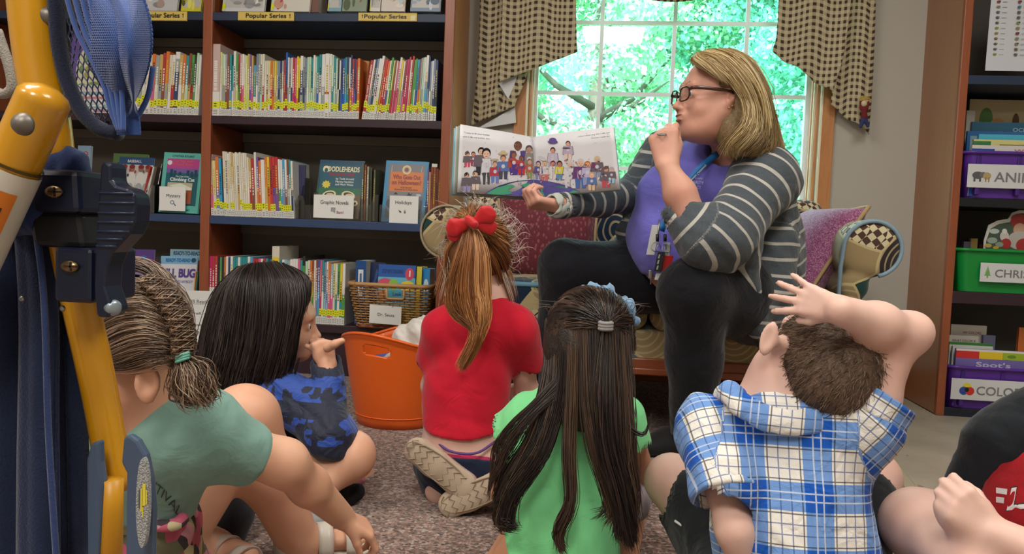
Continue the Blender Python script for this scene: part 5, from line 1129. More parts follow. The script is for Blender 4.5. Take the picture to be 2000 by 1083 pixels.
tree((3.4, 8.2, -.35), 1.9, 1.0, M_leafy, 'low yellow green bush under the right panes', 8, 5000, .10, z0=.0)
tree((-8.5, 20, -.35), 9, 4, M_leafy, 'yellow green tree at the far left of the garden', 10, 9000, .26, z0=.05)
tree((10.5, 21, -.35), 9, 4, M_leafg, 'green tree at the far right of the garden', 11, 9000, .26, z0=.05)
# ---------------------------------------------------------------- sofa
def patchwork():
    m, nt, bs = new_mat('patchwork_tapestry_upholstery'); v = coords(nt, 'Object', (1, 1, 1))
    wn = N(nt, 'ShaderNodeTexNoise', i_Scale=5., i_Detail=1.); nt.links.new(v, wn.inputs['Vector'])
    vv = nt.nodes.new('ShaderNodeVectorMath'); vv.operation = 'MULTIPLY_ADD'; nt.links.new(wn.outputs['Color'], vv.inputs[0]); vv.inputs[1].default_value = (.07, .07, .07); nt.links.new(v, vv.inputs[2])
    vo = N(nt, 'ShaderNodeTexVoronoi', i_Scale=6.0); nt.links.new(vv.outputs[0], vo.inputs['Vector'])
    ve = N(nt, 'ShaderNodeTexVoronoi', i_Scale=6.0, feature='DISTANCE_TO_EDGE'); nt.links.new(vv.outputs[0], ve.inputs['Vector'])
    sp = nt.nodes.new('ShaderNodeSeparateColor'); nt.links.new(vo.outputs['Color'], sp.inputs[0]); r1, r2 = sp.outputs[0], sp.outputs[1]
    base = ramp(nt, r1, [(0, '#9c8a66'), (.20, '#1a3c37'), (.38, '#6f7458'), (.48, '#1a2b40'), (.68, '#97835f'), (.80, '#48718a'), (.88, '#2c2422')], 'CONSTANT')
    ring = math_(nt, 'GREATER_THAN', math_(nt, 'FRACT', math_(nt, 'MULTIPLY', vo.outputs['Distance'], 9.)), .72)
    ringm = math_(nt, 'MULTIPLY', ring, math_(nt, 'GREATER_THAN', r2, .45)); c = mixc(nt, math_(nt, 'MULTIPLY', ringm, .55), base, '#c9b68c')
    ck = N(nt, 'ShaderNodeTexChecker', i_Scale=52.); nt.links.new(coords(nt, 'Object', (1, 1, 1), (.5, .6, .4)), ck.inputs['Vector'])
    ck.inputs[1].default_value = (*lin('#c9bd9a'), 1); ck.inputs[2].default_value = (*lin('#4a342c'), 1)
    c = mixc(nt, math_(nt, 'MULTIPLY', math_(nt, 'LESS_THAN', r2, .16), 1.), c, ck.outputs[0])
    c = mixc(nt, math_(nt, 'LESS_THAN', ve.outputs[0], .022), c, '#b9a87c')
    nt.links.new(c, bs.inputs['Base Color']); bs.inputs['Roughness'].default_value = .85; bs.inputs['Sheen Weight'].default_value = .25; bs.inputs['Specular IOR Level'].default_value = .2
    bump(nt, bs, noise(nt, v, 500, 2), .15, .002); return m
M_sofa = patchwork()
SY0, SY1 = 2.50, 3.36
sxl, sxr = P(872, 440, SY0)[0], P(1706, 487, SY0)[0]; szc = P(1710, 487, SY0)[2]; sr = .088
sofa = thing('sofa', ((sxl + sxr) / 2, 2.9, 0), 'patchwork tapestry sofa with rolled arms and a wooden base rail below the window', 'sofa')
def arm(cx, sgn):
    sd = SDF(); z = szc
    y0, y1 = SY0 + .03, SY1 - .10
    sd.cap((cx, y0, z), (cx, y1, z + .015), sr, sr, .0)
    inx = cx - sgn * (sr - .045)
    for k in range(6): zz = z - .03 - k * .085; sd.cap((inx, y0, zz), (inx, y1, zz), .047, .047, .012)
    sd.cut((0, SY0, 0), (0, -1, 0), .03); sd.cut((0, 0, .20), (0, 0, -1), .01); sdf_obj('armrest', sd, .010, M_sofa, sofa, it=2)
    b = MB(); pts = []
    for k in range(26): a = math.radians(-75 + 250 * k / 25); pts.append((cx + sgn * (sr - .004) * math.cos(a), SY0 + .006, z + (sr - .004) * math.sin(a)))
    pts += [(inx - sgn * .047, SY0 + .006, z - .06), (inx - sgn * .047, SY0 + .006, .22)]
    b.tube(pts, .0065 if sgn > 0 else .004, 8); b.obj('arm_piping', flat('pale_blue_grey_piping', '#7f97a8', .5) if sgn > 0 else flat('sand_piping', '#9c8f74', .6), sofa, smooth=True)
arm(sxl, -1); arm(sxr, 1)
ix0, ix1 = sxl + sr - .05, sxr - sr + .05
def slab(name, lo, hi, r, mat=M_sofa, parent=sofa, h=.012, fold=None, it=2):
    sd = SDF(); lo, hi = np.array(lo, float) + r, np.array(hi, float) - r; n = 9
    cx = (lo + hi) / 2
    class BoxS(SDF): pass
    sd.p.append(('box', lo, hi, r, None, .0, None, 'add')); 
    if fold: sd.folds(*fold)
    return sdf_obj(name, sd, h, mat, parent, it=it)
_ev, _bb = SDF.ev, SDF.bb
def ev2(pr, X):
    if pr[0] == 'box':
        q = np.maximum(np.maximum(pr[1] - X, X - pr[2]), 0); ins = np.minimum(np.maximum(pr[1] - X, X - pr[2]).max(-1), 0); return np.sqrt((q * q).sum(-1)) + ins - pr[3]
    return _ev(pr, X)
def bb2(pr, m): return (pr[1] - pr[3] - m, pr[2] + pr[3] + m) if pr[0] == 'box' else _bb(pr, m)
SDF.ev = staticmethod(ev2); SDF.bb = staticmethod(bb2)
zseat = P(1010, 548, SY0)[2]; zb_l, zb_r = P(940, 404, SY1 - .1)[2], P(1650, 372, SY1 - .1)[2]
slab('base', (ix0, SY0 + .012, .2), (ix1, SY1 - .05, zseat - .14), .02)
mx = (ix0 + ix1) / 2
slab('seat_cushion', (ix0 + .01, SY0 - .005, zseat - .145), (mx - .003, SY1 - .2, zseat), .045, fold=(.0012, 14, (0, 0, 1), 2))
slab('seat_cushion', (mx + .003, SY0 - .005, zseat - .145), (ix1 - .01, SY1 - .2, zseat), .045, fold=(.0012, 14, (0, 0, 1), 3))
b = MB()
for x0, x1 in ((ix0 + .03, mx - .02), (mx + .02, ix1 - .03)): b.tube([(x0, SY0 + .004, zseat - .012), (x1, SY0 + .004, zseat - .012)], .008, 8)
b.obj('cushion_piping', flat('sky_blue_piping', '#6fa3bd', .45), sofa, smooth=True)
sd = SDF(); zbk = (zb_l + zb_r) / 2 + .015
sd.p.append(('box', np.array([sxl + .0, SY1 - .13, .30]), np.array([sxr - .02, SY1 - .07, zbk - .06]), .06, None, .0, None, 'add')); sd.folds(.0012, 9, (1, 0, 0), 5); sdf_obj('backrest', sd, .012, M_sofa, sofa, it=2)
slab('back_cushion', (ix0 + .04, SY1 - .30, zseat + .0), (mx - .004, SY1 - .14, zbk - .05), .055, fold=(.0015, 12, (0, 1, 1), 8))
slab('back_cushion', (mx + .004, SY1 - .30, zseat + .0), (ix1 - .04, SY1 - .14, zbk - .05), .055, fold=(.0015, 12, (0, 1, 1), 9))
rz0, rz1 = P(1420, 743, SY0 - .01)[2], P(1420, 718, SY0 - .01)[2]
MB().box((ix0 - .02, SY0 - .004, rz0), (ix1 + .02, SY0 + .03, rz1 + .012)).box((ix0 - .02, SY0 - .012, rz0), (ix1 + .02, SY0 - .004, (rz0 + rz1) / 2 + .002)).obj('base_rail', M_wood_dx, sofa, bevel=.004)
for x in (ix0 + .02, ix1 - .02):
    for y in (SY0 + .05, SY1 - .12): MB().lathe([(.028, 0), (.034, .03), (.03, rz0), (.034, rz0 + .03)], (x, y, 0), seg=16).obj('foot', M_wood_d, sofa, autos=True)
# ---------------------------------------------------------------- cushions
def leafweave(name, c1, c2, sc=60):
    m, nt, bs = new_mat(name); v = coords(nt)
    vo = N(nt, 'ShaderNodeTexVoronoi', i_Scale=sc, i_Randomness=1.0); nt.links.new(coords(nt, 'Object', (1, 1.2, .55), (.4, .5, .8)), vo.inputs['Vector'])
    c = ramp(nt, vo.outputs['Distance'], [(.26, c2), (.40, c1), (.6, c1)]); nt.links.new(c, bs.inputs['Base Color']); bs.inputs['Roughness'].default_value = .7
    bs.inputs['Sheen Weight'].default_value = .3; bs.inputs['Specular IOR Level'].default_value = .25; bump(nt, bs, vo.outputs['Distance'], .4, .004); return m
def curls(name, c1, c2):
    m, nt, bs = new_mat(name); v = coords(nt); n = noise(nt, v, 95, 1, .4, 2.2)
    f = math_(nt, 'LESS_THAN', math_(nt, 'ABSOLUTE', math_(nt, 'SUBTRACT', n, .5)), .045); nt.links.new(mixc(nt, f, c1, c2), bs.inputs['Base Color'])
    bs.inputs['Roughness'].default_value = .75; bs.inputs['Sheen Weight'].default_value = .35; bs.inputs['Specular IOR Level'].default_value = .2; return m
def pillow(c, u, v, w_, h, th, mat, pipe, label, r=.0068):
    u, v = nrm(u), nrm(v); n = np.cross(u, v); c = np.asarray(c, float); t = None; V = []; F = []; k = 22
    def pt(a, b_, sg):
        e = max(0, (1 - abs(a) ** 2.6) * (1 - abs(b_) ** 2.6)) ** .55; pin = 1 - .07 * (1 - abs(a) ** 2) * abs(b_) ** 3; pin2 = 1 - .07 * (1 - abs(b_) ** 2) * abs(a) ** 3
        return c + u * a * w_ / 2 * pin2 + v * b_ * h / 2 * pin + n * sg * th / 2 * e
    mb = MB(); mb.grid(lambda a, b_: pt(2 * a - 1, 2 * b_ - 1, 1), k, k); mb.grid(lambda a, b_: pt(1 - 2 * a, 2 * b_ - 1, -1), k, k)
    o = mb.obj('throw_pillow', mat, None, loc=c, smooth=True); props(o, label, 'pillow')
    lp = [pt(-1 + 2 * i / 16, -1, 0) for i in range(16)] + [pt(1, -1 + 2 * i / 16, 0) for i in range(16)] + [pt(1 - 2 * i / 16, 1, 0) for i in range(16)] + [pt(-1, 1 - 2 * i / 16, 0) for i in range(17)]
    MB().tube(lp, r, 8, cap=False).obj('piping', pipe, o, smooth=True); return o
M_pipe = flat('tan_cord_piping', '#a98e66', .6, bumpsc=150, bumpst=.3)
cA = (P(975, 386, 3.0) + P(1166, 540, 2.84)) / 2
pillow(cA, P(1165, 460, 2.92) - P(975, 455, 2.92), (0, .16, 1), P(1165, 460, 2.92)[0] - P(965, 455, 2.92)[0], .34, .15, leafweave('maroon_leaf_brocade', '#672430', '#8f4f52', 85), M_pipe, 'maroon leaf patterned throw pillow with tan piping at the left end of the sofa')
pA_, pB_, pC_ = P(1697, 404, 2.62), P(1556, 612, 2.57), P(1556, 452, 2.98); uu = nrm(pA_ - pB_); vv = pC_ - pA_; vv = nrm(vv - uu * (vv @ uu)); wd = np.linalg.norm(pA_ - pB_)
pillow((pA_ + pB_) / 2 + vv * .20, uu, vv, wd, .40, .17, curls('purple_scroll_brocade', '#7f3a68', '#b8829c'), M_pipe, 'purple scroll patterned throw pillow leaning on the right arm of the sofa')
# ---------------------------------------------------------------- orange tub
def tub():
    m = flat('orange_plastic', '#e2621f', .32, coat=.15); c = (FL(702, 790) + FL(868, 822)) / 2 + np.array([0, .02, 0]); c = FL(762, 842) + np.array([-0.012, .125, 0]); c[2] = 0
    t = thing('storage_tub', c, 'orange plastic tub with handle holes, holding white cloth and books beside the red shirt', 'tub')
    zf = .292; rt, rb_ = .178, .124; th0 = math.radians(75)
    def rim(a): return zf - .042 + .050 * (.5 + .5 * math.cos(2 * (a - math.radians(68))))
    def pt(a, f, inn=0.):
        z = rim(a) * f; r = rb_ + (rt - rb_) * (z / zf) ** .85 - inn + .004 * (f > .97); sq = 1 + .05 * math.cos(4 * a) * 0
        return c + np.array([r * math.cos(a) * 1.02, r * math.sin(a) * .97, z + (.003 if inn else 0)])
    n, mrow = 144, 26; holes = (math.radians(62), math.radians(-100))
    def ishole(a, f):
        for h in holes:
            d = (a - h + math.pi) % (2 * math.pi) - math.pi
            y = (f - .845) / .052; x = max(abs(d) - .20, 0) / .055
            if x * x + y * y < 1: return True
        return False
    V = []; F = []; fs = [i / mrow for i in range(mrow + 1)]
    fs = sorted(set(list(np.linspace(0, .78, 12)) + list(np.linspace(.79, .90, 14)) + list(np.linspace(.91, 1, 5)))); nf = len(fs)
    for inn in (0, .004):
        for f in fs:
            for k in range(n): V.append(pt(2 * math.pi * k / n, max(f, .02) if inn else f, inn))
    L = nf * n
    keep = [[not ishole(2 * math.pi * (k + .5) / n, (fs[j] + fs[j + 1]) / 2) for k in range(n)] for j in range(nf - 1)]
    for j in range(nf - 1):
        for k in range(n):
            a, b_, c_, d = j * n + k, j * n + (k + 1) % n, (j + 1) * n + (k + 1) % n, (j + 1) * n + k
            if keep[j][k]: F.append((a, b_, c_, d)); F.append((L + d, L + c_, L + b_, L + a))
            else:
                if keep[j - 1][k]: F.append((a, b_, L + b_, L + a))
                if j + 1 < nf - 1 and keep[j + 1][k]: F.append((c_, d, L + d, L + c_))
                if keep[j][(k + 1) % n]: F.append((b_, c_, L + c_, L + b_))
                if keep[j][k - 1]: F.append((d, a, L + a, L + d))
    F.append(tuple(range(n))[::-1]); F.append(tuple(L + k for k in range(n)))
    mb = MB(); mb.add(V, F); mb.obj('tub_wall', m, t, smooth=True)
    b = MB(); b.tube([pt(2 * math.pi * k / n, 1.0, .002) for k in range(n + 1)], .0052, 8, cap=False); b.obj('rim', m, t, smooth=True)
    b = MB(); b.tube([c + np.array([(rb_ + .009) * math.cos(2 * math.pi * k / 60) * 1.02, (rb_ + .009) * math.sin(2 * math.pi * k / 60) * .97, .035]) for k in range(61)], .0022, 6, cap=False); b.obj('base_ring', m, t, smooth=True)
    return c, rt
tc, trt = tub()
sd = SDF(); q = P(812, 690, tc[1] + .02)
sd.ell(tc + (.055, .03, .20), (.085, .085, .085), k=.02); sd.ell(tc + (.050, .03, .275), (.072, .06, .055), k=.04); sd.ell(tc + (.085, .0, .29), (.055, .06, .05), k=.03); sd.ell(tc + (.03, -.06, .17), (.07, .07, .075), k=.04)
sd.ell(tc + (.085, -.05, .19), (.05, .07, .06), k=.04).cap(tc + (.01, .07, .24), tc + (.09, .04, .30), .016, .025, .03); sd.folds(.006, 42, (1, .3, .2), 4); sd.folds(.004, 90, (.3, 1, .4), 6)
o = sdf_obj('blanket', sd, .004, cloth_mat('white_cotton_cloth', '#d9d6d0', '#cfcac2'), None, loc=tc + (.05, .02, .1)); props(o, 'crumpled white cloth bundled inside the orange tub', 'blanket')
def tub_book(px0, py0, px1, py1, px2, py2, Y, cov, label, art):
    ll, lr, ul = P(px0, py0, Y), P(px1, py1, Y - .01), P(px2, py2, Y + .03); u = nrm(lr - ll); w_ = np.linalg.norm(lr - ll); v = nrm((ul - ll) - u * ((ul - ll) @ u)); ll = ll - v * .05 + u * .012; h = np.linalg.norm(ul - ll) ; n = np.cross(u, v); R = np.stack([u, v, n], 1)
    o = MB().box((0, 0, -.006), (w_, h, -.0045), cov, R=R, c0=ll).box((0, 0, -.0015), (w_, h, 0), cov, R=R, c0=ll).obj('book', M_cover, None, loc=ll); props(o, label, 'book')
    MB().box((.001, .001, -.0045), (w_ - .001, h - .001, -.0015), R=R, c0=ll).obj('pages', M_page, o); cd = Card(ll, u, v, w_, h); art(cd); cd.obj('cover_print', o)
tub_book(714, 722, 768, 716, 716, 696, tc[1] - .05, '#2f4fa4', 'blue book with a white drawn animal face inside the orange tub', lambda cd: cd.rect(0, 0, 1, 1, '#34549f').poly([(.08, .0), (.2, .86), (.3, .94), (.42, .88), (.6, .92), (.8, .97), (.9, .8), (.8, .0)], '#d9dadf').ell(.45, .74, .08, .05, '#3a3a44').ell(.45, .74, .05, .03, '#8a8a92').rect(.85, .85, 1, .95, '#c9a43a'))
tub_book(756, 708, 800, 705, 765, 682, tc[1] + .01, '#d8d5cc', 'white covered book with a thin black line drawing behind the blue one in the tub', lambda cd: cd.rect(0, 0, 1, 1, '#d8d5cc').ell(.5, .85, .2, .05, '#4a4a4c').ell(.5, .86, .18, .045, '#d8d5cc').poly([(.3, .8), (.7, .72), (.7, .715), (.3, .79)], '#4a4a4c'))
# ---------------------------------------------------------------- folded pushchair in the near left corner
def rough_cloth(name, c1, c2, sc=600):
    m, nt, bs = new_mat(name); v = coords(nt)
    n = noise(nt, v, sc, 2, .6); nt.links.new(mixc(nt, n, c1, c2), bs.inputs['Base Color']); bs.inputs['Roughness'].default_value = .8; bs.inputs['Sheen Weight'].default_value = .2
    bs.inputs['Specular IOR Level'].default_value = .25
    bump(nt, bs, math_(nt, 'ADD', n, math_(nt, 'MULTIPLY', noise(nt, v, 25, 2), 2.)), .35, .003); return m
M_yt = flat('glossy_yellow_enamel', '#c98f10', .3, coat=.5, spec=.5)
M_navyc = rough_cloth('navy_canvas', '#131c36', '#1d2b4e'); M_navyp = flat('navy_plastic', '#121a30', .32, coat=.1); M_slatep = flat('slate_blue_plastic', '#44566e', .35, coat=.2)
M_rivet = flat('grey_rivet', '#77726a', .45, metal=.55); M_screw = flat('brass_screw', '#8a7455', .35, metal=.9); M_net = flat('navy_net_cord', '#1a2656', .7, sheen=.3); M_net2 = flat('blue_knitted_net', '#2f4f92', .75, sheen=.4)
Q = lambda x, y, Y=.50: P(x, y, Y)
mm = lambda px, Y=.50: px / FPX * Y
st = thing('stroller', (Q(100, 1083)[0], .55, 0), 'yellow framed pushchair with navy fabric, filling the near left edge', 'stroller')
MB().tube(spline([Q(48, -140), Q(58, 0), Q(72, 120), Q(92, 225), Q(102, 300), Q(108, 330)], 26), mm(43), 20).obj('upper_tube', M_yt, st, smooth=True)
b = MB(); pts = spline([Q(96, 170, .455), Q(66, 236, .455), Q(30, 316, .455), Q(-40, 470, .455)], 20)
b.tube(pts, [mm(20, .455)] + [mm(46, .455)] + [mm(56, .455)] * 18, 20, squash=.9)
b.obj('joint_tube', M_yt, st, smooth=True)
# label wrapped on the joint tube
ax = nrm(pts[-1] - pts[4]); cpos = Q(30, 316, .455)
def wraps(f0, f1, a0, a1, r, col, nm, parent, mat=M_print):
    base = Q(30, 316, .455); axd = nrm(Q(-40, 470, .455) - base); e1 = nrm(np.cross(axd, (0, -1, 0))); e2 = np.cross(axd, e1); toC = np.array([0, -1., 0]) - axd * (-axd[1]); toC = nrm(toC); sd_ = np.cross(axd, toC)
    mb = MB(); mb.grid(lambda u, v: base + axd * (f0 + (f1 - f0) * u) + r * (toC * math.cos(a0 + (a1 - a0) * v) + sd_ * math.sin(a0 + (a1 - a0) * v)), 6, 20, col); return mb.obj(nm, mat, parent, smooth=True)
R0 = mm(56, .455)
lb = wraps(.004, .12, -2.6, 2.6, R0 + .0006, '#c9c4b8', 'paper_label', st); lb['label'] = 'white label with orange warning panel'
wraps(.0005, .0025, -2.6, 2.6, R0 + .0004, '#4a3a10', 'label_edge', st)
wraps(.016, .10, -1.15, .02, R0 + .0010, '#c9701c', 'warning_panel', lb)
for k in range(3):
    wraps(.026 + .02 * k, .038 + .02 * k, -.85, -.3, R0 + .0014, '#2e1c10', 'warning_mark', lb)
b = MB(); b.lathe([(.0, .0), (mm(24, .43), 0), (mm(23, .43), .002), (mm(17, .43), .005), (mm(8, .43), .0066), (.0002, .007)][1:], Q(47, 243, .428), ax=(0.05, -1, -.1), seg=28).obj('rivet', M_rivet, st, smooth=True)
b = MB(); b.lathe([(mm(26), 0), (mm(25), .003), (mm(18), .007), (mm(6), .0092)], Q(117, 210) + (0, 0, 0), ax=(1, -.35, 0), seg=24, sx=1, sy=.95).obj('dome_nut', M_rivet, st, smooth=True)
b = MB(); b.lathe([(mm(22), 0), (mm(21), .003), (mm(14), .006), (mm(5), .0075)], Q(92, 34), ax=(1, -.35, 0), seg=24).obj('dome_nut', M_rivet, st, smooth=True)
b = MB(); b.tube([Q(62, 190, .452), Q(86, 186, .447), Q(104, 204, .45), Q(112, 230, .46), Q(108, 262, .47)], .0012, 8).obj('cable', M_silver, st, smooth=True)
# webbing cord at the left edge
b = MB(); b.tube(spline([Q(-6, 60, .6), Q(6, 96, .6), Q(18, 130, .6), Q(24, 170, .6), Q(8, 184, .6), Q(-10, 178, .6)], 20), .0042, 8).obj('white_cord', flat('white_cord', '#9a948a', .8, bumpsc=700, bumpst=.6), st, smooth=True)
# fabric body: folded panels
def panel(pts_l, pts_r, Y0, Y1, name, folds, mat=M_navyc, seed=0):
    Ls = spline([Q(x, y, Y0) for x, y in pts_l], 40); Rs = spline([Q(x, y, Y1) for x, y in pts_r], 40); r = random.Random(seed); ph = r.random() * 6; n = 60; V = []
    for j in range(40):
        for i in range(n + 1):
            s_ = i / n; p = Ls[j] * (1 - s_) + Rs[j] * s_; wv = sum(a * math.sin(s_ * f_ * 6.28 + ph + j * .03 * f_) for f_, a in folds); V.append(p + np.array([0, -wv, 0]))
    F = np.array([(j * (n + 1) + i, j * (n + 1) + i + 1, (j + 1) * (n + 1) + i + 1, (j + 1) * (n + 1) + i) for j in range(39) for i in range(n)])
    o = link(name, raw_mesh(name, V, F, smooth=True), mat, st); m = o.modifiers.new('t', 'SOLIDIFY'); m.thickness = .0025; return o
panel([(-60, 420), (-60, 700), (-60, 1000), (-60, 1300)], [(60, 330), (100, 560), (112, 850), (128, 1300)], .50, .50, 'seat_fabric', ((2.5, .004), (4.3, .002)), seed=1)
panel([(66, 300), (92, 560), (100, 850), (118, 1300)], [(128, 470), (150, 640), (166, 860), (172, 1300)], .515, .53, 'side_fabric', ((1.5, .004), (3.1, .0015)), seed=2)
MB().tube(spline([Q(50, 330, .487), Q(84, 560, .487), Q(95, 850, .487), Q(112, 1120, .487)], 40), .0022, 6).obj('seam_piping', rough_cloth('navy_seam', '#1d2c52', '#33487c', 900), st, smooth=True)
# fuzzy collar round the lower tube end
sd = SDF(); sd.cap(Q(60, 352, .49), Q(140, 318, .50), .012, .010, .01).cap(Q(42, 400, .49), Q(138, 350, .50), .014, .013, .01).cap(Q(60, 420, .50), Q(132, 410, .505), .014, .012, .02); sd.folds(.0015, 260, (1, 1, 0), 3)
sdf_obj('fabric_collar', sd, .0018, rough_cloth('fuzzy_navy_cloth', '#16244a', '#2b457e', 1200), st)
MB().tube(spline([Q(108, 300, .50), Q(120, 400, .505), Q(138, 500, .51), Q(156, 590, .515), Q(181, 700, .52), Q(203, 810, .53), Q(228, 955, .535)], 40), mm(36, .52), 20).obj('lower_tube', M_yt, st, smooth=True)
MB().tube([Q(218, 936, .515), Q(217, 1000, .515), Q(214, 1180, .515)], mm(24, .515), 20).obj('leg_tube', flat('yellow_plastic_tube', '#c48a1c', .4), st, smooth=True)
# clamp blocks
def block(x0, y0, x1, y1, Y, dep, name, mat=M_navyp, r=.004, skew=0):
    a, c = Q(x0, y1, Y), Q(x1, y0, Y); MB().prism([(0, 0), (c[0] - a[0], 0), (c[0] - a[0] + skew, c[2] - a[2]), (skew, c[2] - a[2])], a, (1, 0, 0), (0, 0, 1), (0, 1, 0), dep).obj(name, mat, st, bevel=r)
block(58, 332, 156, 414, .478, .05, 'clamp', skew=-.002); block(62, 414, 168, 482, .484, .046, 'clamp_bridge', M_black, skew=-.004); block(104, 486, 180, 590, .478, .05, 'clamp', r=.003)
for x, y in ((106, 375), (137, 521)):
    MB().lathe([(mm(21, .47), 0), (mm(20, .47), .0012), (mm(12, .47), .0026), (.0006, .003)], Q(x, y, .4775), ax=(0, -1, 0), seg=24, sy=.62).obj('screw', M_screw, st, smooth=True)
    MB().box(tuple(Q(x, y, .4745) + (-.0045, -.0003, -.0006)), tuple(Q(x, y, .4745) + (.0045, .0005, .0006))).box(tuple(Q(x, y, .4745) + (-.0006, -.0003, -.003)), tuple(Q(x, y, .4745) + (.0006, .0005, .003))).obj('screw_slot', flat('dark_brown_slot', '#33271c', .5), st)
for x, y in ((43, 584), (122, 603)): MB().lathe([(.0022, 0), (.0016, .001), (.0003, .0014)], Q(x, y, .488), ax=(0, -1, 0), seg=14).obj('rivet', M_silver, st, smooth=True)
# ribbed lever
lev = [(196, 318), (206, 314), (216, 322), (217, 352), (226, 362), (250, 368), (262, 380), (265, 400), (263, 432), (252, 458), (234, 478), (219, 494), (209, 520), (206, 560), (215, 588), (221, 606), (210, 622), (188, 620), (183, 560), (186, 480), (190, 400)]
o_ = Q(196, 470, .47); MB().prism([((Q(x, y, .47) - o_)[0], (Q(x, y, .47) - o_)[2]) for x, y in lev], o_, (1, 0, 0), (0, 0, 1), (0, 1, 0), .018).obj('release_lever', M_navyp, st, bevel=.0025)
for k, (y, x0, x1) in enumerate(((377, 194, 258), (396, 193, 262), (416, 192, 262), (434, 191, 260), (452, 190, 252), (467, 189, 240), (481, 188, 228))):
    MB().tube([Q(x0, y, .4695), Q(x1, y + 1, .4695)], .0008, 6).obj('rib', flat('lever_rib_highlight', '#25324a', .3), st, smooth=True)
MB().lathe([(mm(17), 0), (mm(16), .003), (mm(10), .005)], Q(218, 601, .475), ax=(.9, -.4, 0), seg=20).obj('dome_nut', flat('pale_grey_nut', '#93a0a8', .35, metal=.5), st, smooth=True)
MB().tube(spline([Q(170, 430, .50), Q(180, 470, .50), Q(186, 500, .50)], 12), .0035, 8).obj('strap_edge', rough_cloth('blue_strap', '#1f3670', '#3a5ca0', 1200), st, smooth=True)
# lower bracket and reflector disc
br = [(170, 1120), (168, 900), (176, 868), (192, 862), (194, 905), (200, 950), (190, 1120)]
o_ = Q(170, 1000, .505); MB().prism([((Q(x, y, .505) - o_)[0], (Q(x, y, .505) - o_)[2]) for x, y in br], o_, (1, 0, 0), (0, 0, 1), (0, 1, 0), .008).obj('bracket', M_slatep, st, bevel=.002)
br = [(244, 1120), (246, 925), (236, 905), (240, 856), (252, 850), (268, 862), (284, 890), (294, 935), (299, 1000), (296, 1120)]
o_ = Q(244, 1000, .50); MB().prism([((Q(x, y, .50) - o_)[0], (Q(x, y, .50) - o_)[2]) for x, y in br], o_, (1, 0, 0), (0, 0, 1), (0, 1, 0), .007).obj('bracket', M_slatep, st, bevel=.002)
M_disc, nt, bs = new_mat('stippled_grey_disc'); vv = coords(nt); vo = N(nt, 'ShaderNodeTexVoronoi', i_Scale=900.); nt.links.new(vv, vo.inputs['Vector']); nt.links.new(ramp(nt, vo.outputs['Distance'], [(.2, '#b9b9b4'), (.6, '#8a8d8e')]), bs.inputs['Base Color']); bump(nt, bs, vo.outputs['Distance'], .8, .001)
dc_ = MB(); cD, eH = Q(284, 980, .492), np.array([0, 0, mm(97, .49)]); eW = np.array([.55, -.12, 0]) * 0 + (Q(296, 980, .492) - Q(284, 980, .492)); dn = nrm(np.cross(eW, eH))
dc_.prism(ellipse(0, 0, 1, 1, 40), cD, eW * 1.0, eH, dn if dn[1] < 0 else -dn, .004).obj('emblem_disc', M_disc, st)
b = MB(); nn_ = dn if dn[1] < 0 else -dn; o0 = cD + nn_ * .0045
for (a, c_, d_, e_, col) in ((-.2, -.18, .05, .34, '#d8c93a'), (.15, -.05, .62, .44, '#d8c93a'), (.7, -.02, .86, .3, '#d8c93a'), (-.5, -.1, -.2, .3, '#4f5660'), (.1, -.3, .3, -.08, '#d8c93a')):
    b.add([o0 + eW * x + eH * y for x, y in rect(a, c_, d_, e_)], [(0, 1, 2, 3)], col)
b.obj('emblem', M_print, st)
# ---------------------------------------------------------------- mesh bag
bag = thing('mesh_bag', Q(200, 260, .5), 'blue mesh bag with navy rim hanging beside the yellow stroller tube', 'bag')
def band(pts, Y, r, name, mat, sq=.6): MB().tube(spline([Q(x, y, Y) for x, y in pts], 40), r, 10, squash=sq).obj(name, mat, bag, smooth=True)
band([(106, -60), (110, 20), (116, 90), (132, 160), (160, 218), (196, 252), (234, 262)], .50, mm(19), 'rim_binding', rough_cloth('dark_navy_binding', '#0e1428', '#18203c', 900), .8)
def hexnet(fn, nu, nv, r, name, mat, seg=4, jit=0.):
    """net of hexagonal cells over fn(u, v) in 0..1"""
    b = MB(); rr = random.Random(2); du, dv = 1. / nu, 1. / nv
    def p(u, v):
        q = fn(u, v)
        return None if q is None else q
    for j in range(nv + 1):
        for i in range(nu + 1):
            ox = .5 * du if j % 2 else 0; u, v = i * du + ox, j * dv
            a = p(u, v - dv * .18); c = p(u, v + dv * .18)
            if a is None or c is None: continue
            b.tube([a, c], r, seg, cap=False)
            for sgn in (-1, 1):
                d = p(u + sgn * du * .5, v + dv * .82)
                if d is not None: b.tube([c, d], r, seg, cap=False)
    return b.obj(name, mat, bag, smooth=True)
def front(u, v):
    if not (0 <= u <= 1.02 and -.02 <= v <= 1.02): return None
    y = 40 + 212 * v; xl = 132 + 60 * max(0, v - .25) ** 1.35 + 4 * math.sin(v * 3); xr = 168 + 66 * min(1, v * 1.15) ** .8 - 10 * max(0, v - .8)
    x = xl + (xr - xl) * u
    return Q(x, y, .50 - .012 * math.sin(math.pi * u) * math.sin(math.pi * v) + .004)
hexnet(front, 6, 14, .00052, 'front_net', M_net)
def side(bx, bl, thick):
    def f(u, v):
        if not (-.01 <= u <= 1.01 and -.02 <= v <= 1.02): return None
        y = -40 + 300 * v; xr = 236 + 64 * math.sin(min(1, (v + .12) / 1.05) * math.pi) ** .8 - 6 * v; xl = bx(v); x = xl + (xr - xl) * u
        return Q(x, y, .50 - .035 * math.sin(math.pi * min(1, u * 1.0 + .05)) * math.sin(math.pi * min(1, v + .1)) + bl)
    return f
lx = lambda v: 112 + 110 * max(0, v + .02) ** .75 + 10 * math.sin(v * 9)
hexnet(side(lx, 0, 0), 34, 60, .00062, 'side_net', M_net2)
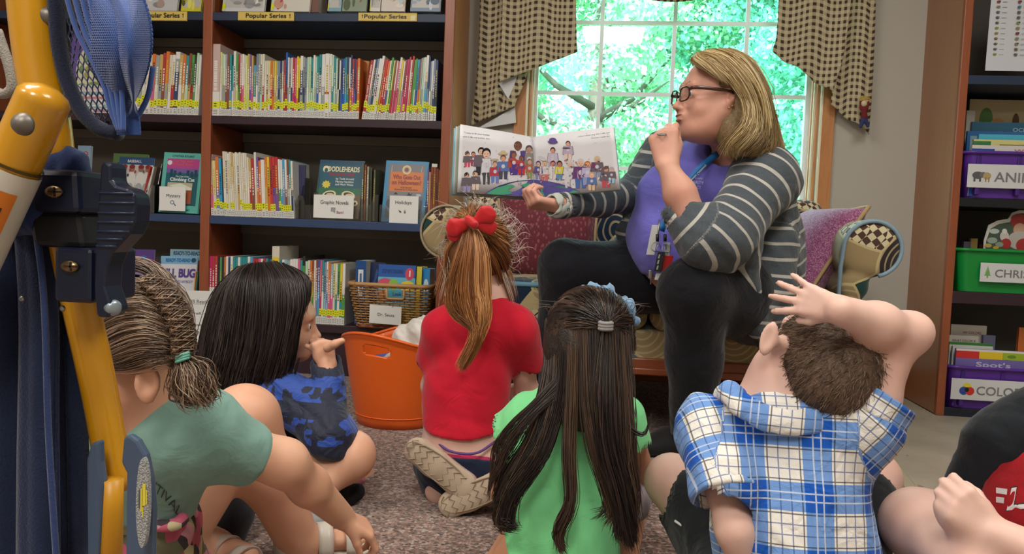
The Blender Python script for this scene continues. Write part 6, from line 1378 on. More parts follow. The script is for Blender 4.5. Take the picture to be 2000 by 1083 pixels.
hexnet(side(lambda v: lx(v) + 8, .010, 0), 30, 50, .0007, 'lining_net', M_net)
hexnet(side(lambda v: lx(v) + 46, -.006, 0), 30, 72, .00075, 'folded_net', M_net2)
for k in range(4):
    pts = [(118 + 16 * k, -50), (150 + 14 * k, 60), (196 + 12 * k, 150), (216 + 8 * k, 215), (232 + 3 * k, 256)]
    band(pts, .488 - .002 * k, .0016, 'gathering_cord', M_net2, 1)
band([(232, 258), (262, 236), (288, 190), (299, 130)], .495, .0018, 'edge_cord', M_net2, 1)
# ---------------------------------------------------------------- people
SK1 = skin_mat('fair_pink_skin', '#c98f7c', '#d8a591'); SK2 = skin_mat('fair_warm_skin', '#d09a7e', '#deae92'); SK3 = skin_mat('light_tan_skin', '#bb8466', '#c9977a'); SK4 = skin_mat('pale_skin', '#d6ab9b', '#e0bcae')
M_eyew = flat('eye_white', '#d5d0cc', .2); M_iris = flat('grey_blue_iris', '#46606e', .2); M_lip = flat('rose_lips', '#a85a54', .45)
M_lens = glassy('spectacle_lens', (.985, .985, .985), .0, gf=.25)
def eyes(q, ax, s, parent, iris=M_iris, look=(0, 1, 0)):
    f, l, u = ax
    for sg in (-1, 1):
        c = q(sg * .031, .0772, -.019); b = MB(); prof = [(.0115 * s * math.sin(t), -.0115 * s * math.cos(t)) for t in np.linspace(.05, 3.09, 12)]
        e = b.lathe(prof, c + f * s * .0012, ax=f, seg=18).obj('eye', M_eyew, parent, smooth=True)
        d = nrm(l * look[0] + f * look[1] + u * look[2]); MB().lathe([(.0002, .0121 * s), (.0025 * s, .0119 * s), (.0055 * s, .0104 * s), (.0058 * s, .0098 * s)][::-1], c + f * s * .0012, ax=d, seg=18).obj('iris', iris, e, smooth=True)
def person(name_label, cat, sd, h, mat, base, it=1): 
    o = sdf_obj('person', sd, h, mat, None, loc=base, it=it); return props(o, name_label, cat)
def WOMAN():
    s = 1.07; HC = P(1402, 179, 2.25); fw = nrm((-.955, -.295, .03)); sd = SDF()
    q, ax = head_sdf(sd, HC, fw, (.03, 0, 1), s); f, l, u = ax
    sd.ell(q(0, .02, -.10), np.array([.05, .055, .035]) * s, np.stack([l, f, u], 1), .03)     # fuller under the chin
    nb = P(1450, 330, 2.37); sd.cap(q(0, -.018, -.06), nb, .056, .064, .03)
    LS, RS_ = P(1490, 352, 2.24), P(1318, 305, 2.60); chest = P(1395, 400, 2.44); belly = P(1320, 490, 2.44); hip = P(1430, 575, 2.56)
    sd.cap(nb, chest, .07, .13, .05).cap(chest, belly, .13, .12, .05).cap(belly, hip, .12, .13, .05).cap(LS, RS_, .05, .045, .04)
    EL, WL = P(1372, 476, 2.08), P(1304, 326, 2.10); sd.cap(LS, EL, .050, .045, .03).cap(EL, WL + (EL - WL) * .35, .045, .040, .02).cap(WL + (EL - WL) * .35, WL, .040, .026, .02)
    hand_sdf(sd, WL + nrm(WL - EL) * .002, P(1296, 268, 2.10) - P(1303, 322, 2.10) + (0, .01, 0), (.25, .97, 0), .98, 1, curl=((55, 75, 45), (60, 80, 45), (65, 80, 45), (70, 80, 45)), spread=2, thumb=((15, 45), (-10, 55)))
    ER, WR = P(1236, 388, 2.52), P(1092, 402, 2.30); sd.cap(RS_, ER, .045, .042, .03).cap(ER, WR, .040, .025, .02)
    hand_sdf(sd, WR + nrm(WR - ER) * .004, P(1045, 396, 2.27) - P(1092, 402, 2.30), (.12, .45, .9), .86, -1, curl=((62, 80, 45), (60, 80, 45), (58, 78, 45), (55, 75, 45)), spread=2, thumb=((30, 60), (0, 60)))
    hips = P(1450, 580, 2.56); KN, KF = P(1352, 568, 2.14), P(1102, 522, 2.40); AN, AF = P(1352, 845, 2.25), P(1088, 780, 2.45)
    sd.cap(hips, KN, .09, .055, .04).cap(KN, AN + (0, 0, .05), .045, .028, .02).cap(hips, KF, .09, .055, .04).cap(KF, P(1092, 650, 2.44), .042, .036, .02).cap(P(1092, 650, 2.44), AF, .036, .028, .02)
    W_ = person('woman in striped grey cardigan and violet shirt reading aloud from an open book', 'person', sd, .0042, SK1, P(1430, 745, 2.5) * (1, 1, 0))
    eyes(q, ax, s, W_, look=(.15, 1, -.05))
    b = MB(); 
    sdl = SDF(); A3 = np.stack([l, f, u], 1); sdl.ell(q(0, .0985, -.0700), np.array([.0195, .0078, .0040]) * s, A3, .003); sdl.ell(q(0, .0965, -.0822), np.array([.0165, .0088, .0050]) * s, A3, .003); sdf_obj('lips', sdl, .0018, M_lip, W_)
    sdl = SDF()
    for sg in (-1, 1): sdl.path([q(sg * .015, .093, .006), q(sg * .030, .089, .011), q(sg * .046, .079, .007)], [.0022, .0024, .0012], .002)
    sdf_obj('eyebrows', sdl, .0016, flat('light_brown_brow', '#7d5c40', .8), W_)
    b = MB(); prof = [(.0026 * math.sin(t), -.0026 * math.cos(t)) for t in np.linspace(.05, 3.09, 8)]
    for dz, dx in ((-.052, 0), (-.047, -.008)): MB().lathe(prof, q(.0815, .003 + dx, dz), ax=(0, 0, 1), seg=10).obj('ear_stud', flat('gold_stud', '#cfae8a', .25, metal=.7), W_, smooth=True)
    # violet shirt
    sh = SDF(); sh.ell(P(1385, 385, 2.43), (.155, .165, .185), k=.05); sh.ell(P(1302, 380, 2.36), (.088, .078, .082), k=.06); sh.ell(P(1288, 376, 2.50), (.07, .075, .08), k=.05)
    sh.ell(P(1300, 462, 2.42), (.118, .165, .118), k=.05); sh.ell(P(1330, 505, 2.43), (.125, .17, .095), k=.05); sh.cap(P(1405, 470, 2.45), P(1440, 540, 2.5), .16, .15, .06)
    sh.cap(nb + (-.01, 0, -.02), P(1420, 360, 2.42), .078, .12, .04); sh.cap(LS, RS_, .06, .055, .05)
    sh.cap(q(0, -.01, -.10), nb + (-.012, 0, .0), .055, .066, .0, op='sub'); sh.cut(P(1360, 552, 2.42), (-.12, 0, -1)); sh.folds(.0035, 26, (.2, 0, 1), 11, (P(1290, 520, 2.35), .16)); sh.folds(.0012, 30, (.4, 0, 1), 12)
    M_vio = cloth_mat('violet_jersey', '#6a66c0', '#7772ca'); so = sdf_obj('shirt', sh, .0048, M_vio, W_, it=2)
    b = MB(); o0 = P(1358, 350, 2.262); uu = nrm((.93, -.25, -.1)); vv_ = nrm((-.05, -.15, 1.)); 
    for k, (t, w_, h_) in enumerate((('COMMUNITY', .040, .005), ('CHARITY', .046, .0085), ('IMPACT', .032, .008))): put_text(b, t, o0 + vv_ * (-.013 * k), uu, vv_, h_, w_, '#c6c4dc', center=True, bold=.05)
    lo = b.obj('shirt_print', M_print, so)
    # cardigan
    cd = SDF(); cd.cap(P(1462, 352, 2.40), P(1478, 470, 2.46), .125, .118, .06); cd.cap(P(1478, 470, 2.46), P(1480, 575, 2.50), .118, .10, .06)
    cd.ell(P(1490, 352, 2.26), (.092, .088, .082), k=.05); cd.cap(P(1492, 358, 2.23), P(1410, 468, 2.10), .082, .076, .05); cd.cap(P(1410, 468, 2.10), P(1378, 466, 2.075), .076, .070, .03); cd.cap(P(1378, 466, 2.075), P(1322, 408, 2.095), .070, .050, .03)
    cd.cap(P(1410, 318, 2.33), P(1480, 330, 2.30), .045, .07, .04)
    cd.cap(RS_ + (.02, 0, 0), P(1300, 300, 2.58), .065, .068, .05); cd.cap(P(1298, 300, 2.58), P(1240, 380, 2.52), .068, .056, .04); cd.cap(P(1240, 382, 2.52), P(1180, 394, 2.42), .055, .044, .03); cd.cap(P(1180, 394, 2.42), P(1096, 401, 2.302), .044, .036, .02)
    cd.cap(P(1256, 330, 2.50), P(1222, 450, 2.50), .022, .022, .03); cd.cap(P(1222, 450, 2.50), P(1216, 500, 2.52), .022, .018, .03)
    cd.cap(P(1505, 480, 2.34), P(1500, 575, 2.30), .066, .058, .06); cd.cap(P(1500, 575, 2.30), P(1492, 665, 2.32), .058, .026, .04, flat=((1, 0, 0), 1.1)); cd.cap(P(1530, 480, 2.46), P(1535, 600, 2.44), .05, .04, .05); cd.cap(P(1455, 500, 2.16), P(1478, 640, 2.26), .035, .030, .04)
    cd.cap(q(0, -.01, -.10), nb + (-.012, 0, .01), .06, .075, .0, op='sub'); cd.ell(P(1345, 400, 2.40), (.112, .2, .20), k=.012, op='sub')
    cd.cap(WR + nrm(ER - WR) * .02, WR + nrm(WR - ER) * .08, .031, .031, .0, op='sub'); cd.cap(P(1322, 408, 2.095) + nrm(EL - WL) * .02, P(1310, 350, 2.10), .047, .047, .0, op='sub')
    cd.folds(.0042, 24, (.7, 0, 1), 21); cd.folds(.0022, 60, (.2, .3, 1), 23)
    R_ = [(P(1462, 320, 2.40), P(1480, 600, 2.50), .12, (0, -1, 0), 'wrap'), (LS, P(1405, 470, 2.10), .08, (1, 0, 0), 'wrap'), (P(1400, 470, 2.09), P(1318, 405, 2.095), .06, (1, 0, 0), 'wrap'), (RS_, ER, .06, (1, 0, 0), 'wrap'), (ER, WR, .045, (0, 0, 1), 'wrap'), (P(1505, 480, 2.32), P(1492, 665, 2.32), .045, (1, 0, 0), 'wrap'), (P(1256, 300, 2.50), P(1216, 500, 2.52), .02, (1, 0, 0), 'wrap')]
    m, nt, bs = new_mat('striped_grey_knit'); a = N(nt, 'ShaderNodeAttribute', attribute_name='puv').outputs['Vector']; sx = N(nt, 'ShaderNodeSeparateXYZ'); nt.links.new(a, sx.inputs[0]); v = coords(nt)
    uu_ = math_(nt, 'ADD', sx.outputs[0], math_(nt, 'MULTIPLY', noise(nt, v, 7, 1), .02)); fr = math_(nt, 'FRACT', math_(nt, 'DIVIDE', uu_, .043)); sw = math_(nt, 'LESS_THAN', fr, .20)
    c = mixc(nt, sw, mixc(nt, noise(nt, v, 300, 1), '#41474d', '#555c62'), '#b4b1a9'); nt.links.new(c, bs.inputs['Base Color']); bs.inputs['Roughness'].default_value = .9; bs.inputs['Sheen Weight'].default_value = .2; bs.inputs['Specular IOR Level'].default_value = .15
    bump(nt, bs, math_(nt, 'ADD', noise(nt, v, 30, 2, .5, 1.), math_(nt, 'MULTIPLY', noise(nt, v, 700, 1), .1)), .3, .012)
    sdf_obj('cardigan', cd, .0046, m, W_, it=2, uvr=R_)
    b = SDF(); t0 = WR + nrm(WR - ER) * .002; b.cap(t0 - nrm(WR - ER) * .012, t0 + nrm(WR - ER) * .010, .034, .037, .0); b.cap(t0 - nrm(WR - ER) * .03, t0 + nrm(WR - ER) * .05, .029, .029, .0, op='sub'); b.folds(.003, 130, (0, 1, .3), 5)
    sdf_obj('lace_cuff', b, .0022, flat('pale_lace', '#aeb3ac', .8), W_)
    # trousers
    M_blk = cloth_mat('black_jersey_trousers', '#101117', '#15161d', wrs=.35)
    tr = SDF(); tr.cap(P(1470, 590, 2.52), P(1420, 572, 2.28), .135, .115, .06); tr.cap(P(1420, 572, 2.28), P(1352, 566, 2.125), .112, .086, .05); tr.cap(P(1352, 572, 2.13), P(1358, 700, 2.20), .084, .072, .04); tr.cap(P(1358, 700, 2.20), P(1350, 880, 2.27), .072, .060, .04)
    tr.cap(P(1420, 560, 2.60), P(1240, 540, 2.48), .125, .105, .06); tr.cap(P(1240, 540, 2.48), P(1104, 518, 2.40), .100, .075, .05); tr.cap(P(1102, 522, 2.40), P(1092, 650, 2.44), .074, .062, .04); tr.cap(P(1092, 650, 2.44), P(1086, 850, 2.46), .062, .058, .04)
    tr.cut((0, 0, .075), (0, 0, -1)); tr.folds(.0022, 30, (.6, 0, 1), 31); sdf_obj('trousers', tr, .005, M_blk, W_, it=2)
    for A_, d in ((FL(1352, 893), (-.97, -.22)), (FL(1050, 858), (-.8, -.5))):
        d = nrm((d[0], d[1], 0)); sl = nrm(np.cross((0, 0, 1), d)); A_ = np.array([A_[0], A_[1], 0]) + (0, .02, 0); b = SDF()
        b.cap(A_ + (0, 0, .045) - d * .01, A_ + d * .07 + (0, 0, .036), .045, .040, .03, flat=(sl, .95)); b.cap(A_ + d * .07 + (0, 0, .036), A_ + d * .15 + (0, 0, .024), .040, .024, .03, flat=(sl, 1.5)); b.cap(A_ - d * .012 + (0, 0, .05), A_ - d * .005 + (0, 0, .11), .040, .045, .03); b.cut((0, 0, .004), (0, 0, -1))
        so_ = sdf_obj('shoe', b, .004, flat('black_suede', '#0e0e10', .8, sheen=.2), W_, it=2)
        b = SDF(); b.cap(A_ + (0, 0, .008), A_ + d * .15 + (0, 0, .008), .036, .036, .0, flat=((0, 0, 1), .25)); sdf_obj('sole', b, .003, flat('black_rubber', '#0a0a0b', .6), so_)
    # hair
    hs = SDF(); A3 = np.stack([l, f, u], 1); hs.ell(q(0, -.018, .016), np.array([.081, .094, .080]) * s, A3, .02); hs.ell(q(.035, -.045, -.05), np.array([.055, .065, .085]) * s, A3, .04); hs.ell(q(-.035, -.045, -.05), np.array([.055, .065, .085]) * s, A3, .04)
    hs.ell(q(0, -.075, -.07), np.array([.075, .05, .10]) * s, A3, .04); hs.ell(q(.045, -.045, -.11), np.array([.04, .055, .05]) * s, A3, .04)
    hs.ell(q(.0, .085, -.05), np.array([.09, .068, .088]) * s, A3, .004, 'sub'); hs.ell(q(.09, .01, -.04), np.array([.03, .024, .045]) * s, A3, .01, 'sub'); hs.folds(.0028, 70, (.5, .5, .2), 41)
    sdf_obj('hair_mass', hs, .004, strand_cap_mat('dark_blonde_hair_mass', '#5e4a2c', '#8a7148'), W_, it=1)
    H = Hair(3); g = lambda *pp: [P(*p_) for p_ in pp]; cols = ['#b89f70', '#9c8256', '#d2bd90', '#7d6440', '#c6ad7c', '#8d744c']
    # over the near side: from the parting across and back, then down behind the ear
    H.sheet([g((1352, 116, 2.20), (1384, 126, 2.165), (1424, 150, 2.15), (1456, 190, 2.150), (1460, 236, 2.14), (1424, 272, 2.15), (1408, 296, 2.165)),
             g((1360, 106, 2.21), (1400, 118, 2.16), (1438, 158, 2.145), (1462, 200, 2.15), (1462, 248, 2.14), (1430, 285, 2.15), (1430, 305, 2.165)),
             g((1385, 99, 2.23), (1425, 116, 2.17), (1462, 160, 2.15), (1482, 215, 2.155), (1482, 262, 2.15), (1458, 292, 2.15), (1450, 300, 2.17)),
             g((1415, 97, 2.25), (1452, 115, 2.20), (1484, 165, 2.18), (1500, 225, 2.18), (1508, 270, 2.18), (1500, 295, 2.18), (1478, 300, 2.19)),
             g((1435, 98, 2.29), (1470, 120, 2.26), (1498, 170, 2.25), (1510, 230, 2.25), (1522, 275, 2.25), (1528, 298, 2.25), (1512, 302, 2.25))], 2600, cols, r=.0009, thick=.0060, clumps=60, ctight=.62, wave=.009, wfreq=1.15, seg=18, ends=.12, frizz=.003)
    H.sheet([g((1435, 100, 2.32), (1470, 125, 2.33), (1498, 180, 2.34), (1505, 240, 2.34), (1512, 300, 2.34)), g((1400, 102, 2.34), (1400, 110, 2.40), (1420, 170, 2.42), (1430, 240, 2.40), (1440, 300, 2.38)), g((1360, 110, 2.28), (1355, 118, 2.33), (1380, 160, 2.37), (1400, 220, 2.38), (1400, 285, 2.36))], 900, cols, r=.0009, thick=.006, clumps=40, ctight=.5, wave=.004, seg=14, ends=.15)
    H.sheet([g((1350, 112, 2.20), (1345, 122, 2.17), (1352, 130, 2.16), (1380, 140, 2.15)), g((1365, 103, 2.20), (1370, 112, 2.17), (1395, 128, 2.15), (1425, 165, 2.145))], 260, cols, r=.0008, thick=.003, clumps=20, ctight=.4, seg=10)
    H.obj('hair', M_hair, W_)
    # glasses
    gl = thing('eyeglasses', q(0, .1, -.02), 'tortoiseshell', None); del gl['label']; gl.parent = W_; gl.location = Vector(q(0, .1, -.02)) - W_.location
    M_tort = flat('tortoiseshell', '#3a2118', .25, coat=.3, var=.5)
    for sg in (-1, 1):
        lp = [q(sg * (.033 + .0235 * np.sign(math.cos(t)) * abs(math.cos(t)) ** .6), .106 - .006 * abs(math.cos(t)) * (1 if math.cos(t) * 1 > 0 else .2), -.022 + .017 * np.sign(math.sin(t)) * abs(math.sin(t)) ** .6) for t in np.linspace(0, 2 * math.pi, 33)]
        MB().tube(lp, .0022, 8, cap=False).obj('lens_rim', M_tort, gl, smooth=True)
        MB().add([lp[i] for i in range(32)], [tuple(range(32))]).obj('lens', M_lens, gl, solid=.0012)
        MB().tube(spline([q(sg * .056, .102, -.012), q(sg * .074, .092, -.010), q(sg * .079, .045, -.010), q(sg * .079, .0, -.012), q(sg * .074, -.018, -.026)], 16), [.0024] * 10 + [.0018] * 6, 8, squash=1.9).obj('temple', M_tort, gl, smooth=True)
    MB().tube([q(-.011, .108, -.016), q(0, .112, -.013), q(.011, .108, -.016)], .0015, 8).obj('bridge', M_tort, gl, smooth=True)
    # ring
    MB().tube([P(1293, 262, 2.085) + np.array([.011 * math.cos(t), .010 * math.sin(t) * .5 + .008, .011 * math.sin(t) * .2]) for t in np.linspace(0, 6.28, 20)], .0018, 6, cap=False).obj('ring', M_silver, W_, smooth=True)
    # lanyard with badge and keys
    ln = thing('lanyard', P(1300, 440, 2.25), None, None); ln.parent = W_; ln.location = Vector(P(1300, 440, 2.25)) - W_.location
    def strap(pts, w_, name, mat, par):
        C_ = spline(pts, 24); mb = MB(); V = []
        for i, p_ in enumerate(C_):
            T = C_[min(i + 1, 23)] - C_[max(i - 1, 0)]; sd_ = nrm(np.cross(T, (.2, -1, .1))); V += [p_ - sd_ * w_ / 2, p_ + sd_ * w_ / 2]
        mb.add(V, [(2 * i, 2 * i + 1, 2 * i + 3, 2 * i + 2) for i in range(23)]); return mb.obj(name, mat, par, smooth=True, solid=.0015)
    M_strap = flat('blue_lanyard_ribbon', '#1f6fb4', .45)
    s_ = strap(g((1402, 300, 2.28), (1378, 318, 2.262), (1352, 345, 2.248), (1330, 372, 2.238), (1305, 410, 2.225), (1292, 452, 2.215)), .017, 'strap', M_strap, ln)
    b = MB(); a0, a1 = P(1347, 353, 2.240), P(1378, 321, 2.254); put_text(b, 'Newton Community', a0, nrm(a1 - a0), nrm(np.cross(nrm(a1 - a0), (0, 1, 0))) * -1, .0065, np.linalg.norm(a1 - a0), '#cfe2ee'); b.obj('strap_lettering', M_print, s_)
    def card(x0, y0, x1, y1, Y, mat, name, th=.002, sk=0):
        a, c = P(x0, y1, Y), P(x1, y0, Y); return MB().prism([(0, 0), (c[0] - a[0], 0), (c[0] - a[0] + sk, c[2] - a[2]), (sk, c[2] - a[2])], a, (1, 0, 0), (0, 0, 1), (0, -1, 0), th).obj(name, mat, ln, bevel=.0008)
    card(1262, 440, 1281, 498, 2.20, flat('white_badge', '#c9cbc9', .35), 'badge', sk=.012)
    MB().tube(g((1288, 430, 2.20), (1286, 450, 2.195), (1284, 470, 2.19)), .0022, 8).obj('cord', M_silver, ln, smooth=True)
    for x, y, r_ in ((1281, 483, 9), (1292, 484, 9), (1302, 486, 8)): MB().tube([P(x + r_ * math.cos(t), y + r_ * math.sin(t), 2.185 + .004 * math.sin(2 * t)) for t in np.linspace(0, 6.28, 22)], .0011, 6, cap=False).obj('key_ring', M_silver, ln, smooth=True)
    for x, y in ((1284, 466), (1299, 466)): MB().tube(g((x, y - 8, 2.19), (x, y + 6, 2.188)), .0045, 8).obj('clip', flat('black_clip', '#1d1d22', .4), ln, smooth=True)
    card(1277, 492, 1293, 530, 2.182, flat('black_key_fob', '#1c1d22', .35), 'key_fob', .010, sk=.008); b = MB()
    for k in range(3): b.prism([(0, 0), (.004, 0), (.0065, .011), (.0025, .011)], P(1281.5, 527 - 11 * k, 2.171) + (.0022 * k, 0, 0), (1, 0, 0), (0, 0, 1), (0, -1, 0), .0006)
    b.obj('fob_print', flat('pale_grey_print', '#9aa89c', .5), ln)
    card(1288, 500, 1308, 530, 2.190, flat('red_tag', '#c0161c', .4), 'red_tag', .008, sk=.010); card(1297, 474, 1309, 500, 2.192, flat('clear_grey_tag', '#a8adaf', .2), 'clear_tag', .004)
    card(1266, 528, 1272, 544, 2.186, M_silver, 'key', .002); card(1278, 532, 1290, 547, 2.184, flat('white_tag', '#c4c6c8', .4), 'white_tag', .002, sk=.004); MB().tube(g((1274, 530, 2.18), (1271, 556, 2.18)), .0022, 6).obj('key', M_silver, ln)
    return W_
WOMAN()
# ---------------------------------------------------------------- the open picture book
def BOOK():
    YO, YG = 2.235, 2.375
    TL, BL = P(899, 243, YO), P(893, 376, YO); TG, BG = P(1040, 268, YG), P(1044, 386, YG); TR, BR_ = P(1198, 247, YO), P(1211, 370, YO)
    root = thing('picture_book', (BG + (0, 0, 0)), 'open picture book with a painted crowd standing on a globe, held by the woman', 'book')
    def pg(T0, B0, T1, B1, curve):
        def f(u, v): # u along page from outer edge to gutter, v up
            p = (B0 * (1 - u) + B1 * u) * (1 - v) + (T0 * (1 - u) + T1 * u) * v; return p + np.array([0, -curve * math.sin(math.pi * u ** 1.6) - .0, 0])
        return f
    L, Rr = pg(TL, BL, TG, BG, .012), pg(TR, BR_, TG, BG, .012)
    def sheet(f, name, mat, off=0., par=root, th=.0012, sh=(0, 0, 0)):
        V = [f(i / 20, j / 4) + np.array([sh[0], off + sh[1], sh[2]]) for j in range(5) for i in range(21)]; F = [(j * 21 + i, j * 21 + i + 1, (j + 1) * 21 + i + 1, (j + 1) * 21 + i) for j in range(4) for i in range(20)]
        mb = MB(); mb.add(V, F); return mb.obj(name, mat, par, smooth=True, solid=th)
    M_pg = flat('white_book_page', '#d9d8dc', .4); lp = sheet(L, 'left_page', M_pg, 0); rp = sheet(Rr, 'right_page', M_pg, 0)
    for k, (dx, dz, c) in enumerate(((-.006, -.003, '#8f9a86'), (-.009, -.005, '#b3a890'), (-.012, -.006, '#a8c0c6'), (-.016, -.004, '#c9cdd0'), (-.022, -.008, '#7fb4c4'))):
        sheet(L, 'page' if k < 4 else 'cover', flat('page_' + str(k), c, .5), .006 + .0045 * k, sh=(dx, 0, dz), th=.002 if k < 4 else .003)
    for k in range(3): sheet(Rr, 'page', M_pg, .004 + .003 * k, sh=(.0008 * k, 0, -.0006 * k))
    sheet(Rr, 'cover', flat('page_4', '#7fb4c4', .5), .016, sh=(.003, 0, -.003), th=.003)
    # printed picture: positions in a 5x view of the photograph (origin 870, 230)
    # corner positions in that view
    cL = {'o': (145, 65), 'ob': (115, 722), 'g': (848, 190), 'gb': (868, 778)}; cR = {'o': (1640, 85), 'ob': (1703, 700), 'g': (848, 190), 'gb': (868, 778)}
    def inv(c, x, y):
        A_, B_, C_, D_ = [np.array(c[k], float) for k in ('ob', 'gb', 'o', 'g')]; u, v = .5, .5
        for _ in range(12):
            p = (A_ * (1 - u) + B_ * u) * (1 - v) + (C_ * (1 - u) + D_ * u) * v; du = (B_ - A_) * (1 - v) + (D_ - C_) * v; dv = (C_ - A_) * (1 - u) + (D_ - B_) * u
            J = np.array([[du[0], dv[0]], [du[1], dv[1]]]); d = np.linalg.solve(J, np.array([x, y]) - p); u += d[0]; v += d[1]
        return min(max(u, 0), 1), min(max(v, 0), 1)
    mbL, mbR = MB(), MB(); cnt = [0]
    def put(pts, col):
        cnt[0] += 1; left = sum(p_[0] for p_ in pts) / len(pts) < 858; c, f, mb = (cL, L, mbL) if left else (cR, Rr, mbR); V = []
        for x, y in pts: u, v = inv(c, x, y); V.append(f(u, v) + np.array([0, -.0009 - cnt[0] * 1.2e-5, 0]))
        mb.add(V, [tuple(range(len(V)))], col)
    def E(x, y, rx, ry, col, a=0): put(ellipse(x, y, rx, ry, 16, a), col)
    ol = '#6a6068'
    def fig(x, y, h, hair, skin, top, bot, w_=1., legs=True, hat=None):
        hr = .10 * h * (1 if h > 200 else 1.25)
        put([(x - .17 * h * w_, y - .66 * h), (x + .17 * h * w_, y - .66 * h), (x + .21 * h * w_, y - .28 * h), (x - .21 * h * w_, y - .28 * h)], ol)
        put([(x - .155 * h * w_, y - .65 * h), (x + .155 * h * w_, y - .65 * h), (x + .195 * h * w_, y - .29 * h), (x - .195 * h * w_, y - .29 * h)], top)
        if legs: put([(x - .14 * h * w_, y - .30 * h), (x - .01 * h, y - .30 * h), (x - .03 * h, y), (x - .12 * h * w_, y)], bot); put([(x + .01 * h, y - .30 * h), (x + .14 * h * w_, y - .30 * h), (x + .12 * h * w_, y), (x + .03 * h, y)], bot)
        E(x, y - .78 * h - .1 * hr, hr * 1.12, hr * 1.22, hair); E(x, y - .75 * h, hr * .86, hr * .98, skin)
        E(x - hr * .35, y - .76 * h, hr * .1, hr * .1, '#3a2a2a'); E(x + hr * .35, y - .76 * h, hr * .1, hr * .1, '#3a2a2a'); E(x, y - .75 * h + hr * .5, hr * .3, hr * .1, '#a8504a')
        if hat: E(x, y - .86 * h, hr * 1.7, hr * .4, hat); E(x, y - .92 * h, hr * .95, hr * .6, hat)
        E(x, y - .48 * h, .07 * h, .075 * h, '#c9c6d4'); 
    B = [(210, 480, 165, '#5a4a42', '#d8a890', '#9c3a52', '#c9506a'), (268, 470, 150, '#3a2a2a', '#c98f78', '#b8406a', '#9c3a52'), (345, 560, 300, '#17171c', '#d8b09a', '#3f3f74', '#35353d'), (395, 650, 390, '#17171c', '#e0b8a4', '#cfcfd6', '#4a4a52', .55), (480, 640, 240, '#8a7a6a', '#d8a890', '#b0404e', '#6a80b8'), (560, 600, 260, '#7a5a42', '#d2a088', '#5a76b0', '#4a4a60'),
         (705, 560, 360, '#6a4a3a', '#7a5240', '#54408c', '#54408c'), (665, 560, 250, '#6a4234', '#9c6450', '#b84a3c', '#54408c'), (740, 560, 210, '#5a3a30', '#8f5c48', '#c03a3c', '#c03a3c'), (815, 560, 320, '#4a4248', '#b08a78', '#8a8478', '#a87a5a', .6), (820, 600, 220, '#8a6a5a', '#d2a890', '#b06a4a', '#8a9a5a', .7),
         (205, 720, 210, '#2a2422', '#dba78c', '#d8935a', '#9a90c4'), (290, 700, 200, '#3a2c28', '#e0b49a', '#e0b888', '#d8c8b0'),
         (1060, 500, 230, '#2a2226', '#d29a82', '#c4b8cc', '#b0a0c0'), (910, 600, 190, '#4a4a80', '#d8b09a', '#5a5a94', '#8a8ab0'), (975, 620, 220, '#c9a86a', '#e0bca8', '#d9d4d2', '#c9706a'), (1062, 600, 190, '#6a3a2a', '#c98a72', '#dcd6d4', '#d8d0d0'), (1128, 610, 200, '#2a2626', '#b87a60', '#d8cc3a', '#5a8ab8'), (1212, 420, 210, '#222028', '#d8a48c', '#b8a8c0', '#d8c4b8'), (1235, 690, 300, '#c9c6cc', '#d8b8a8', '#d2d0d4', '#cfccd2', 1.1),
         (1335, 690, 320, '#c9c4c8', '#d8b4a0', '#6a3a78', '#4a68a8'), (1400, 660, 260, '#c9702f', '#d8a890', '#b8aed0', '#8a9ac4'), (1490, 600, 250, '#c9b898', '#d8a48c', '#7a3a60', '#8a94b0'), (1440, 710, 190, '#c9a070', '#e0b8a0', '#5a74a8', '#d8b898'), (1575, 680, 230, '#6a5048', '#d29a88', '#e08a4a', '#c04a5a'), (1625, 640, 170, '#b8a8b0', '#d8b4b0', '#a8c4d8', '#9ac4dc')]
    for e in B: fig(*e[:7], w_=1.25 * (e[7] if len(e) > 7 else 1.))
    # globe
    gl = [(375, 745), (440, 700), (520, 662), (620, 632), (720, 615), (857, 606), (857, 774), (700, 768), (560, 760)]; put(gl, '#5b5396')
    put([(861, 606), (1000, 618), (1130, 645), (1240, 680), (1330, 725), (1200, 752), (1000, 775), (870, 779)], '#5b5396')
    for pts in ([(400, 735), (500, 680), (590, 655), (640, 650), (680, 668), (610, 700), (650, 740), (560, 752), (470, 750)], [(730, 655), (800, 640), (855, 650), (850, 690), (800, 690), (760, 725), (735, 710), (770, 680)]): put(pts, '#4aa07c')
    for pts in ([(930, 690), (960, 672), (1060, 668), (1160, 672), (1270, 710), (1320, 726), (1200, 748), (1080, 760), (960, 768), (915, 760), (940, 725)],): put(pts, '#4aa07c')
    put([(1180, 735), (1195, 715), (1240, 735), (1230, 742)], '#5b5396'); E(860 - 12, 705, 9, 9, '#4aa07c')
    E(1060, 240, 50, 18, '#5f4a8c'); E(1060, 222, 38, 22, '#6a5298'); E(560, 352, 50, 12, '#c4b08c'); E(560, 338, 28, 16, '#c9b690'); E(478, 410, 42, 10, '#b9aa94'); E(950, 400, 44, 20, '#c9c9cf', .4); E(1195, 300, 40, 7, '#4a4a52')
    r = random.Random(8)
    for k in range(26):
        x, y = r.uniform(170, 1600), r.uniform(150, 330); E(x, y, r.uniform(3, 6), r.uniform(2, 5), r.choice(['#9a9aa4', '#b0a8b4', '#7a7a84']))
    for k in range(120):   # ink touches over the crowd
        x = r.uniform(170, 1640); y = r.uniform(400, 660); 
        if abs(x - 860) > 12: E(x, y, r.uniform(4, 14), r.uniform(2, 6), r.choice(['#8a5a6a', '#5a5a8a', '#c9a090', '#e6dcd8', '#c0504a', '#6a8ab0', '#d8d4da', '#4a4048']), r.uniform(0, 3))
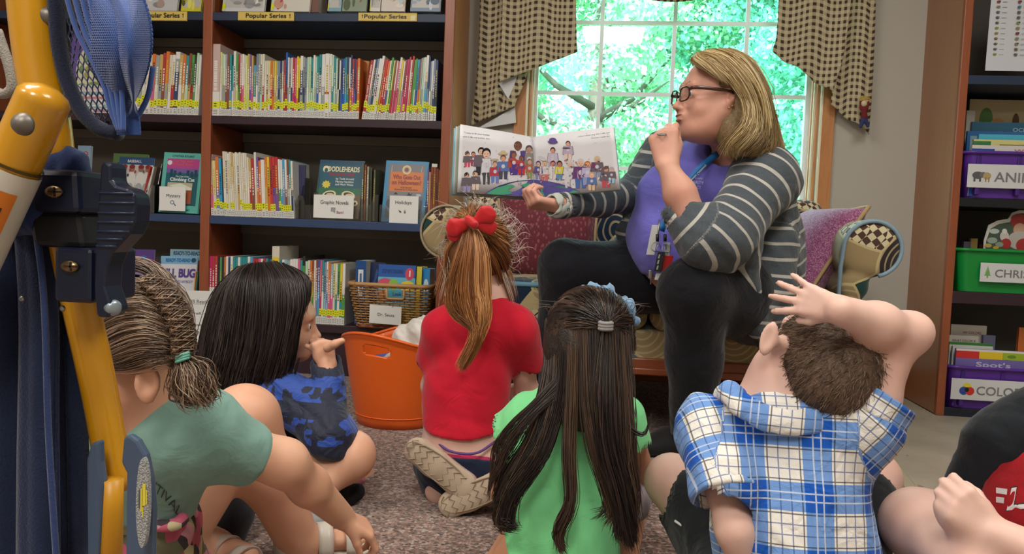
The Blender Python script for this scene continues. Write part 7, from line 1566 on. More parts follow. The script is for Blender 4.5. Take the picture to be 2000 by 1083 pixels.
    for (t, x0, y0, x1, y1, sz, left) in (('"I want to fill your bucket', 180, 150, 425, 178, 13, 1), ('and it fills my bucket, too...', 172, 188, 440, 214, 13, 1), ('...when I show you that I love you,', 1300, 192, 1612, 148, 11, 0), ('because I really do."', 1436, 205, 1612, 185, 11, 0)):
        V, F, w_ = text_geo(t); c, f, mb = (cL, L, mbL) if left else (cR, Rr, mbR); P3 = []
        for a, b_ in V:
            x = x0 + (x1 - x0) * a / w_; y = y0 + (y1 - y0) * a / w_ - b_ * sz; u, v = inv(c, x, y); P3.append(f(u, v) + np.array([0, -.0012, 0]))
        mb.add(P3, F, '#4a484c')
    mbL.obj('printed_pattern', M_print, lp); mbR.obj('printed_pattern', M_print, rp)
BOOK()
def RR(px, Y): return px * Y / FPX
def col_mat(n, c, **k): return cloth_mat(n, c, **k)
def mkhair(guides_px): return [[P(*p_) for p_ in g_] for g_ in guides_px]
# ---------------------------------------------------------------- girl in green
def GREEN():
    s = .90; HC = P(1150, 655, 1.43); fw = nrm((.10, 1, .22)); sd = SDF(); q, ax = head_sdf(sd, HC, fw, (.02, -.15, 1), s, child=True); f, l, u = ax; A3 = np.stack([l, f, u], 1)
    nb = P(1120, 800, 1.47); sd.cap(q(0, -.015, -.06), nb, .034, .040, .02); LS, RS_ = P(1010, 850, 1.46), P(1222, 842, 1.44); pel = P(1085, 1085, 1.44)
    sd.cap(LS, RS_, .032, .032, .03).cap(nb, pel, .07, .09, .05); EL, ER = P(985, 960, 1.60), P(1262, 950, 1.56); sd.cap(LS, EL, .028, .026, .02).cap(RS_, ER, .028, .026, .02)
    WL, WR = EL + (.06, .13, -.04), ER + (-.06, .13, -.04); sd.cap(EL, WL, .026, .02, .02).cap(ER, WR, .026, .02, .02); hand_sdf(sd, WL, (.3, 1, -.3), (0, 0, -1), .62, -1); hand_sdf(sd, WR, (-.3, 1, -.3), (0, 0, -1), .62, 1)
    for sg, kx in ((-1, 1050), (1, 1215)):
        K = FL(kx, 1010, .05); sd.cap(pel + (sg * .06, 0, -.03), K, .062, .045, .03); sd.cap(K, pel + (sg * .12, .0, -.055), .042, .03, .02)
    W_ = person('child in a light green shirt seen from behind, long dark hair spread over the back', 'person', sd, .004, SK3, P(1085, 1139, 1.44) * (1, 1, 0)); eyes(q, ax, s, W_)
    sh = SDF(); sh.cap(P(1125, 835, 1.46), P(1085, 960, 1.45), .088, .105, .05, flat=((0, 1, 0), .85)).cap(P(1085, 960, 1.45), P(1075, 1100, 1.43), .105, .128, .05, flat=((0, 1, 0), .9)); sh.cap(P(1035, 832, 1.46), P(1205, 822, 1.45), .050, .048, .05)
    sh.cap(P(1030, 838, 1.46), P(985, 850, 1.47), .052, .044, .03); sh.cap(P(1205, 822, 1.45), P(1228, 868, 1.46), .050, .044, .03); sh.ell(P(975, 1050, 1.42), (.062, .08, .085), k=.05); sh.cap(nb + (0, 0, -.01), nb + (0, 0, -.06), .045, .07, .04)
    sh.cap(q(0, -.01, -.07), nb + (0, 0, .005), .038, .043, .0, op='sub'); sh.cap(P(985, 850, 1.47), P(960, 858, 1.475), .036, .038, .0, op='sub'); sh.cap(P(1230, 880, 1.46), P(1240, 905, 1.47), .036, .038, .0, op='sub')
    sh.cut(P(968, 846, 1.475), (-.95, 0, -.25)); sh.cut((0, 0, .004), (0, 0, -1)); sh.folds(.0050, 20, (.6, 0, .6), 3); sh.folds(.0024, 48, (1, 0, .3), 4)
    sdf_obj('shirt', sh, .0042, col_mat('light_green_cotton', '#86e39c', c2='#7ad68f'), W_, it=2)
    pt = SDF(); pt.cap(P(1215, 960, 1.53), P(1245, 930, 1.60), .04, .034, .03).cap(P(1245, 930, 1.60), P(1238, 990, 1.50), .036, .030, .03); sdf_obj('leggings', pt, .004, col_mat('grey_lilac_leggings', '#9a8e92'), W_)
    b = SDF(); c0 = FL(1243, 1006); c0 = np.array([c0[0], c0[1], .045]); b.cap(c0 + (0, -.01, 0), c0 + (.012, .11, .005), .040, .034, .02, flat=((1, 0, 0), .55)); b.folds(.001, 200, (0, 1, 1), 2); sdf_obj('shoe', b, .003, flat('pale_pink_shoe', '#c9a79c', .6), W_)
    b = MB()
    for k in range(7):
        for j in range(3): b.tube(ellipse3(c0 + (.002 * j - .0, -.052 - .0 * k, -.026 + .012 * k * .8), .009, .004), .0012, 4, cap=False)
    hs = SDF(); hs.ell(q(0, -.014, .010), np.array([.082, .098, .090]) * s, A3, .02); hs.cap(q(0, -.05, -.03), q(0, -.06, -.12), .070 * s, .060 * s, .04); hs.ell(q(0, .10, -.05), np.array([.075, .075, .075]) * s, A3, .004, 'sub')
    hs.folds(.002, 90, (1, 0, .2), 4); sdf_obj('hair_mass', hs, .0035, strand_cap_mat('dark_brown_hair_mass', '#1c1512', '#33261f'), W_, it=1)
    cols = ['#33261f', '#241a16', '#443229', '#1a1311', '#55402f', '#2c211c']; H = Hair(11)
    T = (1183, 634, 1.325)
    H.sheet(mkhair([[(1066, 700, 1.42), (1080, 665, 1.375), (1120, 640, 1.335), T], [(1068, 650, 1.43), (1092, 618, 1.375), (1135, 612, 1.335), T], [(1085, 600, 1.45), (1110, 585, 1.385), (1150, 600, 1.34), T], [(1120, 573, 1.46), (1142, 570, 1.395), (1168, 592, 1.345), T], [(1165, 566, 1.47), (1180, 568, 1.40), (1186, 595, 1.345), T], [(1208, 578, 1.46), (1212, 592, 1.395), (1200, 612, 1.345), T], [(1238, 625, 1.44), (1228, 628, 1.385), (1206, 628, 1.34), T], [(1240, 690, 1.42), (1230, 670, 1.38), (1205, 650, 1.34), T]]),
        2200, cols, r=.0007, thick=.0035, clumps=90, ctight=.35, wave=.001, seg=12, ends=.0, frizz=.003)
    H.sheet(mkhair([[(1068, 625, 1.41), (1066, 720, 1.375), (1040, 840, 1.335), (985, 930, 1.31), (968, 1000, 1.30)], [(1080, 640, 1.38), (1078, 760, 1.335), (1050, 870, 1.305), (1000, 950, 1.295), (975, 1020, 1.29), (1006, 1028, 1.29)], [(1105, 638, 1.345), (1096, 780, 1.315), (1062, 890, 1.295), (1000, 970, 1.29), (990, 1015, 1.285), (1000, 1025, 1.285)]]), 1000, cols, r=.0007, thick=.005, clumps=24, ctight=.74, wave=.004, wfreq=1., seg=18, ends=.10, frizz=.004)
    H.sheet(mkhair([[(1110, 636, 1.34), (1108, 790, 1.305), (1108, 900, 1.285), (1112, 985, 1.28), (1090, 1040, 1.28), (1098, 1076, 1.28)], [(1130, 636, 1.335), (1122, 790, 1.30), (1118, 900, 1.28), (1118, 990, 1.275), (1092, 1045, 1.275), (1102, 1075, 1.275)]]), 420, cols, r=.0007, thick=.004, clumps=7, ctight=.86, wave=.003, seg=18, ends=.08, frizz=.004)
    H.sheet(mkhair([[(1135, 636, 1.335), (1140, 770, 1.30), (1155, 860, 1.28), (1178, 930, 1.275), (1192, 990, 1.275), (1168, 1008, 1.275)], [(1165, 640, 1.33), (1168, 770, 1.295), (1178, 870, 1.275), (1200, 950, 1.27), (1222, 1020, 1.27), (1232, 1075, 1.27)], [(1200, 640, 1.33), (1206, 770, 1.30), (1212, 880, 1.28), (1225, 960, 1.275), (1236, 1060, 1.275)], [(1232, 635, 1.38), (1232, 760, 1.335), (1235, 850, 1.305), (1238, 920, 1.30), (1240, 990, 1.29)]]), 1500, cols, r=.0007, thick=.005, clumps=34, ctight=.65, wave=.002, seg=18, ends=.2, frizz=.004)
    H.sheet(mkhair([[T, (1180, 690, 1.315), (1176, 780, 1.285), (1185, 880, 1.268), (1210, 970, 1.262), (1232, 1070, 1.26)]]), 420, cols, r=.0007, thick=.010, clumps=14, ctight=.5, wave=.002, seg=18, ends=.15)
    H.sheet(mkhair([[(1085, 740, 1.33), (1030, 800, 1.31), (975, 860, 1.30), (960, 960, 1.30)], [(1100, 770, 1.32), (1020, 850, 1.30), (985, 930, 1.29), (955, 985, 1.29)]]), 160, cols, r=.0006, thick=.004, clumps=5, ctight=.9, seg=16, wave=.003)
    H.sheet(mkhair([[(1225, 790, 1.31), (1232, 830, 1.295), (1262, 845, 1.295), (1275, 800, 1.30)], [(1215, 800, 1.31), (1228, 835, 1.295), (1258, 850, 1.295), (1272, 815, 1.30)]]), 26, cols, r=.0006, thick=.002, clumps=4, ctight=.9, seg=16)
    for k in range(60):  # flyaway wisps
        x = H.rs.uniform(1070, 1245); y0 = 575 + abs(x - 1160) * .35; H.sheet(mkhair([[(x, y0 + 10, 1.40), (x + H.rs.normal(0, 12), y0 - 6, 1.39), (x + H.rs.normal(0, 25), y0 - H.rs.uniform(-2, 12), 1.38)]]), 1, ['#5a4a42', '#7a6a62'], r=.0004, thick=.002, seg=10, ctight=0)
    H.push(q(0, -.014, .010), A3, np.array([.083, .099, .091]) * s); H.obj('hair', M_hair, W_)
    cp = P(1183, 637, 1.315); b = MB()
    for k in (-1, 0, 1): b.tube([cp + np.array([.0100 * math.cos(t), .009 * math.sin(t), .0048 * k]) for t in np.linspace(0, 6.283, 24)], .0034, 8, cap=False)
    b.obj('hair_tie', flat('grey_elastic', '#8f8c8a', .8, bumpsc=900, bumpst=.4), W_, smooth=True)
    bl = SDF()
    rs_ = np.random.RandomState(3)
    for k in range(16): a = k / 15; p_ = P(1130 + 105 * a, 575 - 12 * math.sin(a * 3.1) + 52 * a ** 3, 1.44 - .02 * a); bl.ell(p_ + rs_.normal(0, .004, 3), rs_.uniform(.008, .014), k=.006)
    bl.folds(.003, 160, (1, 0, 1), 5); o = sdf_obj('hair_clip', bl, .002, flat('pale_blue_fluffy_clip', '#6f93b4', .85, sheen=.5), W_); o['label'] = 'pale blue fluffy hair clip'
def ellipse3(c, a, b_, n=12): return [np.asarray(c) + (a * math.cos(t), 0, b_ * math.sin(t)) for t in np.linspace(0, 6.283, n)]
GREEN()
# ---------------------------------------------------------------- girl in red
def RED():
    s = .90; HC = P(938, 495, 1.86); fw = nrm((.18, 1, .12)); sd = SDF(); q, ax = head_sdf(sd, HC, fw, (.06, 0, 1), s, child=True); f, l, u = ax; A3 = np.stack([l, f, u], 1)
    nb = P(938, 600, 1.85); sd.cap(q(0, -.015, -.05), nb, .036, .040, .02); LS, RS_ = P(862, 645, 1.83), P(1008, 650, 1.84); wa = P(905, 780, 1.83); pel = P(905, 895, 1.82)
    sd.cap(LS, RS_, .034, .034, .03).cap(nb, wa, .07, .085, .05, flat=((0, 1, 0), .8)).cap(wa, pel, .086, .098, .05, flat=((0, 1, 0), .85))
    EL, ER = P(846, 755, 1.90), P(1030, 768, 1.92); sd.cap(LS, EL, .032, .027, .02).cap(RS_, ER, .034, .028, .02); WL, WR = EL + (.06, .14, -.03), ER + (-.06, .15, -.03); sd.cap(EL, WL, .027, .02, .02).cap(ER, WR, .027, .02, .02)
    hand_sdf(sd, WL, (.5, 1, -.2), (0, 0, -1), .62, -1); hand_sdf(sd, WR, (-.5, 1, -.2), (0, 0, -1), .62, 1)
    for sg in (-1, 1): K = pel + np.array([sg * .09, .24, -.06]); sd.cap(pel + (sg * .05, .02, -.01), K, .065, .045, .03); sd.cap(K + (0, 0, -.01), pel + (sg * .05, -.03, -.075), .04, .032, .02)
    W_ = person('child in a red shirt kneeling on the carpet, red bow on a ginger ponytail', 'person', sd, .0042, SK4, P(905, 1000, 1.82) * (1, 1, 0)); eyes(q, ax, s, W_)
    sh = SDF(); sh.cap(P(940, 640, 1.84), P(912, 760, 1.83), .080, .088, .05, flat=((0, 1, 0), .82)).cap(P(912, 760, 1.83), P(906, 845, 1.82), .090, .098, .05, flat=((0, 1, 0), .86)); sh.cap(P(872, 640, 1.83), P(1002, 645, 1.84), .048, .048, .05)
    sh.cap(P(864, 648, 1.83), P(845, 700, 1.86), .047, .039, .03); sh.cap(P(1006, 650, 1.84), P(1028, 708, 1.88), .050, .042, .03); sh.cap(nb + (0, 0, -.005), nb + (0, 0, -.05), .050, .07, .04)
    sh.cap(q(0, -.01, -.06), nb + (0, 0, .003), .04, .044, .0, op='sub'); sh.cap(P(843, 706, 1.862), P(838, 730, 1.87), .034, .036, .0, op='sub'); sh.cap(P(1030, 714, 1.882), P(1036, 740, 1.89), .036, .038, .0, op='sub')
    sh.cut(P(905, 866, 1.73), (.02, .30, -1)); sh.folds(.0042, 30, (.25, 0, 1), 12, (P(905, 800, 1.74), .17)); sh.folds(.0026, 26, (1, 0, .4), 13); sdf_obj('shirt', sh, .0042, col_mat('red_cotton', '#c5162f', c2='#b9132b'), W_, it=2)
    jn = SDF(); jn.cap(wa + (0, 0, -.075), pel, .093, .105, .05, flat=((0, 1, 0), .85))
    for sg in (-1, 1): K = pel + np.array([sg * .09, .24, -.06]); jn.cap(pel + (sg * .05, .02, -.01), K, .075, .055, .03); jn.cap(K + (0, 0, -.015), pel + (sg * .05, .0, -.07), .05, .042, .03)
    top = P(905, 894, 1.73); jn.cut(top, (-.02, .45, 1)); jn.folds(.0018, 50, (1, 0, .4), 3); jo = sdf_obj('jeans', jn, .0042, col_mat('dark_denim', '#141d33', c2='#1c2942', weave=1500), W_, it=1)
    un = SDF(); un.cap(wa + (0, 0, -.06), pel, .0905, .1005, .05, flat=((0, 1, 0), .85)); un.cut(P(905, 884, 1.73), (-.02, .45, 1)); sdf_obj('underwear', un, .004, col_mat('pink_knit', '#b3345a'), W_)
    MB().tube(spline([P(850, 862, 1.765), P(875, 880, 1.735), P(905, 887, 1.722), P(935, 884, 1.730), P(966, 864, 1.765)], 24), .0030, 6).obj('waistband_edge', flat('purple_elastic', '#5a3a78', .7), jo, smooth=True)
    for k, (cx, cy, ang, tx) in enumerate(((858, 915, .62, 0), (932, 965, -.45, 1))):
        c = P(cx, cy, 1.70 + .0 * k); c[2] = max(c[2], .052); d = nrm((math.cos(ang), 0.05, -math.sin(ang))); nrm_ = nrm((.1 if k else -.1, -1, .25)); sidev = nrm(np.cross(nrm_, d)); b = SDF(); L_ = .062
        b.cap(c - d * L_, c - d * .02, .030, .028, .02, flat=(nrm_, .30)).cap(c - d * .02, c + d * L_, .027, .034, .02, flat=(nrm_, .30)); so = sdf_obj('shoe', b, .0026, flat('beige_rubber_sole', '#a89682', .7), W_)
        so['label'] = 'beige ridged shoe sole'
        b = SDF(); b.cap(c - d * L_ - nrm_ * .028, c + d * L_ - nrm_ * .03, .028, .030, .02); sdf_obj('shoe_upper', b, .004, flat('pinkish_beige_shoe', '#b5988a', .7), so)
        b = MB(); off = nrm_ * .0095
        for r_ in range(9):
            t = -L_ * 1.25 + r_ * L_ * .31; pts = [c + d * (t + (.006 if (i % 2) else -.004)) + sidev * (-.022 + .0088 * i) + off for i in range(6)]; b.tube(pts, .0014, 4)
        b.tube([c + d * (L_ * 1.4 * math.cos(t)) + sidev * (.026 * math.sin(t)) + off * .85 for t in np.linspace(0, 6.28, 30)], .0016, 5, cap=False)
        b.obj('tread', flat('tan_tread', '#8f7d68', .7), so)
    hs = SDF(); hs.ell(q(0, -.012, .012), np.array([.080, .097, .088]) * s, A3, .02); hs.ell(q(0, .10, -.06), np.array([.078, .08, .085]) * s, A3, .004, 'sub'); hs.ell(q(0, -.06, -.095), np.array([.06, .05, .03]) * s, A3, .01, 'sub')
    hs.folds(.002, 90, (1, 0, .2), 4); sdf_obj('hair_mass', hs, .0035, strand_cap_mat('ginger_hair_mass', '#5e3a20', '#8a5a34'), W_, it=1)
    cols = ['#a86c3c', '#85532c', '#c48a54', '#6f4425', '#d19c68', '#965e34']; H = Hair(21); T = (918, 432, 1.745)
    H.sheet(mkhair([[(868, 545, 1.85), (872, 500, 1.80), (890, 460, 1.765), T], [(868, 480, 1.87), (880, 455, 1.81), (898, 440, 1.77), T], [(885, 428, 1.88), (895, 420, 1.82), (908, 424, 1.775), T], [(915, 405, 1.89), (918, 404, 1.83), (918, 418, 1.775), T], [(950, 402, 1.89), (945, 408, 1.83), (932, 422, 1.78), T], [(985, 425, 1.88), (972, 428, 1.82), (945, 432, 1.775), T], [(1002, 470, 1.87), (985, 460, 1.81), (950, 445, 1.77), T], [(1000, 530, 1.86), (985, 495, 1.80), (950, 458, 1.765), T], [(975, 560, 1.82), (960, 520, 1.785), (935, 470, 1.76), T]]), 2200, cols, r=.0007, thick=.004, clumps=80, ctight=.4, seg=12, ends=0, frizz=.004)
    H.sheet(mkhair([[T, (900, 480, 1.715), (880, 560, 1.705), (885, 610, 1.70), (930, 650, 1.70), (905, 715, 1.70)], [T, (925, 480, 1.71), (925, 560, 1.695), (935, 600, 1.69), (932, 660, 1.70), (900, 718, 1.705)], [T, (950, 490, 1.72), (955, 570, 1.705), (950, 620, 1.70), (925, 670, 1.705), (896, 720, 1.71)]]), 1500, cols, r=.0007, thick=.0055, clumps=26, ctight=.55, wave=.005, wfreq=1.3, seg=18, ends=.25, frizz=.004)
    pale = ['#c9bdb2', '#b5a090', '#d8d0c8', '#a58a72']  # near-white strand colours paint the backlit halo around the ginger head
    for k in range(300):
        a = H.rs.uniform(-.5, 3.7); rx, ry = 66, 78; x, y = 938 + rx * math.cos(a), 478 - ry * math.sin(a); o = H.rs.uniform(2, 20); d = H.rs.normal(0, 18, 2)
        H.sheet(mkhair([[(938 + (rx - 14) * math.cos(a), 478 - (ry - 14) * math.sin(a), 1.82), (x - d[1] * .3, y + d[0] * .3, 1.83), (x + .6 * o * math.cos(a) + d[0] * .5, y - .6 * o * math.sin(a) + d[1] * .5, 1.83), (x + o * .7 * math.cos(a) + d[0], y - o * .5 * math.sin(a) + d[1] + 12, 1.83)]]), 1, pale, r=.00045, thick=.003, seg=9, ctight=0)
    H.sheet(mkhair([[(985, 500, 1.84), (1000, 540, 1.84), (1010, 580, 1.85)], [(978, 540, 1.82), (990, 580, 1.83), (1000, 610, 1.84)]]), 60, pale + cols, r=.0005, thick=.006, seg=10, ctight=.2); H.sheet(mkhair([[(872, 500, 1.84), (862, 540, 1.84), (850, 575, 1.84)], [(872, 540, 1.83), (868, 575, 1.83), (862, 600, 1.84)]]), 60, pale + cols, r=.0005, thick=.006, seg=10, ctight=.2)
    H.push(q(0, -.012, .012), A3, np.array([.081, .098, .089]) * s); H.obj('hair', M_hair, W_)
    M_bow = flat('red_satin_ribbon', '#c4161f', .45, sheen=.3); bc = P(922, 428, 1.715)
    def loop(pts, name):
        b = SDF()
        for (x0, y0, Y0, r0, x1, y1, Y1, r1, fl) in pts: b.cap(P(x0, y0, Y0), P(x1, y1, Y1), r0, r1, .006, flat=((.1, 1, .2), fl))
        b.folds(.0012, 150, (.6, 0, 1), 7); return sdf_obj(name, b, .0022, M_bow, bow)
    bow = thing('hair_bow', bc, None); bow.parent = W_; bow.location = Vector(bc) - W_.location
    loop([(914, 436, 1.715, .009, 888, 444, 1.712, .021, .30)], 'ribbon_loop'); loop([(928, 430, 1.715, .009, 950, 420, 1.712, .022, .30)], 'ribbon_loop')
    loop([(926, 436, 1.718, .009, 958, 444, 1.722, .016, .3)], 'ribbon_tail'); loop([(912, 438, 1.718, .009, 884, 462, 1.722, .013, .3)], 'ribbon_tail'); loop([(916, 430, 1.706, .0105, 925, 438, 1.706, .0105, .8)], 'ribbon_knot')
RED()
# ---------------------------------------------------------------- boy in plaid
def PLAID():
    s = .95; HC = P(1612, 708, 1.24); upv = nrm((.40, -.52, .76)); fw = nrm((-.20, .80, .56)); sd = SDF(); q, ax = head_sdf(sd, HC, fw, upv, s, child=True, ears=False); f, l, u = ax; A3 = np.stack([l, f, u], 1)
    # ear standing out at the left
    E0 = P(1501, 662, 1.195); ex = np.stack([nrm((-.35, -.85, .1)), nrm((-.9, .35, .1)), nrm((.25, 0, 1))], 1); ex[:, 1] = nrm(np.cross(ex[:, 2], ex[:, 0])); ex[:, 0] = nrm(np.cross(ex[:, 1], ex[:, 2]))
    sd.ell(E0, (.007, .0125, .027), ex, .006); sd.cap(E0 + (.012, .006, -.004), P(1530, 680, 1.23), .008, .02, .01); sd.ell(E0 + ex[:, 0] * .007 , (.005, .007, .017), ex, .003, 'sub')
    sd.cap(P(1512, 712, 1.25), P(1522, 745, 1.27), .026, .034, .03)
    nb = P(1542, 808, 1.26); sd.cap(P(1580, 735, 1.25), nb, .050, .046, .03).cap(P(1536, 745, 1.26), nb, .030, .042, .03)
    LS, RS_ = P(1385, 845, 1.25), P(1672, 835, 1.22); wa = P(1545, 1040, 1.22); pel = P(1555, 1190, 1.20); sd.cap(LS, RS_, .038, .038, .04).cap(nb, wa, .075, .09, .05, flat=((0, 1, 0), .8)).cap(wa, pel, .09, .10, .05, flat=((0, 1, 0), .85))
    EL = P(1436, 1035, 1.15); WL = P(1486, 1225, 1.17); sd.cap(LS, EL, .034, .0255, .02).cap(EL, WL, .0255, .020, .02); hand_sdf(sd, WL, (.2, .8, -.5), (.3, .2, -1), .66, -1)
    ER = P(1772, 655, 1.20); WR = P(1640, 606, 1.12); sd.cap(P(1690, 800, 1.20), ER + (-.01, 0, 0), .038, .0285, .02).cap(ER, ER + (WR - ER) * .45, .0295, .0285, .02).cap(ER + (WR - ER) * .45, WR, .0285, .0205, .02); sd.cap(RS_, P(1695, 795, 1.20), .04, .038, .03); sd.ell(ER + (.008, 0, .006), .028, k=.012)
    hand_sdf(sd, WR + nrm(ER - WR) * .002, P(1584, 588, 1.145) - P(1640, 606, 1.12), nrm((.25, .95, -.10)), .58, -1, curl=((8, 16, 10), (4, 14, 10), (2, 14, 10), (-2, 14, 12)), spread=11, thumb=((38, 6), (12, 8)))
    # legs crossed: knees out to both sides
    KL, KR = P(1312, 940, 1.42), P(1705, 935, 1.45); sd.cap(pel + (-.04, .02, 0), KL, .065, .046, .03).cap(KL, pel + (.02, .24, -.06), .043, .03, .02); sd.cap(pel + (.04, .02, 0), KR, .065, .046, .03).cap(KR, pel + (-.03, .26, -.06), .043, .03, .02)
    W_ = person('child in a blue and white plaid shirt, one hand resting on the head', 'person', sd, .0036, SK4, P(1555, 1255, 1.22) * (1, 1, 0)); eyes(q, ax, s, W_)
    sh = SDF(); sh.cap(P(1540, 860, 1.25), P(1540, 1000, 1.22), .098, .108, .05, flat=((0, 1, 0), .82)).cap(P(1540, 1000, 1.22), P(1560, 1150, 1.19), .108, .125, .05, flat=((0, 1, 0), .88)); sh.cap(P(1395, 840, 1.25), P(1660, 835, 1.23), .050, .050, .06)
    sh.cap(P(1388, 848, 1.25), P(1408, 930, 1.175), .054, .048, .03); sh.cap(P(1408, 930, 1.175), P(1416, 950, 1.165), .048, .047, .02)
    sh.cap(P(1665, 835, 1.22), P(1690, 815, 1.195), .052, .050, .03); sh.cap(P(1640, 860, 1.22), P(1690, 850, 1.20), .05, .035, .05)
    sh.cap(P(1412, 958, 1.16), P(1420, 985, 1.155), .037, .038, .0, op='sub'); sh.cap(P(1698, 800, 1.20), P(1725, 765, 1.20), .042, .046, .0, op='sub'); sh.cap(q(0, -.02, -.05), nb + (0, 0, .0), .055, .056, .0, op='sub')
    sh.cap(P(1575, 735, 1.25), nb + (0, .0, .004), .060, .056, .0, op='sub')
    sh.folds(.0048, 19, (.8, 0, .8), 5); sh.folds(.0022, 46, (.9, 0, .5), 6); sh.cut((0, 0, .003), (0, 0, -1));
    regs = [(P(1545, 780, 1.16), P(1545, 1200, 1.10), .10, (1, 0, 0), 'plane'), (LS + (-.01, -.02, 0), P(1418, 975, 1.155), .052, (1, 0, 0), 'plane'), (P(1672, 840, 1.18), P(1735, 775, 1.18), .05, (.5, 0, .5), 'plane')]
    m, nt, bs = new_mat('blue_white_plaid_cotton'); a = N(nt, 'ShaderNodeAttribute', attribute_name='puv').outputs['Vector']; sx = N(nt, 'ShaderNodeSeparateXYZ'); nt.links.new(a, sx.inputs[0]); v = coords(nt)
    def band(src, off, per=.088):
        fr = math_(nt, 'FRACT', math_(nt, 'DIVIDE', math_(nt, 'ADD', src, off), per)); b = math_(nt, 'LESS_THAN', fr, .44)
        def ln(c_, w_): return math_(nt, 'LESS_THAN', math_(nt, 'ABSOLUTE', math_(nt, 'SUBTRACT', fr, c_)), w_)
        navy = math_(nt, 'MAXIMUM', ln(.64, .010), ln(.80, .010)); wl = math_(nt, 'MAXIMUM', ln(.16, .012), ln(.28, .012)); dk = math_(nt, 'MAXIMUM', ln(.48, .011), ln(.96, .010)); return b, navy, wl, dk
        
    A_, B_ = band(sx.outputs[0], .50), band(sx.outputs[1], .51)
    cnt = math_(nt, 'MULTIPLY', math_(nt, 'ADD', A_[0], B_[0]), .5); c = ramp(nt, cnt, [(0, '#dedad2'), (.4, '#6d93cc'), (.9, '#1553b0')], 'CONSTANT')
    nv = math_(nt, 'MAXIMUM', A_[1], B_[1]); dk = math_(nt, 'MAXIMUM', A_[3], B_[3]); wl = math_(nt, 'MAXIMUM', A_[2], B_[2])
    c = mixc(nt, math_(nt, 'MULTIPLY', nv, .75), c, '#40558c'); c = mixc(nt, math_(nt, 'MULTIPLY', dk, .8), c, '#2b2e38'); c = mixc(nt, math_(nt, 'MULTIPLY', wl, .75), c, '#c4ccd8')
    nt.links.new(c, bs.inputs['Base Color']); bs.inputs['Roughness'].default_value = .85; bs.inputs['Specular IOR Level'].default_value = .2; bs.inputs['Sheen Weight'].default_value = .1
    bump(nt, bs, math_(nt, 'ADD', noise(nt, v, 18, 3, .5, 2.), math_(nt, 'MULTIPLY', noise(nt, v, 900, 1), .06)), .4, .02)
    so = sdf_obj('shirt', sh, .0036, m, W_, it=2, uvr=regs)
    co = SDF(); cpts = [P(1412, 782, 1.27), P(1428, 768, 1.22), P(1450, 792, 1.175), P(1490, 815, 1.165), P(1540, 826, 1.16), P(1585, 822, 1.165), P(1612, 812, 1.19)]
    cs = spline(cpts, 14)
    for i in range(13): co.cap(cs[i], cs[i + 1], .0185, .0185, .004, flat=((0, .8, -.3), .45))
    co.folds(.001, 90, (1, 0, 0), 3); co_ = sdf_obj('collar', co, .0028, m, so, it=2, uvr=[(P(1410, 790, 1.2), P(1620, 820, 1.17), .02, (0, 0, 1), 'plane')])
    # rolled sleeve edge around the raised arm
    cu = SDF(); t0, t1 = P(1694, 812, 1.195), P(1722, 770, 1.198); cu.cap(t0, t1, .052, .054, .0); d_ = nrm(t1 - t0); cu.cap(t0 + d_ * .012, t1 + d_ * .06, .045, .046, .0, op='sub'); cu.cut(t1, d_); cu.cut(t0, -d_); cu.folds(.002, 60, (1, 0, 1), 3)
    sdf_obj('sleeve', cu, .003, m, so, uvr=[(t0, t1, .05, (1, 0, .4), 'plane')])
    cu = SDF(); t0, t1 = P(1404, 915, 1.185), P(1418, 972, 1.155); cu.cap(t0, t1, .050, .053, .0); d_ = nrm(t1 - t0); cu.cap(t0 + d_ * .02, t1 + d_ * .06, .043, .046, .0, op='sub'); cu.cut(t1, d_); cu.cut(t0, -d_); cu.folds(.002, 60, (1, 0, 1), 3)
    sdf_obj('sleeve', cu, .003, m, so, uvr=[(LS + (-.01, -.02, 0), t1, .05, (1, 0, 0), 'plane')])
    # shorts
    M_sh = col_mat('black_sport_shorts', '#16181c', c2='#1f2226', wrs=.4); st_ = SDF(); st_.cap(pel + (-.03, .0, .0), KL + (pel - KL) * .22, .095, .066, .04); st_.cap(pel + (.03, 0, 0), KR + (pel - KR) * .22, .095, .066, .04); st_.ell(pel + (0, 0, .02), (.13, .11, .1), k=.04)
    st_.cap(KL + (pel - KL) * .18, KL + (pel - KL) * .0, .056, .058, .0, op='sub'); st_.cap(KR + (pel - KR) * .18, KR, .056, .058, .0, op='sub'); st_.folds(.004, 26, (.3, 0, 1), 8); st_.cut((0, 0, .003), (0, 0, -1)); so_ = sdf_obj('shorts', st_, .004, M_sh, W_, it=2)
    for pp in ([(1318, 1018, 1.30), (1342, 1036, 1.285), (1368, 1064, 1.27), (1392, 1090, 1.26)], [(1700, 960, 1.37), (1708, 990, 1.36), (1714, 1010, 1.36), (1706, 1022, 1.36)]): MB().tube(spline([P(*p_) for p_ in pp], 20), .0022, 6).obj('piping', flat('white_piping', '#c9c9c6', .6), so_, smooth=True)
    for p_ in ((-.02, .28, 0), (.03, .30, 0)):
        c0 = np.array([pel[0], pel[1], .05]) + p_; b = SDF(); b.cap(c0, c0 + (.09 * (1 if p_[0] < 0 else -1), .03, -.012), .04, .032, .03); b.cut((0, 0, .004), (0, 0, -1)); sdf_obj('shoe', b, .005, flat('dark_grey_shoe', '#2b2d31', .7), W_)
    # short hair
    hs = SDF(); hs.ell(q(0, -.006, .006), np.array([.0785, .0985, .0885]) * s, A3, .02); hs.cap(q(0, -.055, -.01), q(0, -.060, -.062), .050 * s, .030 * s, .03); hs.ell(q(0, .105, -.05), np.array([.09, .07, .095]) * s, A3, .004, 'sub')
    hs.ell(q(.085, .035, -.075), np.array([.05, .050, .06]) * s, A3, .006, 'sub'); hs.ell(q(-.085, .035, -.075), np.array([.05, .050, .06]) * s, A3, .006, 'sub'); hs.folds(.0008, 120, (1, 0, .2), 4)
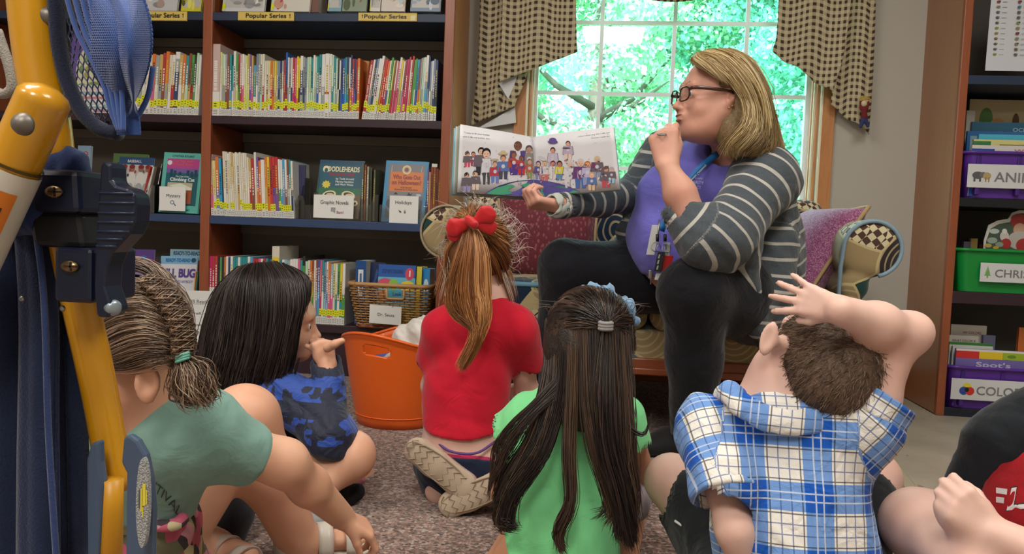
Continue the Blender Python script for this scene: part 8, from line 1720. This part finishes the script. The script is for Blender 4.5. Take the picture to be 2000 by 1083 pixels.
    hm = sdf_obj('hair_mass', hs, .003, strand_cap_mat('brown_short_hair_mass', '#4a382b', '#6a5342'), W_, it=1)
    # short strands grown from the hair mass surface
    me = hm.data; nv_ = len(me.vertices); Vv = np.zeros(nv_ * 3, np.float32); me.vertices.foreach_get('co', Vv); Vv = Vv.reshape(-1, 3) + np.array(W_.location); Nn = np.zeros(nv_ * 3, np.float32); me.vertex_normals.foreach_get('vector', Nn); Nn = Nn.reshape(-1, 3)
    rs = np.random.RandomState(5); crown = q(-.01, -.035, .085); H = Hair(31); cols = [np.array(lin(c_)) for c_ in ('#6a5342', '#54402f', '#7d6552', '#453427', '#8c745e')]
    for i in rs.randint(0, nv_, 6500):
        p_, n_ = Vv[i].astype(float), Nn[i].astype(float)
        if (p_ - q(0, 0, 0)) @ f > .085 * s: continue
        d = p_ - crown; d = d - n_ * (d @ n_); d = nrm(d + rs.normal(0, .02, 3)); L_ = rs.uniform(.008, .015); t = np.linspace(0, 1, 6)[:, None]
        H.P.append(p_ + (d * .99 + n_ * .03) * L_ * t + n_ * (.0015 * np.sin(t * 3.1)) + rs.normal(0, .0006, 3)); H.r.append(.00045); H.c.append(cols[rs.randint(5)] * rs.uniform(.75, 1.25))
    H.obj('hair', M_hair, W_)
PLAID()
# ---------------------------------------------------------------- girl in sage green, near left
def SAGE():
    s = .93; HC = P(252, 662, 1.05); fw = nrm((-.90, .30, -.25)); upv = nrm((-.02, -.42, .9)); sd = SDF(); q, ax = head_sdf(sd, HC, fw, upv, s, child=True, ears=False); f, l, u = ax; A3 = np.stack([l, f, u], 1)
    E0 = P(288, 748, .945); ex = np.stack([nrm((.25, -.95, -.2)), nrm((-.95, -.25, .1)), nrm((.12, -.1, 1))], 1); ex[:, 1] = nrm(np.cross(ex[:, 2], ex[:, 0])); ex[:, 0] = nrm(np.cross(ex[:, 1], ex[:, 2]))
    sd.ell(E0, np.array([.008, .0165, .0255]), ex, .004); sd.ell(E0 + ex[:, 0] * .007 + ex[:, 1] * .001 + (0, 0, .002), (.006, .0095, .016), ex, .004, 'sub'); sd.ell(E0 - ex[:, 2] * .020 + ex[:, 1] * .002, (.006, .008, .009), ex, .005)
    sd.cap(P(230, 760, 1.02), P(262, 790, 1.04), .050, .044, .04)
    nb = P(285, 862, 1.08); sd.cap(q(0, -.015, -.05), nb, .042, .046, .03)
    LS, RS_ = P(415, 862, 1.10), P(205, 905, 1.12); wa = P(265, 985, 1.16); pel = P(250, 1100, 1.20); sd.cap(LS, RS_, .036, .036, .04).cap(nb, wa, .065, .075, .05).cap(wa, pel, .08, .09, .05)
    EL = P(555, 905, 1.18); WL = P(668, 1010, 1.335); sd.cap(LS, EL, .040, .036, .02).cap(EL, EL + (WL - EL) * .4, .0345, .031, .02).cap(EL + (WL - EL) * .4, WL, .031, .0225, .02)
    hand_sdf(sd, WL, P(722, 1040, 1.37) - P(660, 1003, 1.33) + (0, 0, .006), (-.25, .2, -.95), .68, 1, curl=((30, 42, 30), (32, 44, 30), (34, 46, 30), (38, 46, 30)), spread=5, thumb=((30, 30), (10, 35)))
    ER = P(150, 1010, 1.2); sd.cap(RS_, ER, .038, .032, .02).cap(ER, ER + (.1, .1, -.1), .030, .022, .02)
    K = P(478, 822, 1.34); AN = P(600, 1098, 1.42); HP = P(300, 1075, 1.25); sd.cap(HP, K, .070, .054, .03).cap(K, K + (AN - K) * .35, .055, .053, .03).cap(K + (AN - K) * .35, AN, .053, .034, .03); sd.ell(K + (0, -.006, .008), (.050, .050, .048), k=.03)
    fd = nrm((FL(745, 1095) - FL(610, 1110)) * (1, 1, 0)); FT = np.array([AN[0], AN[1], .035]); sd.cap(AN, FT - fd * .01, .034, .030, .02).cap(FT, FT + fd * .075 + (0, 0, -.008), .030, .026, .02, flat=((0, 0, 1), .7))
    sl = nrm(np.cross((0, 0, 1), fd))
    for k, o in enumerate((-.022, -.010, .001, .011, .020)): sd.cap(FT + fd * (.075) + sl * o * -1 + (0, 0, -.014), FT + fd * (.108 - .005 * k) + sl * o * -1 + (0, 0, -.018), .0095 if k == 0 else .0075, .009 if k == 0 else .0065, .004)
    # other foot
    F2 = FL(440, 1085); F2 = np.array([F2[0], F2[1] - .05, .035]); sd.cap(P(300, 1110, 1.2), F2, .045, .032, .03).cap(F2, F2 + (.07, -.02, -.005), .030, .026, .02)
    W_ = person('child in a sage green shirt with braided hair, reaching out to touch a sandal', 'person', sd, .0036, SK2, P(255, 1150, 1.18) * (1, 1, 0)); eyes(q, ax, s, W_)
    sh = SDF(); sh.cap(P(300, 885, 1.10), P(252, 975, 1.14), .088, .084, .05).cap(P(252, 975, 1.14), P(250, 1022, 1.15), .084, .088, .05); sh.cap(P(400, 850, 1.10), P(235, 890, 1.12), .050, .05, .05); sh.cap(P(380, 830, 1.09), P(330, 850, 1.06), .045, .05, .05)
    sh.cap(LS + (0, 0, 0), P(478, 884, 1.14), .060, .052, .02); sh.cap(P(325, 930, 1.10), P(322, 1000, 1.10), .032, .032, .04); sh.cap(RS_, P(180, 960, 1.15), .055, .05, .03)
    sh.cap(q(0, -.02, -.06), nb + (.0, -.005, .006), .05, .052, .0, op='sub'); sh.cut(P(502, 905, 1.15), nrm((EL - LS) + (.0, 0, .0)), .006); sh.cut(P(320, 1026, 1.08), (.05, -.1, -1), .01)
    sh.folds(.0042, 20, (1, 0, -.3), 6); sh.folds(.0012, 50, (1, 0, -.5), 7); so = sdf_obj('shirt', sh, .0036, col_mat('sage_green_cotton', '#7fa499', c2='#76998e'), W_, it=2)
    b = MB(); a0, a1 = P(252, 962, 1.020), P(352, 1012, 1.028); uu = nrm(a1 - a0); vv_ = nrm(np.cross(uu, (0, 1, 0))) * -1
    V, F, w_ = text_geo('FESTIVAL'); lay = surf_lay(so, W_); P3 = []
    for x, y in V:
        t = x / w_; bx_, by_ = 276 + 74 * t, 946 + 66 * t - 8 * math.sin(t * 3.14); P3.append(lay(bx_ + 7 * y, by_ - 16 * y))
    b.add(P3, F, '#33403e'); b.obj('shirt_lettering', M_print, so)
    fl = SDF(); fl.cap(P(262, 1035, 1.15), P(262, 1110, 1.18), .096, .10, .05); fl.cap(P(330, 1040, 1.10), P(315, 1080, 1.12), .03, .05, .04); fl.cap(P(262, 1100, 1.18), P(330, 1130, 1.22), .09, .07, .04); fl.folds(.003, 60, (1, 0, 1), 3); fl.cut((0, 0, .003), (0, 0, -1))
    m, nt, bs = new_mat('floral_knit'); v = coords(nt); vo = N(nt, 'ShaderNodeTexVoronoi', i_Scale=42.); nt.links.new(v, vo.inputs['Vector']); sp = nt.nodes.new('ShaderNodeSeparateColor'); nt.links.new(vo.outputs['Color'], sp.inputs[0])
    nt.links.new(ramp(nt, sp.outputs[0], [(0, '#3a3236'), (.3, '#b8566e'), (.5, '#b9b088'), (.68, '#6a6a52'), (.82, '#c98a96')], 'CONSTANT'), bs.inputs['Base Color']); bs.inputs['Roughness'].default_value = .9
    sdf_obj('floral_bottoms', fl, .004, m, W_)
    MB().tube(spline([P(292, 1024, 1.055), P(320, 1028, 1.052), P(345, 1024, 1.06), P(358, 1012, 1.075)], 14), .0095, 8).obj('waist_roll', m, W_, smooth=True)
    # sandals
    M_sand = flat('pearly_white_sandal', '#cdc6bb', .4, coat=.2, var=.12); M_band = flat('pink_edged_strap', '#c9aca4', .5)
    def sandal(c, d, sc=1.):
        sl_ = nrm(np.cross((0, 0, 1), d)); b = SDF(); c = np.array(c); b.cap(c + (0, 0, .008) - d * .035, c + d * .085 + (0, 0, .008), .034 * sc, .036 * sc, .02, flat=((0, 0, 1), .25)); b.cut((0, 0, .002), (0, 0, -1)); so_ = sdf_obj('sandal', b, .003, M_sand, W_)
        for t, w_, hz in ((.078, .020, .044), (.030, .026, .054), (-.012, .016, .062)):
            mb = MB(); mb.grid(lambda u_, v_: c + d * (t + w_ * (v_ - .5)) + sl_ * (.037 * sc * math.cos(math.pi * u_)) + np.array([0, 0, .010 + hz * abs(math.sin(math.pi * u_)) ** .8]), 16, 3); mb.obj('strap', M_sand, so_, smooth=True, solid=.004)
            lp = [c + d * (t + w_ * .5) + sl_ * (.038 * sc * math.cos(math.pi * i / 16)) + np.array([0, 0, .010 + (hz + .002) * abs(math.sin(math.pi * i / 16)) ** .8]) for i in range(17)]; MB().tube(lp, .0016, 6).obj('strap_edge', M_band, so_, smooth=True)
        mb = MB(); mb.grid(lambda u_, v_: c - d * (.030 + .012 * math.sin(math.pi * u_)) + sl_ * (.034 * sc * math.cos(math.pi * u_)) - d * .02 * math.sin(math.pi * u_) + np.array([0, 0, .012 + .045 * v_]), 14, 3); mb.obj('heel_cup', M_sand, so_, smooth=True, solid=.003)
    sandal((FT[0], FT[1], 0), fd); sandal((F2[0] + .0, F2[1] - .005, 0), nrm((.93, -.35, 0)), 1.05)
    # hair
    hs = SDF(); hs.ell(q(0, -.010, .012), np.array([.078, .098, .086]) * s, A3, .02); hs.ell(q(0, .105, -.045), np.array([.085, .07, .095]) * s, A3, .004, 'sub'); hs.ell(P(283, 765, .985), (.034, .05, .045), k=.01, op='sub'); hs.ell(P(222, 745, .985), (.045, .05, .040), k=.01, op='sub')
    hs.folds(.002, 70, (.4, 0, 1), 4); sdf_obj('hair_mass', hs, .0032, strand_cap_mat('brown_hair_mass', '#3f2d22', '#6e5440'), W_, it=1)
    cols = ['#6e5643', '#54402f', '#8a705a', '#423024', '#a08a74', '#5f4a3a']; H = Hair(41)
    B_ = [(300, 545, .985), (338, 590, .985), (352, 640, .975), (345, 690, .965)]
    H.sheet(mkhair([[(150, 600, .985), (200, 560, .96), (262, 545, .955), (310, 560, .965), (338, 600, .97)], [(158, 650, .975), (215, 605, .945), (275, 595, .940), (320, 615, .950), (346, 640, .96)], [(175, 690, .965), (225, 655, .94), (280, 640, .930), (322, 650, .940), (350, 672, .955)], [(200, 712, .955), (240, 700, .935), (285, 685, .930), (322, 684, .935), (350, 692, .95)], [(222, 722, .955), (255, 722, .94), (292, 712, .930), (322, 705, .935), (352, 700, .95)]]), 2600, cols, r=.00055, thick=.003, clumps=60, ctight=.35, wave=.0012, seg=14, ends=.0, frizz=.002)
    H.sheet(mkhair([[(150, 560, 1.01), (190, 528, 1.0), (240, 515, 1.0), (290, 525, 1.0), (330, 570, .99)], [(180, 540, 1.06), (230, 516, 1.06), (285, 520, 1.05), (330, 545, 1.03), (360, 610, 1.0)]]), 700, cols, r=.0006, thick=.003, clumps=30, ctight=.3, seg=14, ends=0, frizz=.002)
    H.sheet(mkhair([[(300, 540, 1.0), (350, 570, 1.0), (368, 630, .99), (358, 690, .97)], [(310, 545, .98), (345, 590, .975), (362, 645, .97), (352, 695, .955)]]), 600, cols, r=.0006, thick=.004, clumps=14, ctight=.3, seg=12, ends=0)
    H.push(q(0, -.010, .012), A3, np.array([.079, .099, .087]) * s, 1.02)
    # braid ropes along the side of the head
    br = spline([P(*p_) for p_ in ((286, 548, .955), (322, 580, .948), (345, 620, .945), (356, 660, .943), (356, 696, .942))], 60)
    for st_ in range(3):
        pth = np.array([p_ + np.array([.0105 * math.sin(i * .42 + st_ * 2.094), -.006 * math.cos(i * .84 + st_ * 4.188) - .003, .004 * math.sin(i * .42 + st_ * 2.094)]) for i, p_ in enumerate(br)])
        for k in range(170):
            o = H.rs.normal(0, .0030, 3); H.P.append(pth + o); H.r.append(.0006); H.c.append(np.array(lin(cols[H.rs.randint(6)])) * H.rs.uniform(.8, 1.25))
    # bundle below the tie
    H.sheet(mkhair([[(354, 700, .942), (345, 735, .945), (350, 770, .95), (385, 786, .95)], [(358, 700, .94), (372, 730, .935), (385, 760, .935), (405, 784, .94)], [(362, 698, .945), (395, 715, .95), (412, 750, .955), (414, 785, .955)], [(350, 702, .945), (325, 728, .95), (318, 760, .955), (330, 782, .96)]]), 900, cols, r=.0006, thick=.006, clumps=30, ctight=.35, wave=.005, wfreq=1.5, seg=14, ends=.3, frizz=.006)
    H.obj('hair', M_hair, W_)
    cp = P(357, 698, .935); b = MB()
    for k in (-1, 0, 1): b.tube([cp + np.array([.0075 * math.cos(t), .006 * math.sin(t), .0032 * k + .003 * math.cos(t)]) for t in np.linspace(0, 6.283, 20)], .0022, 7, cap=False)
    b.obj('hair_tie', flat('turquoise_elastic', '#6fb8a8', .6), W_, smooth=True)
SAGE()
# ---------------------------------------------------------------- girl in dark blue
def BLUE():
    s = .92; HC = P(542, 614, 1.78); fw = nrm((.97, .22, -.06)); sd = SDF(); q, ax = head_sdf(sd, HC, fw, (-.04, -.10, 1), s, child=True); f, l, u = ax; A3 = np.stack([l, f, u], 1)
    nb = P(505, 735, 1.80); sd.cap(q(0, -.015, -.05), nb, .036, .04, .02); RS_, LS = P(545, 770, 1.70), P(470, 770, 1.92); wa = P(530, 880, 1.80); pel = P(540, 960, 1.80)
    sd.cap(LS, RS_, .034, .036, .03).cap(nb, wa, .07, .085, .05).cap(wa, pel, .085, .095, .05)
    ER, WR = P(640, 850, 1.66), P(640, 715, 1.72); sd.cap(RS_, ER, .036, .029, .02).cap(ER, WR, .028, .021, .02)
    hand_sdf(sd, WR + (0, 0, -.003), P(632, 668, 1.72) - P(641, 712, 1.72), (-.55, .8, .1), .64, -1, curl=((75, 90, 50), (78, 90, 50), (80, 90, 50), (82, 90, 50)), spread=0, thumb=((8, 10), (55, -5)))
    tp = P(640, 680, 1.70); sd.cap(tp, P(655, 672, 1.69), .011, .0095, .008).cap(P(655, 672, 1.69), P(668, 666, 1.69), .0092, .0075, .004)
    K = P(688, 888, 1.68); sd.cap(pel + (.02, -.03, 0), K, .066, .047, .03); sd.ell(K, (.047, .047, .05), k=.02); AN = P(590, 985, 1.60); sd.cap(K + (-.008, -.005, -.01), AN, .042, .030, .03)
    K2 = P(700, 940, 1.95); sd.cap(pel + (.02, .04, 0), K2, .065, .045, .03).cap(K2, P(670, 975, 1.78), .04, .03, .02)
    W_ = person('child in a dark blue patterned shirt with long loose hair, fist held to the mouth', 'person', sd, .0038, SK2, P(540, 1010, 1.80) * (1, 1, 0)); eyes(q, ax, s, W_)
    sh = SDF(); sh.cap(P(510, 775, 1.80), P(535, 880, 1.79), .092, .098, .05).cap(P(535, 880, 1.79), P(535, 925, 1.79), .10, .105, .05); sh.cap(LS, RS_, .05, .052, .05); sh.cap(RS_, ER + (.004, 0, .005), .055, .045, .03); sh.cap(ER + (.004, 0, .005), P(638, 712, 1.72), .045, .034, .03); sh.ell(ER + (.006, -.006, -.004), .050, k=.03)
    sh.cap(P(638, 712, 1.72), P(637, 690, 1.72), .026, .028, .0, op='sub');
    sh.folds(.0045, 40, (.2, 0, 1), 5); sh.folds(.002, 90, (.4, 0, 1), 6)
    m, nt, bs = new_mat('navy_shirt_with_blue_triangles'); v = coords(nt, 'Object', (1, .2, 1)); 
    ck = N(nt, 'ShaderNodeTexVoronoi', i_Scale=44.); ck.distance = 'MANHATTAN'; nt.links.new(v, ck.inputs['Vector']); sp = nt.nodes.new('ShaderNodeSeparateColor'); nt.links.new(ck.outputs['Color'], sp.inputs[0])
    f_ = math_(nt, 'GREATER_THAN', sp.outputs[0], .60); bandm = math_(nt, 'GREATER_THAN', math_(nt, 'SINE', math_(nt, 'MULTIPLY', N_z(nt, v), 75.)), -.35)
    c = mixc(nt, math_(nt, 'MULTIPLY', f_, bandm), '#0b1530', '#20459a'); nt.links.new(c, bs.inputs['Base Color']); bs.inputs['Roughness'].default_value = .7; bs.inputs['Sheen Weight'].default_value = .15; bump(nt, bs, noise(nt, coords(nt), 26, 3, .5, 1.5), .35, .02)
    sdf_obj('shirt', sh, .0042, m, W_, it=2)
    st_ = SDF(); st_.cap(pel + (.0, -.02, .0), pel + (K - pel) * .52, .088, .074, .04); st_.cap(pel + (0, .04, 0), pel + (K2 - pel) * .55, .085, .07, .04); st_.cap(pel + (K - pel) * .48, K, .058, .058, .0, op='sub'); st_.cut(pel + (K - pel) * .58, K - pel, .004); st_.folds(.003, 40, (1, 0, 1), 2); st_.cut((0, 0, .004), (0, 0, -1))
    so_ = sdf_obj('shorts', st_, .004, col_mat('light_grey_twill', '#8d9394', c2='#7f8586'), W_, it=1); 
    b = SDF(); a0 = P(590, 985, 1.58); b.cap(a0, P(610, 1005, 1.50), .05, .042, .03); b.folds(.003, 60, (1, 0, 1), 3); b.cut((0, 0, .003), (0, 0, -1)); sdf_obj('shorts_leg', b, .004, col_mat('pale_grey_twill', '#a3a9aa'), W_, it=1)
    b = SDF(); b.cap(P(650, 978, 1.70), P(696, 962, 1.72), .032, .020, .02); b.cap(P(630, 990, 1.68), P(655, 975, 1.70), .034, .030, .02); b.folds(.001, 200, (1, 0, 1), 3); b.cut((0, 0, .003), (0, 0, -1)); sdf_obj('sock', b, .003, flat('black_fuzzy_sock', '#101014', .9, bumpsc=600, bumpst=.5), W_)
    b = SDF(); b.cap(P(690, 950, 1.80), P(706, 938, 1.80), .016, .010, .01); sdf_obj('sock_edge', b, .003, flat('pink_sock', '#b8707c', .8), W_)
    hs = SDF(); hs.ell(q(0, -.010, .012), np.array([.080, .096, .088]) * s, A3, .02); hs.cap(q(.0, -.05, -.02), P(462, 720, 1.80), .075, .062, .04); hs.ell(q(0, .115, -.05), np.array([.09, .085, .10]) * s, A3, .004, 'sub'); hs.folds(.002, 80, (1, 0, .2), 4)
    sdf_obj('hair_mass', hs, .0036, strand_cap_mat('very_dark_hair_mass', '#15100f', '#2a211e'), W_, it=1)
    cols = ['#2e2522', '#1f1816', '#3d322e', '#171110', '#4c403b', '#282020']; H = Hair(51); top = (508, 516, 1.76)
    H.sheet(mkhair([[(560, 520, 1.74), (582, 548, 1.70), (584, 590, 1.685), (574, 640, 1.68), (562, 700, 1.68), (552, 742, 1.68)], [(535, 514, 1.74), (560, 548, 1.69), (568, 600, 1.675), (562, 660, 1.67), (548, 720, 1.67), (535, 752, 1.665)], [top, (515, 548, 1.69), (518, 610, 1.665), (510, 680, 1.655), (495, 730, 1.65), (488, 762, 1.65)], [(490, 518, 1.76), (470, 552, 1.70), (462, 620, 1.68), (452, 690, 1.67), (438, 735, 1.665), (428, 765, 1.66)],
        [(478, 522, 1.78), (440, 562, 1.73), (420, 630, 1.71), (408, 690, 1.70), (396, 730, 1.70), (388, 752, 1.70)], [(468, 525, 1.80), (425, 575, 1.77), (405, 640, 1.76), (392, 700, 1.76), (380, 735, 1.76), (376, 752, 1.76)], [(470, 522, 1.84), (430, 570, 1.86), (412, 640, 1.86), (400, 700, 1.86), (390, 750, 1.86)] + [(386, 760, 1.86)]]), 3600, cols, r=.00085, thick=.006, clumps=90, ctight=.55, wave=.004, wfreq=1.4, seg=18, ends=.15, frizz=.004)
    H.sheet(mkhair([[(575, 525, 1.76), (596, 542, 1.74), (602, 562, 1.73), (592, 600, 1.72)], [(560, 520, 1.74), (586, 540, 1.715), (596, 566, 1.705), (586, 630, 1.69)]]), 300, cols, r=.0007, thick=.004, clumps=16, ctight=.4, seg=12, ends=.2, frizz=.003)
    H.sheet(mkhair([[(585, 700, 1.70), (575, 740, 1.69), (580, 765, 1.69), (574, 745, 1.69)]]), 14, cols, r=.0007, thick=.002, clumps=2, ctight=.9, seg=14)
    H.obj('hair', M_hair, W_)
def N_z(nt, v):
    sx = N(nt, 'ShaderNodeSeparateXYZ'); nt.links.new(v, sx.inputs[0]); return sx.outputs[2]
BLUE()
# ---------------------------------------------------------------- mostly hidden child between the two
def HIDDEN():
    s = .86; HC = P(405, 872, 1.50); fw = nrm((.5, .8, -.3)); sd = SDF(); q, ax = head_sdf(sd, HC, fw, (0, -.2, 1), s, child=True); f, l, u = ax; A3 = np.stack([l, f, u], 1)
    nb = P(425, 970, 1.48); sd.cap(q(0, -.01, -.05), nb, .036, .045, .02); pel = P(390, 1105, 1.50); sd.cap(nb, pel, .06, .08, .05); sd.ell(P(420, 945, 1.45), (.045, .03, .03), k=.02)
    W_ = person('small child in a charcoal top almost wholly hidden behind the sage green sleeve', 'person', sd, .005, SK3, P(395, 1110, 1.50) * (1, 1, 0))
    sh = SDF(); sh.cap(P(410, 1000, 1.47), P(395, 1030, 1.47), .085, .09, .04); sh.ell(P(425, 945, 1.42), (.045, .05, .035), k=.02, op='sub'); sh.folds(.002, 40, (1, 0, 1), 2); sdf_obj('top', sh, .005, col_mat('charcoal_jersey', '#33343a'), W_)
    sh = SDF(); sh.cap(P(395, 1040, 1.47), P(385, 1100, 1.47), .088, .10, .04).cap(P(385, 1090, 1.42), P(360, 1130, 1.30), .07, .06, .03); sh.cut((0, 0, .003), (0, 0, -1)); sdf_obj('leggings', sh, .005, col_mat('black_leggings_knit', '#0c0d12'), W_)
    hs = SDF(); hs.ell(q(0, -.01, .01), np.array([.082, .1, .09]) * s, A3, .02); hs.ell(q(0, .1, -.05), np.array([.07, .07, .08]) * s, A3, .004, 'sub'); sdf_obj('hair_mass', hs, .005, strand_cap_mat('brown_hair_mass_dark', '#2a1a14', '#452c22'), W_)
    H = Hair(61); H.sheet(mkhair([[(385, 870, 1.42), (395, 910, 1.405), (410, 950, 1.40)], [(410, 865, 1.42), (420, 910, 1.405), (428, 962, 1.40)], [(440, 865, 1.42), (444, 910, 1.41), (436, 955, 1.405)]]), 320, ['#3a241b', '#2a1a14', '#50352a'], r=.0008, thick=.004, clumps=9, ctight=.7, seg=12); H.obj('hair', M_hair, W_)
HIDDEN()
# ---------------------------------------------------------------- boy in black and red at the right edge
def REDBLACK():
    s = .92; HC = P(2205, 640, 1.20); fw = nrm((-.75, .6, .15)); sd = SDF(); q, ax = head_sdf(sd, HC, fw, (0, -.05, 1), s, child=True); f, l, u = ax; A3 = np.stack([l, f, u], 1)
    nb = P(2150, 790, 1.22); sd.cap(q(0, -.015, -.05), nb, .038, .042, .02); LS, RS_ = P(1962, 868, 1.22), P(2230, 860, 1.08); wa = P(2080, 1010, 1.20); pel = P(2090, 1130, 1.20)
    sd.cap(LS, RS_, .036, .036, .04).cap(nb, wa, .07, .085, .05).cap(wa, pel, .085, .095, .05)
    EL = P(1893, 962, 1.25); sd.cap(LS, EL, .033, .027, .02)
    ER, WR = P(2110, 1120, 1.04), P(1936, 1040, 1.075); sd.cap(RS_, ER, .034, .030, .02).cap(ER, WR, .030, .0215, .02)
    hand_sdf(sd, WR + nrm(WR - ER) * -.002, P(1872, 985, 1.08) - P(1926, 1034, 1.075), nrm((.35, .9, -.3)), .64, 1, curl=((50, 66, 40), (52, 68, 40), (54, 68, 40), (58, 66, 40)), spread=3, thumb=((30, 40), (0, 45)))
    WL2 = P(1890, 1040, 1.13); sd.cap(EL, WL2, .027, .022, .02); sd.cap(P(1868, 1010, 1.10), P(1925, 1060, 1.09), .024, .022, .02)
    K = P(1793, 1026, 1.25); sd.cap(pel + (-.02, 0, 0), K, .068, .048, .03); sd.ell(K, (.046, .046, .046), k=.02); sd.cap(K, P(1905, 1120, 1.08), .046, .034, .03); K2 = P(2230, 1080, 1.30); sd.cap(pel, K2, .068, .046, .03)
    W_ = person('child in a black sleeved red shirt sitting with clasped hands at the picture edge', 'person', sd, .0036, SK4, P(2050, 1200, 1.20) * (1, 1, 0)); eyes(q, ax, s, W_)
    sh = SDF(); sh.cap(P(2080, 900, 1.21), P(2075, 1010, 1.20), .100, .108, .05).cap(P(2075, 1010, 1.20), P(2085, 1110, 1.20), .108, .112, .05); sh.folds(.003, 24, (1, 0, .6), 3); sh.folds(.0015, 60, (1, 0, 1), 3); sh.cap(q(0, -.01, -.08), nb, .04, .045, .0, op='sub')
    so = sdf_obj('shirt', sh, .0038, col_mat('crimson_jersey', '#a3121c', c2='#7d0f18'), W_, it=2)
    sl_ = SDF(); sl_.cap(P(2060, 820, 1.21), LS, .052, .048, .04).cap(LS, P(1905, 945, 1.235), .048, .040, .03); sl_.cap(P(2060, 840, 1.20), RS_, .05, .05, .04).cap(RS_, (RS_ + ER) * .5, .05, .042, .03); sl_.cap(P(1950, 880, 1.235), P(1925, 970, 1.235), .036, .030, .04)
    sl_.cap(P(1897, 958, 1.245), P(1884, 985, 1.255), .034, .036, .0, op='sub'); sl_.cap(q(0, -.01, -.08), nb, .045, .05, .0, op='sub'); sl_.folds(.0025, 36, (.5, 0, 1), 5); sl_.folds(.0012, 90, (.3, 0, 1), 6); o = sdf_obj('sleeves', sl_, .0036, col_mat('black_jersey_sleeve', '#12161b', c2='#191e24'), W_, it=2)
    st_ = SDF(); st_.cap(pel, pel + (K - pel) * .45, .10, .075, .04).cap(pel, pel + (K2 - pel) * .5, .10, .075, .04); st_.cut((0, 0, .003), (0, 0, -1)); sdf_obj('shorts', st_, .005, col_mat('black_shorts_cloth', '#131418'), W_)
    # chest lettering laid on the shirt
    b = MB(); lf = surf_lay(so, W_, 0)
    def lay(pts, col, off): b.add([lf(x, y) + (0, -off, 0) for x, y in pts], [tuple(range(len(pts)))], col)
    lay([(1944, 952), (1966, 955), (1965, 966), (1944, 963)], '#c9c4c4', .002); lay([(1944, 970), (1960, 972), (1959, 983), (1944, 981)], '#c9c4c4', .002)
    lay([(1972, 951), (1986, 949), (1981, 984), (2000, 981), (2000, 995), (1962, 999)], '#2c2c30', .0016); lay([(1974, 953), (1984, 951), (1978, 986), (2000, 984), (2000, 993), (1964, 997)], '#d2cdcd', .0024); lay([(2004, 948), (2016, 946), (2012, 990), (2002, 991)], '#d2cdcd', .0022)
    b.obj('shirt_lettering', M_print, so)
    hs = SDF(); hs.ell(q(0, -.008, .01), np.array([.079, .098, .088]) * s, A3, .02); hs.ell(q(0, .105, -.05), np.array([.09, .075, .095]) * s, A3, .004, 'sub'); hs.folds(.0015, 100, (1, 0, 0), 2); sdf_obj('hair', hs, .004, strand_cap_mat('short_brown_hair', '#3a2a20', '#5a4434'), W_)
REDBLACK()
